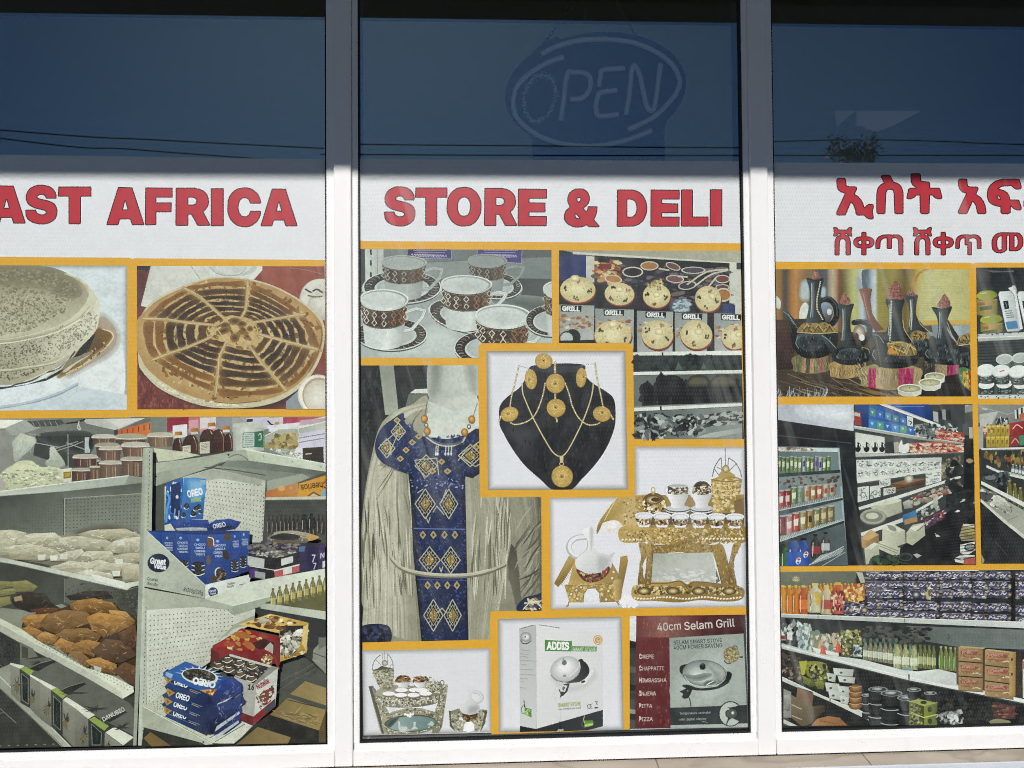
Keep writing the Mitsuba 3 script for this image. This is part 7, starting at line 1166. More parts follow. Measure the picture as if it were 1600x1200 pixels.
for cx, cy, rx in ((1225, 885, 76), (1190, 930, 84), (1040, 975, 90)):
    part('tea_light'); P(('#b9b8aa', '#dad9cc', cx - rx, cy, cx + rx * .2, cy), [(cx - rx, cy - 4), (cx + rx, cy - 4), (cx + rx * .94, cy + 40), (cx + rx * .4, cy + 62), (cx - rx * .4, cy + 62), (cx - rx * .94, cy + 40)]); E('#e3e2d6', cx, cy - 2, rx, rx * .36); E('#8d8a6c', cx, cy, rx * .9, rx * .29); ER('#c9c6a0', '#a5a27c', cx, cy + 4, rx * .86, rx * .25); L('#26221c', 5, [(cx, cy - 10), (cx + 2, cy)])
part('woven_mat'); B('#3c7a4a', '1400,830 1450,820 1500,860 1500,990 1430,950 1405,890'); P('#c9a83c', '1430,850 1470,845 1478,980 1430,940'); P('#a83a30', '1468,845 1500,850 1500,1000 1476,980'); SC(['#d8c05a', '#2c5a38', '#8d2c26'], '1410,840 1495,850 1495,985 1420,930', 50, 5, 3, 4, 90)

# ---------------------------------------------------------------- right pane: jars and lotion bottles
photo(WR, '1525,418 1722,418 1724,622.5 1528,623', 'printed picture of green jars, white lotion bottles and dark tubs on a shelf', (), '#23282a')
V(1500, 400, 5.0)
P(('#1f2426', '#363c3e', 300, 90, 300, 600), '120,85 1150,85 1150,640 140,660'); P(('#3a4142', '#4f5757', 300, 640, 300, 1000), '140,660 1150,620 1150,1110 140,1110')
for k in range(14): L('#2c3233', 7, [(140, 690 + k * 24), (1150, 655 + k * 24)])
P('#5d6464', '180,110 340,118 420,112 420,124 260,128'); 
part('jar')
for y0, y1, x0, x1 in ((275, 470, 132, 292), (462, 605, 160, 332)): CYL('#c09a58', '#6d7434', x0, y0 + 60, x1, y1, .2); B(('#b3b53c', '#7d8a2a', x0, y0, x1, y0), f'{x0},{y0+50} {x0+20},{y0+8} {(x0+x1)/2},{y0-6} {x1-24},{y0+4} {x1-4},{y0+40} {(x0+x1)/2},{y0+70}'); P('#8d6a4c', [(x0 + 20, y0 + 92), (x0 + 60, y0 + 88), (x0 + 60, y0 + 108), (x0 + 22, y0 + 112)]); P('#5c6a44', [(x0 + 20, y0 + 125), (x1 - 40, y0 + 110), (x1 - 40, y0 + 140), (x0 + 24, y0 + 155)]); C('#e3dfae', 6, [(x0 + 30, y0 + 20), (x0 + 70, y0 + 12)]); C('#c98a5c', 5, [(x0 + 5, y0 + 78), ((x0 + x1) / 2, y0 + 86), (x1 - 4, y0 + 62)])
part('lotion_bottle')
for x, dx in ((300, 55), (448, 45), (600, 45), (760, 45), (920, 45)):
    P(('#dfe4e6', '#b3babc', x + 20, 300, x + 170, 300), [(x, 300), (x + 10, 278), (x + 90, 272), (x + 118, 300), (x + 172, 575), (x + 160, 588), (x + 70, 590), (x + 60, 570)]); L('#f2f5f6', 6, [(x + 14, 300), (x + 72, 570)]); P('#1d2a34', [(x + 36, 352), (x + 76, 350), (x + 84, 412), (x + 48, 416)]); C('#8d9ca4', 5, [(x + 56, 365), (x + 62, 385), (x + 60, 400)])
    for k in range(4): L('#59636a', 6, [(x + 52 + k * 5, 432 + k * 16), (x + 104 + k * 6, 428 + k * 16)])
    P('#4f86b4', [(x + 54, 515), (x + 142, 505), (x + 156, 565), (x + 72, 575)])
P('#dfe3e4', '375,250 410,238 440,290 490,570 470,575 420,300'); P('#c3c8c8', '405,230 430,232 442,262 440,300')
part('shelf_board'); P(('#c9cdca', '#aeb4b1', 300, 610, 300, 650), '138,610 1150,570 1150,615 140,668'); L('#e3e6e3', 8, '138,640 1150,595'); SC(['#3a4041'], '145,612 500,592 500,600 145,622', 16, 5, 3)
for k, (x, y) in enumerate(((345, 805), (470, 795), (600, 790), (730, 785))): part('tub'); CYL('#6a7270', '#333a3b', x - 62, y, x + 62, y + 90, .3); E('#d3d8d6', x, y, 66, 40, -8); E('#b3bab8', x, y + 4, 56, 32, -8)
for x, y in ((205, 1005), (345, 1000), (480, 1005), (620, 1000), (760, 1000), (900, 1000)): part('tub'); CYL('#4f5c58', '#262d2d', x - 52, y, x + 62, y + 85, .28); SC(['#8d9a96', '#1b2122'], [(x - 40, y + 40), (x + 50, y + 30), (x + 50, y + 66), (x - 40, y + 70)], 18, 6, x, 2, 0); E('#e3e7e5', x, y, 62, 34, -6)
for k, (x, y) in enumerate(((200, 890), (318, 895), (450, 900), (590, 895), (730, 895), (870, 895))): part('tub'); CYL('#5c6864', '#2c3333', x - 52, y + 30, x + 66, y + 110, .28); SC(['#96a29e', '#232a2a'], [(x - 40, y + 62), (x + 56, y + 50), (x + 56, y + 90), (x - 40, y + 96)], 20, 6, x, 2, 0); E('#b3bab8', x, y + 8, 72, 48, -8); E('#e6eae8', x, y, 72, 46, -8); 
L('#c9524a', 8, '310,905 345,892')
part('shelf_board'); P('#cdd1ce', '140,1085 1150,1080 1150,1120 140,1120'); SC(['#4a5051'], '145,1090 500,1090 500,1110 145,1112', 20, 5, 5)

# ---------------------------------------------------------------- right pane: shop aisle with drinks cooler
photo(WR, Polygon(pts('1212.4,632.4 1519.4,631.4 1525.4,883 1217.6,884.2')), 'printed picture of a shop aisle with a drinks cooler and shelves of boxed goods', (), '#23282a')
V(1200, 620, 4.0)
P(('#26292b', '#17191b', 1100, 500, 1100, 1000), '40,40 1310,40 1310,1070 40,1070'); P(('#b3b6c4', '#d0d4dc', 80, 150, 400, 60), '48,48 535,46 535,218 48,142'); SOFT('#e3e6ee', '#c3c7d2', '200,80 470,70 500,140 300,130', 60); P(('#2a2c2e', '#1c1e20', 100, 150, 100, 300), '48,142 535,214 545,300 440,320 50,300'); L('#4c5054', 5, '50,240 520,290'); P(('#202426', '#14171a', 460, 300, 580, 1050), '440,300 545,290 588,1060 495,1060 455,470')
P('#4a4e4c', '1080,46 1290,46 1290,200 1160,180'); P('#8d918c', '1080,60 1280,50 1280,90 1150,120'); P('#b9bcb6', '1000,46 1080,46 1060,100'); L('#c9ccc8', 5, '1120,60 1250,56')
part('drinks_cooler')
P(('#5d6a6c', '#8fa3a6', 60, 310, 440, 900), '54,308 445,318 500,1060 70,1060'); P('#9fb0b2', '435,320 446,320 500,1060 486,1060'); P('#c6d3d4', '60,315 436,322 436,345 60,340')
SC(['#c3a58c', '#8d7d6c', '#d8d8d0', '#6a5a54'], '60,318 280,322 280,336 60,336', 40, 8, 3, 2, 0)
for k in range(13): CAN(*[('#6b8a4c', '#2c3d26', '#c9d3b0'), ('#8d9496', '#3c4448', '#5c4a8a'), ('#b3b8c0', '#50506c', '#3c3468'), ('#7d9a5c', '#38502c', '#d8dcc8')][(k * 2 if k < 4 else k) % 4 if k > 5 else (0 if k < 3 else 3)], 58 + k * 25.5, 372 + (k % 3) * 5, 26, 96 - (k % 2) * 6)
P(('#3a4446', '#2a3234', 100, 470, 400, 470), '60,480 450,456 456,474 62,502'); P('#7d8a8a', '62,502 456,476 466,560 62,560'); SC(['#4c4048', '#6a5c5c', '#8d8d88', '#59453c'], '62,510 440,490 440,560 62,580', 60, 9, 8)
for k, (l, d, m) in enumerate((('#b33236', '#5c1a1e', '#e3d8d4'), ('#a82c32', '#561a1e', '#d8c0b8'), ('#7d9a5c', '#33442c', '#d8dcc8'), ('#9aa39a', '#4a5250', '#5c8a4c'), ('#c3b8a0', '#6a5c48', '#b3622c'), ('#b98a5a', '#6a4a30', '#e3dcc8'), ('#c96a4c', '#6b3426', '#e3dcc8'), ('#d3c9b4', '#7d7260', '#b0502c'), ('#b9ae9a', '#6a6252', '#8d3a2a'))): CAN(l, d, m, 62 + k * 39.5, 575 - k * 4 + (k < 2) * 12, 42, 112 - k * 4.4)
P(('#4c5658', '#323a3c', 100, 690, 440, 640), '62,715 466,628 468,645 64,745'); 
for k in range(26): L('#b9c3c3', 3, [(68 + k * 15, 712 - k * 3.2), (74 + k * 15, 690 - k * 3.2)])
L('#c3cccb', 5, '62,712 466,628')
for k, (l, d, m) in enumerate((('#8d3a3c', '#3a1c20', None), ('#c98a8a', '#7d4446', '#e3d3d0'), ('#c6523c', '#6d2a20', '#e6dcc8'), ('#a89a6c', '#5c5236', '#e0d8bc'), ('#b38a3c', '#5c4420', '#3c2a18'), ('#8d8a54', '#4a4a2c', '#c9c49a'), ('#9a8a5c', '#50482e', '#c9b88a'), ('#8d7a50', '#483e28', '#b5a67a'))): CAN(l, d, m, 64 + k * 43, 745 - k * 9 + (k == 1) * 6, 50, 122 - k * 3)
L('#c3cccb', 5, '68,905 474,770'); P(('#3c4648', '#2a3234', 100, 900, 440, 780), '68,908 474,773 476,790 70,925')
for k in range(24): L('#c3cccb', 4, [(72 + k * 16, 903 - k * 5.3), (88 + k * 16, 870 - k * 4.6)])
P(('#2a3032', '#566266', 150, 900, 470, 900), '70,925 476,792 500,1060 70,1060'); BOT('#4a4444', '#221f20', '#1a1a1c', '#8d3a3a', 265, 858, 62, 150); BOT('#5c5c5c', '#2a2a2c', '#1a1a1c', '#b9bdbc', 330, 845, 56, 140); BOT('#4c7a3c', '#22381e', '#2a4a24', '#3c6a30', 75, 930, 60, 140)
for x, w in ((115, 92), (182, 76)): BOT('#3a62b4', '#152a66', '#17191c', None, x, 880, w, 190, .34, .4); P(('#2f5cb8', '#1d3f8e', x, 980, x + w, 980), [(x, 970), (x + w, 965), (x + w, 1062), (x, 1062)])
for x, y, r_ in ((188, 1025, 22), (235, 985, 20)): E('#e6eaee', x, y, r_ * .7, r_, 25); P('#b93440', [(x - r_ * .5, y - r_ * .4), (x + r_ * .2, y - r_ * .9), (x + r_ * .65, y - r_ * .3), (x, y - r_ * .05)]); P('#2a4a9c', [(x - r_ * .6, y + r_ * .3), (x, y + r_ * .15), (x + r_ * .5, y + r_ * .2), (x, y + r_ * .9)])
for k in range(14): L('#b9c3c3', 4, [(262 + k * 14, 1050 - k * 5), (330 + k * 11, 990 - k * 3.4)])
L('#c3cccb', 5, '255,1050 470,935'); L('#aebaba', 4, '330,1060 480,970')
part('goods_shelf')
P('#3a3f40', '535,48 1230,48 1230,640 700,1040 600,1040 560,600')
P(('#2f58a8', '#1f3f86', 720, 50, 980, 120), '700,46 980,46 990,140 860,110'); P(('#24457e', '#182c56', 980, 46, 1030, 160), '980,46 1020,52 1036,160 985,140'); L('#5c86c6', 5, '760,60 975,60'); 
P(('#3a66b0', '#24488e', 630, 60, 850, 160), '625,50 700,56 868,118 868,180 630,140'); P(('#3f78b8', '#2a559c', 630, 140, 910, 230), '628,135 915,182 915,244 628,196'); P(('#26468a', '#1a3168', 590, 70, 630, 190), '540,50 630,52 628,200 585,180')
for k in range(6): 
    x = 632 + k * 48; P(['#3c86c8', '#58a07a', '#2f6ab4'][k % 3], [(x, 145 + k * 8), (x + 42, 152 + k * 8), (x + 42, 200 + k * 7.5), (x, 192 + k * 8)]); P('#a9d0e0', [(x + 8, 158 + k * 8), (x + 28, 162 + k * 8), (x + 18, 180 + k * 8)]); 
    if k < 5: P(['#4a8a8a', '#3a72bc', '#4f94b0'][k % 3], [(x + 4, 68 + k * 15), (x + 40, 78 + k * 14), (x + 40, 126 + k * 11), (x + 4, 118 + k * 11)]); P('#b8d4c0', [(x + 12, 88 + k * 14), (x + 28, 92 + k * 14), (x + 20, 108 + k * 13)])
P('#9a3a38', '538,90 580,96 584,180 538,172'); P('#c9c3bc', '540,96 575,104 575,125 540,118'); P('#dadcd8', '868,118 906,130 906,186 870,180'); L('#23282a', 6, '878,150 898,158 888,172', True)
P('#d3d6d0', '690,46 740,46 1185,214 1185,226 1110,206'); L('#eceee8', 5, '700,48 1185,218'); P(('#b9bcb4', '#8d918a', 540, 180, 1100, 280), '538,180 700,205 915,244 1225,288 1225,302 900,262 538,198'); L('#e6e8e2', 4, '538,182 915,244 1225,290')
for q, c in (('1062,85 1140,85 1145,150 1068,140', '#23272a'), ('1085,80 1110,80 1112,146 1090,142', '#8d9492'), ('1030,90 1062,96 1065,165 1034,150', '#a9aca8'), ('915,175 985,165 995,250 920,240', '#8b948c'), ('985,200 1040,190 1045,262 990,252', '#5c6a68'), ('1100,150 1180,170 1180,205 1110,195', '#3c4244'), ('1215,170 1250,165 1255,240 1220,240', '#50565a'), ('1255,190 1280,190 1280,260 1258,260', '#b8b2a4')): P(c, q)
SC(['#c9cbc6', '#50585a', '#8d9492', '#2c3133'], '915,165 1180,170 1180,215 1050,270 920,240', 90, 8, 6); P(('#b9584a', '#8d4a40', 1045, 200, 1220, 290), '1045,205 1225,225 1225,290 1050,262'); SC(['#d8a08c', '#d3c3b4', '#8d3a30', '#c9785c'], '1050,212 1220,232 1220,284 1055,260', 90, 8, 8, 2, 10)
P('#4a4e4e', '538,220 1225,300 1225,345 990,358 545,360'); P(('#cfd2cc', '#dcded8', 545, 230, 730, 350), '545,222 728,252 730,352 548,352'); 
for x in (562, 616, 668, 712): B('#181b1d', [(x - 16, 318), (x + 16, 316), (x + 14, 336), (x, 346), (x - 14, 338)]); P('#181b1d', [(x - 4, 282), (x + 4, 282), (x + 8, 320), (x - 6, 320)]); L('#181b1d', 4, [(x + 6, 290), (x + 16, 300), (x + 10, 318)], True); L('#181b1d', 4, [(x - 10, 325), (x - 22, 312)])
B('#dfe2de', '820,345 818,300 835,270 845,300 880,290 875,345'); P('#2b2f31', '735,285 780,280 790,352 735,354'); P('#a9a69a', '785,285 815,280 818,348 790,350'); P(('#a86a5c', '#b5523c', 885, 290, 1225, 320), '880,290 1060,278 1225,308 1225,345 1060,358 885,345'); SC(['#d8b8a4', '#8d3028', '#d3d0c4', '#c97858', '#e0c8a8'], '885,290 1220,300 1220,342 890,350', 170, 8, 9, 2, 5)
P(('#b5b8b0', '#d8dad4', 545, 360, 990, 360), '545,352 730,354 1000,352 1000,366 548,376'); P('#6a6f6c', '548,376 1225,345 1225,372 550,394')
P('#3a3f40', '550,380 1230,350 1225,640 570,700'); P(('#d6d9d4', '#c3c6c0', 550, 400, 1080, 400), '550,394 1085,378 1085,452 555,528')
for k in range(11):
    for j in range(2): x, y = 556 + k * 48, 398 + j * (60 - k * 2.6) + k * .8 - k * j * .5; w = 44; P(['#dfe2dd', '#d0d3cd'][(k + j) % 2], [(x, y), (x + w, y - 1), (x + w, y + 46 - k * 2), (x, y + 50 - k * 2)]); E('#8d9492', x + w * .5, y + 28 - k, 12, 11 - k * .4); E('#dadcd8', x + w * .5, y + 28 - k, 7, 6); SC(['#3c4244', '#70787a', '#9aa19f'], [(x + 4, y + 4), (x + w - 4, y + 4), (x + w - 4, y + 42 - k * 2), (x + 4, y + 44 - k * 2)], 12, 3.6, k * 2 + j, 2, 0)
P('#dcded6', '555,520 1085,446 1215,428 1218,440 1090,462 558,540'); L('#53585a', 5, '558,545 1090,468'); P(('#6b4a34', '#4c3626', 770, 560, 990, 520), '765,545 990,512 985,552 770,596'); P('#8a6446', '765,545 880,510 990,512 860,548'); ER('#d8d4c4', '#8d8876', 880, 512, 28, 26); L('#2c211a', 5, '770,580 985,540'); P('#dcdfda', '985,475 1082,462 1082,525 985,555'); SC(['#a9aeab', '#8d9492'], '990,480 1080,468 1080,520 990,548', 24, 6, 9, 2, 0)
for x, y, w, h in ((560, 565, 70, 95), (636, 560, 66, 80), (695, 520, 70, 50), (720, 572, 76, 46)): P('#d3d6d0', [(x, y), (x + w, y - 8), (x + w, y + h - 18), (x, y + h)]); E('#8d9492', x + w * .5, y + h * .5, w * .24, h * .2); E('#dadcd7', x + w * .5, y + h * .5, w * .14, h * .12); SC(['#5c6466', '#8d9492'], [(x + 4, y + 4), (x + w - 4, y), (x + w - 4, y + h - 22), (x + 4, y + h - 6)], 18, 4, x)
SC(['#5d5a48', '#7d745a', '#4a4638', '#8d8668', '#a39a7c', '#3a3830'], '1090,385 1215,370 1215,430 1090,520', 80, 9, 7); P('#dadcd4', '565,690 825,612 1080,530 1216,488 1218,502 1080,548 830,632 568,708'); L('#53585a', 5, '570,712 830,636 1085,552')
P(('#c0c0ac', '#a5a592', 680, 680, 840, 680), '640,690 720,660 830,640 838,720 700,770'); B('#d3d2bc', '690,665 800,640 832,648 760,672 700,680'); E('#5c6058', 655, 752, 84, 52, 0); E('#a3a494', 655, 748, 80, 48); E('#7d8074', 655, 748, 62, 34); E('#c6c6b4', 650, 744, 40, 20); BAG('#b9bbb0', '#83867c', '840,660 880,640 905,660 900,695 850,700', 4); SC(['#b9a99a', '#8d7d70', '#b8b8a8', '#6a5c52', '#94443c'], '900,620 1210,520 1215,560 1040,640 900,680', 110, 11, 12, 2, -20)
P('#d9dbd2', '578,850 830,760 1090,610 1092,622 840,782 582,872'); P(('#3c6a9a', '#4a80ac', 840, 740, 930, 700), '838,740 925,706 930,760 842,790'); P('#a88450', '850,770 930,748 932,780 852,800'); SC(['#b9bcb4', '#50585a', '#8d9492', '#2a2f31'], '930,720 1060,650 1080,740 960,800', 70, 9, 6); BAG('#c9c9bc', '#94958a', '1030,640 1050,620 1062,660 1055,690 1030,695', 8); P('#3a2c38', '940,780 1100,690 1110,760 980,830'); SC(['#8d3a44', '#50486a', '#c9c6c0'], '950,785 1100,700 1105,750 980,820', 50, 7, 9, 2, -25)
part('floor_clutter')
P(('#b8905c', '#8a6a40', 585, 880, 690, 900), '580,880 640,830 692,860 690,910 620,960 585,940'); P('#c9a470', '580,880 640,832 692,862 620,900'); P(('#cac9b4', '#b0b09c', 720, 820, 860, 900), '712,820 790,800 855,835 858,915 790,940 712,895'); P('#d8d7c4', '712,822 790,802 855,836 780,850'); B('#8d8f84', '745,800 790,812 800,840 760,830'); P(('#c9c8b2', '#a6a690', 860, 800, 980, 880), '862,850 900,800 975,785 980,865 900,928 862,910'); P('#dad9c6', '880,820 975,788 920,840'); L('#4a4c46', 4, '925,840 980,800'); P(('#c3c2ae', '#a9a894', 600, 930, 690, 1000), '600,950 690,915 695,1010 610,1050'); P('#d6d5c2', '600,950 660,910 690,918 640,955'); P(('#d0cfba', '#b0af9a', 690, 900, 820, 980), '690,905 720,895 825,945 820,985 790,995 690,950'); L('#6d6e62', 4, '695,918 812,962'); L('#6d6e62', 4, '695,932 806,976'); SC(['#2a3a2c', '#3c5040', '#1c261e', '#4a5c48'], '650,1010 700,990 800,1000 860,1040 640,1055', 110, 12, 3); E('#16191b', 860, 1005, 48, 30); E('#3c4244', 858, 1000, 44, 26); E('#1c2022', 858, 1002, 34, 18); P('#a9aca6', '905,985 930,978 958,992 930,1008')
P('#b8b89e', '1195,585 1238,590 1235,650 1200,660'); P('#d6d6c8', '1165,720 1205,690 1225,695 1190,722'); P('#cfd0c6', '1040,850 1075,872 1050,880'); P('#c9c9b8', '1255,640 1290,630 1290,668 1260,662'); P('#dcdcd0', '1262,430 1284,432 1284,460 1268,452'); 
SC(['#23272a', '#2c3032', '#1a1d1f'], '1110,420 1300,400 1300,760 1120,680', 120, 16, 4); P('#14171a', '1225,280 1282,270 1290,575 1220,580'); B('#a08a6c', '1235,398 1258,385 1282,400 1258,416')
P(('#a59a7c', '#8d8468', 1190, 820, 1290, 840), '1195,870 1220,790 1290,800 1295,900 1210,900'); P('#cfcbb4', '1215,795 1290,798 1290,815 1225,812'); BAG('#b8a86c', '#7d7048', '1215,840 1260,820 1292,835 1290,880 1230,880', 6); P('#dcdcd6', '1200,925 1292,905 1295,960 1240,990 1200,975'); E('#2b2f31', 1262, 940, 36, 24, -8); E('#8d9492', 1262, 938, 28, 17, -8); P('#d3d4cc', '1165,1010 1210,985 1292,990 1292,1045 1240,1045 1170,1032'); P('#b0524a', '1225,1010 1296,1000 1298,1048 1220,1048'); L('#2b2f31', 5, '1165,1010 1210,1020 1290,1000')
for k in range(16): L('#17191b', 3, [(1000 + k * 6, 760 + k * 17), (1290, 700 + k * 20)])

# ---------------------------------------------------------------- right pane: second aisle
photo(WR, '1528,632.2 1722,631.8 1724,880 1533.4,880.4', 'printed picture of a shop aisle with stacked yellow and red boxes and oil bottles', (), '#1d2022')
V(1200, 620, 4.0)
P(('#8f938e', '#5d625f', 1350, 50, 1500, 160), '1308,46 2090,46 2090,160 1440,200 1310,160'); P('#b9bcb6', '1320,110 1440,90 1400,170 1325,200'); L('#dcdfda', 5, '1340,75 1370,78'); L('#a9ada8', 4, '1320,60 1500,110 1560,90')
P(('#34393a', '#24282a', 1400, 320, 1400, 700), '1312,190 2090,190 2090,700 1320,640'); P('#a5a7a0', '1312,190 1345,180 1345,320 1316,330'); P('#2c3032', '1420,140 1500,130 1505,170 1425,175'); SC(['#8d9492', '#c9ccc8', '#1c2022'], '1425,135 1500,132 1500,170 1425,172', 24, 7, 3, 3, 90); SC(['#c9c3b4', '#8d4a44', '#d8b8a8'], '1345,180 1395,170 1395,240 1350,250', 30, 9, 4)
part('boxed_goods')
for j, (y0, y1) in enumerate(((178, 246), (248, 318))):
    for k in range(5): x = 1364 + k * 29 + (1 - j) * 4; P((['#cdb43c', '#c3a82e'][k % 2], '#a38a26', x, y0, x, y1), [(x, y0 - k), (x + 27, y0 - k - 1), (x + 27, y1 - k), (x, y1)]); P('#8d6a1e', [(x + 6, y0 + 24), (x + 20, y0 + 20), (x + 18, y0 + 46), (x + 8, y0 + 46)]); L('#e6d88a', 3, [(x + 4, y0 + 8), (x + 22, y0 + 6)])
for x in range(6): P(('#a83234', '#8a2428', 1510, 160, 1600, 230), [(1508 + x * 96, 165 - x * 6), (1604 + x * 96, 150 - x * 6), (1604 + x * 96, 232 - x * 4), (1510 + x * 96, 246 - x * 4)]); C('#e0c8b8', 6, [(1530 + x * 96, 200), (1556 + x * 96, 175), (1590 + x * 96, 196)]); P(('#9a3c3a', '#7d2a2c', 1510, 250, 1600, 310), [(1510 + x * 96, 248 - x * 4), (1604 + x * 96, 235 - x * 4), (1604 + x * 96, 300 - x * 5), (1512 + x * 96, 312 - x * 5)]); P('#3c8a6a', [(1570 + x * 96, 245 - x * 4), (1604 + x * 96, 236 - x * 4), (1604 + x * 96, 300 - x * 5), (1575 + x * 96, 304 - x * 5)]); C('#d8b4a4', 5, [(1522 + x * 96, 290), (1545 + x * 96, 262), (1568 + x * 96, 288)])
P('#d8dad6', '1540,85 1600,60 1600,130 1545,138'); P('#1f2325', '1552,80 1564,76 1568,136 1556,138'); P('#1f2325', '1580,70 1592,66 1594,130 1582,132'); P('#b9623c', '1570,110 1600,100 1600,140 1572,144')
part('goods_shelf'); P('#dcded8', '1330,322 2090,300 2090,318 1335,332'); L('#4a4f50', 5, '1335,336 2090,324'); SC(['#6a5c34', '#8d7a3c', '#4a4430', '#a38a44', '#2c2a24', '#8d4a30'], '1345,350 2080,330 2080,480 1400,430', 260, 11, 5, 1.6, 90)
P('#d9dbd5', '1365,425 1440,460 1720,520 1720,545 1450,480 1365,442'); P('#c9ccc6', '1455,460 1720,512 1720,530 1455,478'); 
for k in range(9): BOT(*[('#8fa3b0', '#3c4c58'), ('#7d8a90', '#2c383c')][k % 2], '#c9ccc8', '#dadcd8', 1520 + k * 22, 420 + k * 5, 20, 60)
SC(['#23282a', '#3a4042', '#15181a', '#5c6468'], '1340,500 1500,470 1520,600 1380,560', 110, 15, 6); E('#2b3032', 1390, 512, 40, 20); E('#6a7274', 1390, 506, 36, 14)
for k in range(12): BOT('#7d7436', '#3a3a1c', '#a38a3c', '#6d6a3a', 1490 + k * 34, 520 + k * 22, 36, 130)
P('#dcded8', '1330,525 1600,660 2090,900 2090,930 1600,690 1330,545'); L('#4a4f50', 5, '1330,548 1600,694 2090,935'); P(('#8d8f84', '#aaaca0', 1400, 640, 1600, 800), '1328,560 1600,710 2090,950 2090,1060 1600,880 1480,780 1330,650'); SC(['#cfcfc2', '#e0e0d6', '#8d8f84', '#6a6c64', '#b9b9ac'], '1340,590 1420,600 1520,690 1500,730 1400,680', 90, 14, 7, 1.6, 30); BAG('#d6d6ca', '#8d8f84', '1395,640 1440,615 1490,650 1520,720 1470,710 1420,680', 5); SC(['#2c2f31', '#4a4e50'], '1330,590 1400,620 1400,660 1335,640', 30, 11, 8)
P('#d0d2c6', '1326,636 1480,770 1620,880 2090,1060 2090,1060 1600,890 1470,785 1326,656'); L('#7d8078', 4, '1500,770 1560,745'); 
part('aisle_floor'); P(('#191c1e', '#24282a', 1350, 700, 1550, 1000), '1326,660 1470,790 1600,895 1900,1060 1332,1060'); L('#4a4e50', 3, '1415,900 1500,1000'); P('#a5a392', '1332,985 1350,1020 1340,1046 1334,1046')

# ---------------------------------------------------------------- right pane: long shelves of bottles, boxes and tubs
photo(WR, Polygon(pts('1217.8,893.4 1722,889.4 1724,1130.2 1222.4,1133')).difference(FR3.buffer(0)), 'printed picture of long white shelves with juice bottles, wrapped packs, cartons and black tubs', (), '#2a2d2c')
V(1200, 870, 4.0)
P(('#7d7e70', '#5d5f55', 200, 100, 400, 350), '68,92 600,92 620,300 72,360'); P(('#2a2c30', '#1d1f22', 700, 90, 1500, 400), '560,80 2090,72 2090,420 480,380'); P('#b9b9ac', '552,95 590,98 608,160 580,165'); ER('#f0e6b0', '#b8a868', 175, 140, 26, 18); L('#8d8a78', 3, '172,105 174,124')
for k in range(16): L('#6d6f62', 4, [(75, 105 + k * 8), (550, 98 + k * 8)])
part('juice_bottle')
for k in range(24): x = 72 + k * 22; BOT(*[('#d08a2e', '#94541a'), ('#c9772a', '#8a4a1c'), ('#d49a34', '#9a6420')][k % 3], '#d8a832', None, x, 178 + (k % 2) * 4 - (k > 8) * 14, 26, 100)
for k, (x, w, l, d, cap, lab) in enumerate(((72, 44, '#dc9a2e', '#a8641c', '#d8b23a', None), (112, 44, '#d88a2c', '#9a5a1c', '#d8b23a', '#c9782a'), (150, 46, '#d4862e', '#96501c', '#d8b23a', None), (190, 60, '#c9622e', '#8d3a1c', '#d8b23a', '#d8722c'), (246, 96, '#d8d4b4', '#a8a078', '#d8c46a', None), (326, 78, '#d3c9a0', '#9a8a5c', '#d8b85a', '#b0584a'), (390, 90, '#c96a4c', '#8d3c2c', '#d8a23a', '#c9544a'))): BOT(l, d, cap, lab, x, 176 - (k == 4) * 12 - (k == 6) * 18, w, 184 + (k == 6) * 14, .3, .34)
P('#d3b03c', '290,222 318,215 330,290 300,300'); C('#8d2c2c', 5, '262,230 268,280 262,310'); SC(['#d8b85a', '#b05a3c', '#e0d4b0'], '478,190 600,170 600,270 490,280', 60, 11, 5); SC(['#c98a6a', '#8d3a34', '#d8c8a8', '#6d2c2c'], '395,210 475,205 470,340 400,330', 60, 8, 7, 1.6, 90)
part('wrapped_pack')
rng = random.Random(31); PK = ['#3c3a50', '#56536a', '#2a2836', '#8f9096', '#77748a', '#1c1b22', '#a9aaae', '#5c5270', '#5f574b', '#3f3c52', '#8d8778', '#232129', '#302d3c', '#4b4860']
def pack(x, y, w, h, sd):
    P(('#34323f', '#211f28', x, y, x, y + h), [(x, y + 4), (x + 6, y), (x + w - 6, y), (x + w, y + 4), (x + w, y + h), (x, y + h)]); q = [(x + 4, y + 5), (x + w - 4, y + 5), (x + w - 4, y + h - 4), (x + 4, y + h - 4)]; SC(PK, q, int(w * h / 75), 8, sd, 2.2, 0)
    for f in (.2, .52, .82): cx, cy = x + w * f, y + h * .5; B('#4a4468', [(cx - w * .11, cy - h * .22), (cx, cy - h * .3), (cx + w * .11, cy - h * .2), (cx + w * .1, cy + h * .24), (cx - w * .1, cy + h * .26)]); C('#d3d2da', 5, [(cx - w * .08, cy + h * .08), (cx - w * .03, cy - h * .14), (cx + w * .02, cy + h * .06), (cx + w * .07, cy - h * .12)]); ER('#b9ab98', '#4a3c34', cx + w * .15, cy + h * .06, h * .26, h * .22)
    SC(['#dcdce0', '#c6c6cc'], q, int(w * h / 900), 5, sd + 1, 3, 0); L('#8d8c9a', 3, [(x + 6, y + 3), (x + w - 6, y + 3)]); L('#121116', 4, [(x, y + h), (x + w, y + h)])
rows = ((92, 54), (150, 56), (204, 60), (268, 62), (334, 50))
for j, (y, h) in enumerate(rows):
    x = 606
    for k, w in enumerate((240, 228, 200, 248, 20, 230, 230)):
        if k == 4: x += w; continue
        pack(x, y + k * (2 if j < 3 else 8) * (.6 if j < 3 else 1) - (k > 1 and j < 4) * 4, w - 6, h - 4, 100 + j * 9 + k); x += w
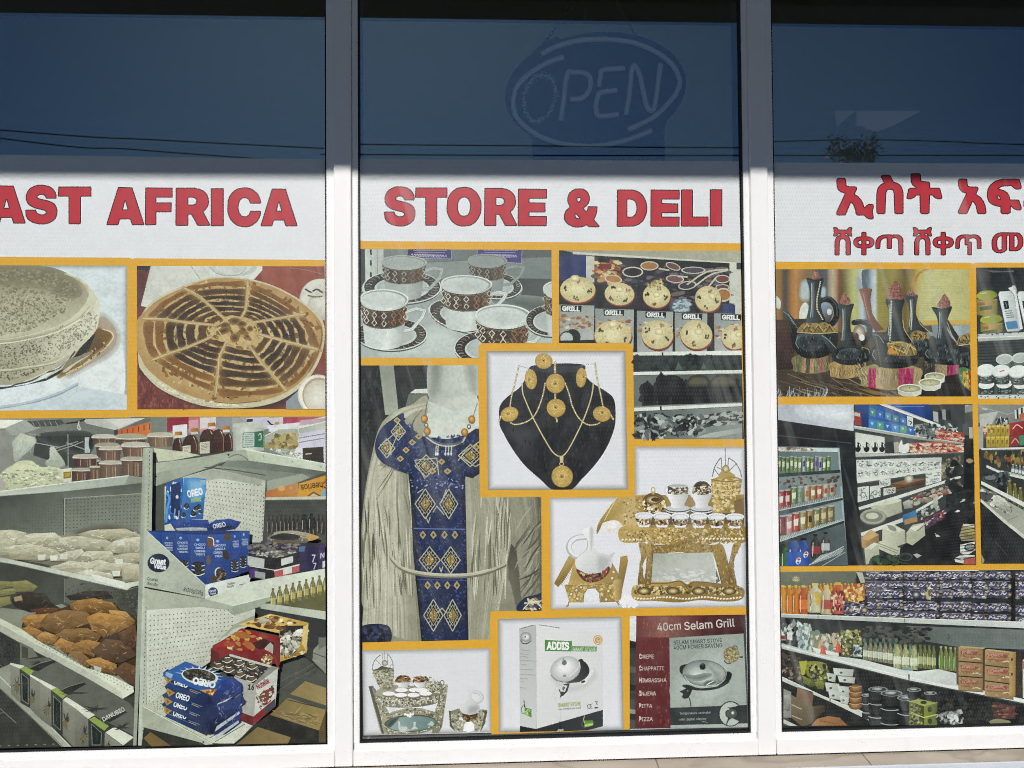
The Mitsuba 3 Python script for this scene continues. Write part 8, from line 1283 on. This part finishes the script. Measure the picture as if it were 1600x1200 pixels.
pack(475, 282, 130, 90, 77); P('#4a4a44', '985,190 1010,185 1012,262 985,262'); SC(['#b5a67a', '#6d5c3c', '#d8d0b0'], '985,190 1010,188 1010,260 985,260', 16, 8, 4); ER('#7d8286', '#34363c', 925, 236, 30, 26); E('#b9bcc0', 925, 236, 10, 10); P('#101114', '1522,90 1545,92 1545,408 1520,408')
part('goods_shelf')
P(('#b9bdb8', '#d0d4d2', 80, 370, 1600, 420), '72,354 300,362 850,382 2090,420 2090,468 850,412 72,376'); L('#e6e9e8', 5, '72,356 300,364 850,384 2090,422'); P('#8d928e', '308,364 314,364 314,388 308,386'); P('#8d928e', '848,384 856,384 856,412 848,410'); P(('#3a3e3e', '#23272a', 200, 380, 300, 620), '72,378 850,414 2090,470 2090,800 1180,690 72,540'); P(('#5c6462', '#7d8683', 1000, 440, 1500, 560), '860,430 2090,472 2090,600 1180,560 940,520'); HOLES('1160,470 2080,500 2080,590 1160,550', 44, 6, '#4a5150', .0045, 3.4); C('#3c4242', 5, '1120,480 1132,500 1122,514'); 
SC(['#2c3030', '#454b4a', '#1c2022', '#54504a'], '600,430 1000,450 1000,540 620,520', 130, 14, 5, 2, 0)
part('shelf_goods'); SC(['#1a1c1e', '#c9ccc8', '#4a4e50', '#8d9492', '#121416'], '80,390 170,400 165,540 85,530', 90, 12, 6, 1.6, 90); P('#d8dad6', '82,450 105,500 108,520 82,520'); P('#8d2c34', '82,490 108,492 108,515 82,515'); P('#e3e5e2', '118,470 150,472 150,520 118,515')
SC(['#a3b5b4', '#7d8f90', '#c6d0ca', '#5c7274', '#d8dad0'], '185,420 270,430 270,590 190,570', 130, 12, 7, 1.6, 90); SC(['#b9b5a0', '#d8d4c0', '#8d8870', '#6d8a84', '#c9a98c'], '268,470 450,490 450,600 275,590', 150, 12, 8, 1.6, 90); P('#dcded8', '270,560 300,600 400,615 440,620 440,600 300,570')
for x, y in ((342, 555), (438, 535)): P('#c9543c', [(x - 6, y), (x + 6, y), (x + 20, y + 50), (x + 28, y + 62), (x - 28, y + 62), (x - 20, y + 50)]); L('#e0806a', 4, [(x, y + 4), (x - 8, y + 50)])
for x, y, w in ((450, 456, 76), (525, 456, 60)): P(('#6a6440', '#34341f', x, y, x + w, y), [(x, y), (x + w, y + 2), (x + w, y + 176), (x + 6, y + 164)]); SC(['#a39a5c', '#c9c69a', '#2c2c1c', '#7d8a4a'], [(x + 6, y + 8), (x + w - 6, y + 8), (x + w - 6, y + 160), (x + 10, y + 150)], 50, 8, x)
P('#8d9a9c', '528,545 585,550 585,626 528,622'); SC(['#34423c', '#d3d8d6'], '530,550 582,552 582,620 530,616', 20, 7, 9)
part('sauce_bottle')
for k in range(11): BOT(*[('#8d9a84', '#4a5a50'), ('#a39878', '#5c543c'), ('#8f9a6c', '#485034')][k % 3], '#5c6a60', '#c9ccb8', 590 + k * 31, 525 + k * 2, 33, 118 + k * 3, .28, .4)
for k, x in enumerate((778, 830, 882)): BOT('#b9bd8a', '#6d7444', '#8d9a5c', '#d0d4bc', x, 545 + k * 4, 52, 152, .34, .34)
for k in range(4): BOT('#7d8248', '#3c4428', '#5c6a3c', '#a8ac78', 932 + k * 28, 545 + k * 3, 32, 150, .3, .4)
for k in range(4): BOT('#8d9450', '#44501f', '#a0a868', '#6d8a3c', 1062 + k * 30, 556 + k * 3, 34, 150, .34, .36)
for k in range(6): E('#5c6a60', 600 + k * 40, 520, 10, 14)
B('#7d9aa0', '835,700 870,688 902,700 895,720 850,722')
part('goods_shelf')
P(('#c3c7c2', '#dde1de', 80, 550, 880, 750), '78,536 340,608 590,640 840,706 930,714 1060,700 1180,728 1180,800 2090,990 2090,1020 1560,905 880,770 340,634 78,570'); P(('#d6dad6', '#c9cdca', 900, 720, 1180, 800), '884,748 1060,702 1185,730 1185,806 884,770'); L('#eceeec', 6, '78,552 340,622 870,752'); L('#eceeec', 6, '884,754 1180,818 2090,1000'); P('#6d7270', '872,730 884,735 882,772 872,764'); L('#4c5150', 5, '78,572 340,638 880,774 1560,910 2090,1026')
part('carton')
for i, (x0, x1, y0) in enumerate(((1185, 1342, 562), (1350, 1530, 580))):
    for j in range(3):
        y = y0 + j * (92 if i == 0 else 98); h = 86 if i == 0 else 92; sk_ = 12 if i == 0 else 22
        P(('#a98a62', '#8d7048', x0, y, x1, y + h), [(x0, y), (x1, y + sk_), (x1, y + h + sk_), (x0, y + h)]); P('#c2a67c', [(x0, y), (x0 + 20, y - 6), (x1 + 14, y + sk_ - 8), (x1, y + sk_)]) if j == 0 else None
        P('#9a4a44', [(x0 + 14, y + 22), (x1 - 30, y + 30), (x1 - 44, y + 50), (x0 + 16, y + 44)]); TX('#c9a08a', 'DUNYA' if 0 else 'POWER', x0 + 24, y + 44, 18, -3, (x1 - x0) * .5); L('#9a4a44', 5, [(x0 + 20, y + 58), (x1 - 50, y + 68)]); C('#dcd0ba', 6, [(x1 - 66, y + 74), (x1 - 40, y + 70), (x1 - 20, y + 78)]); L('#5c4830', 3, [(x0, y + h), (x1, y + h + sk_)])
        SC(['#b89a70', '#7d6240'], [(x0 + 4, y + 4), (x1 - 4, y + 12), (x1 - 4, y + h), (x0 + 4, y + h - 4)], 30, 4, i * 3 + j, 2, 5)
P(('#b8985c', '#94764a', 1505, 600, 1545, 600), '1504,600 1545,590 1542,870 1504,870'); P('#3a2f22', '1545,590 1580,600 1578,850 1545,868'); P('#4a3a2a', '1338,574 1352,580 1350,832 1338,828'); E('#4a3a28', 1520, 732, 6, 10); E('#4a3a28', 1520, 640, 6, 10); P('#5c4a34', '1172,560 1186,562 1188,800 1174,795'); P('#d8d8d0', '1588,640 1700,630 1700,880 1588,880'); P('#b03a34', '1590,650 1700,640 1700,690 1590,700')
part('lower_shelf')
P(('#1f2223', '#141617', 400, 700, 1200, 1050), '78,574 340,640 880,776 1560,912 2090,1030 2090,1060 92,1060'); SC(['#26221f', '#3a2c28', '#5c3a34', '#8d8478', '#1a1a1a', '#4c4438'], '85,600 200,640 200,770 88,730', 140, 12, 3); SC(['#1c2020', '#2a3030', '#343a38', '#101213', '#242a24'], '880,800 1500,930 1500,1050 1060,1050', 220, 13, 5)
for q, sd in (('188,650 240,645 250,690 235,730 205,735', 1), ('225,655 300,650 360,665 380,720 350,800 300,790 240,740', 2), ('205,735 260,760 300,800 260,812 225,790', 3), ('285,780 330,770 350,790 340,830 300,820', 4)): BAG('#8a8c40', '#44481e', q, sd, '#c9cc9a', 7)
P('#a8a83c', '190,650 240,648 225,735 205,735'); SC(['#3a3c20', '#b0b070', '#20221a', '#8d8a5a'], '240,670 360,670 350,780 270,760', 60, 9, 8)
P('#c9ccc2', '78,742 340,866 560,950 750,1050 690,1050 380,900 78,770'); L('#e3e5de', 5, '78,744 340,868 560,952 745,1050'); P('#7d827c', '380,880 388,884 386,902 378,898')
part('white_carton')
for x, y, w, h in ((400, 690, 130, 55), (430, 740, 110, 48), (360, 720, 60, 60), (350, 780, 90, 66), (430, 800, 80, 70), (370, 830, 80, 60), (440, 860, 60, 60)): P(('#d3d6d0', '#a9ada6', x, y, x + w, y + h), [(x, y), (x + w, y + 10), (x + w - 6, y + h), (x + 10, y + h - 10)]); E('#4a5c4c', x + w * .4, y + h * .55, 9, 7); L('#7d827c', 3, [(x + 10, y + h - 10), (x + w - 6, y + h)])
L('#d0d3cc', 3, '420,790 500,900'); L('#b9bdb6', 3, '400,840 470,900')
part('brown_jar')
for k in range(4): ER('#a87c50', '#6d4a2c', 540, 925 - k * 36, 42, 26, 0, 4); L('#c9a47c', 4, [(502, 912 - k * 36), (540, 920 - k * 36), (578, 912 - k * 36)], True)
for x, y, w, n in ((612, 860, 60, 3), (680, 825, 112, 4), (765, 850, 126, 4), (870, 878, 130, 3), (905, 826, 80, 2), (1010, 850, 70, 1)):
    for k in reversed(range(n)):
        part('black_tub'); yy = y + k * 70 * (w / 120 + .25); h = 62 * (w / 120 + .25); CYL('#2e3234', '#0f1112', x - w / 2, yy, x + w / 2, yy + h, .24); L('#aeb4b4', 5, [(x - w * .52, yy + 2), (x - w * .3, yy + w * .09), (x, yy + w * .12), (x + w * .3, yy + w * .09), (x + w * .52, yy + 2)], True)
        if k == 0: E('#8d9496', x, yy - 2, w * .54, w * .15); E('#34393b', x, yy - 1, w * .48, w * .12); SOFT('#d3d8d8', '#4a5052', [(x - w * .3, yy - 4), (x, yy - w * .09), (x + w * .2, yy - w * .04), (x, yy + 2)], w * .1)
part('green_carton')
for y, h in ((892, 72), (966, 84)): P(('#6a6c34', '#3c4020', 875, y, 965, y), [(875, y + 4), (968, y + 34), (966, y + h + 34), (876, y + h)]); P(('#7d8a34', '#565e28', 968, y, 1050, y), [(968, y + 34), (1050, y + 14), (1048, y + h + 8), (966, y + h + 34)]); L('#c3c86a', 4, [(875, y + 4), (968, y + 34), (1050, y + 14)]); E('#34381c', 1004, y + 56, 14, 18); SC(['#8d8f50', '#2a2c1a', '#a8ac5c'], [(882, y + 16), (960, y + 42), (960, y + h + 24), (882, y + h - 4)], 24, 7, y)
P('#9aa04c', '875,896 940,884 1050,908 968,926'); E('#2a2c1a', 965, 905, 20, 10); L('#c3c86a', 4, '880,962 966,998 1048,978')
part('crumpled_pack'); SC(['#b3b8b6', '#5c6264', '#1c1f21', '#8d9294', '#2c3032'], '1050,970 1200,960 1210,1040 1060,1050', 110, 11, 7); SC(['#d8dad6', '#a9aeab'], '1115,980 1170,972 1175,1030 1120,1030', 24, 9, 8); part('red_carton'); P('#4c3230', '1400,905 1540,930 1540,1010 1410,1010'); SC(['#6b3c38', '#3a2624', '#8d5c50'], '1405,912 1535,935 1535,1000 1412,1000', 50, 10, 9, 2.5, 5); part('flat_tray'); B('#8d8a68', '1380,1025 1430,1010 1510,1025 1480,1045 1400,1045')
part('brown_box')
P(('#4c4238', '#2a2622', 150, 860, 350, 950), '180,810 275,840 275,930 180,890'); P(('#8a6c50', '#6d5440', 180, 820, 280, 900), '178,812 280,850 270,935 172,880'); P(('#5c4a38', '#3c3026', 280, 900, 360, 960), '275,930 350,918 350,960 280,1010'); P(('#7d6c54', '#5c4e3c', 140, 860, 280, 1050), '140,858 282,935 280,1030 210,1060 140,1000'); L('#b8b0a0', 6, '145,920 205,948'); L('#b8b0a0', 6, '145,988 205,1012'); P('#8d8e88', '92,820 140,840 140,1000 92,1000'); BAG('#a9aaa4', '#6d6e68', '92,860 130,850 140,900 130,960 92,950', 3); P('#c9cac2', '92,1010 190,1056 150,1060 92,1036'); P(('#a8784a', '#8a5e38', 270, 990, 480, 1050), '265,1050 300,1008 370,990 440,1000 500,1056 480,1062 265,1062'); L('#6d4a2c', 4, '320,1020 430,1040')
flush()
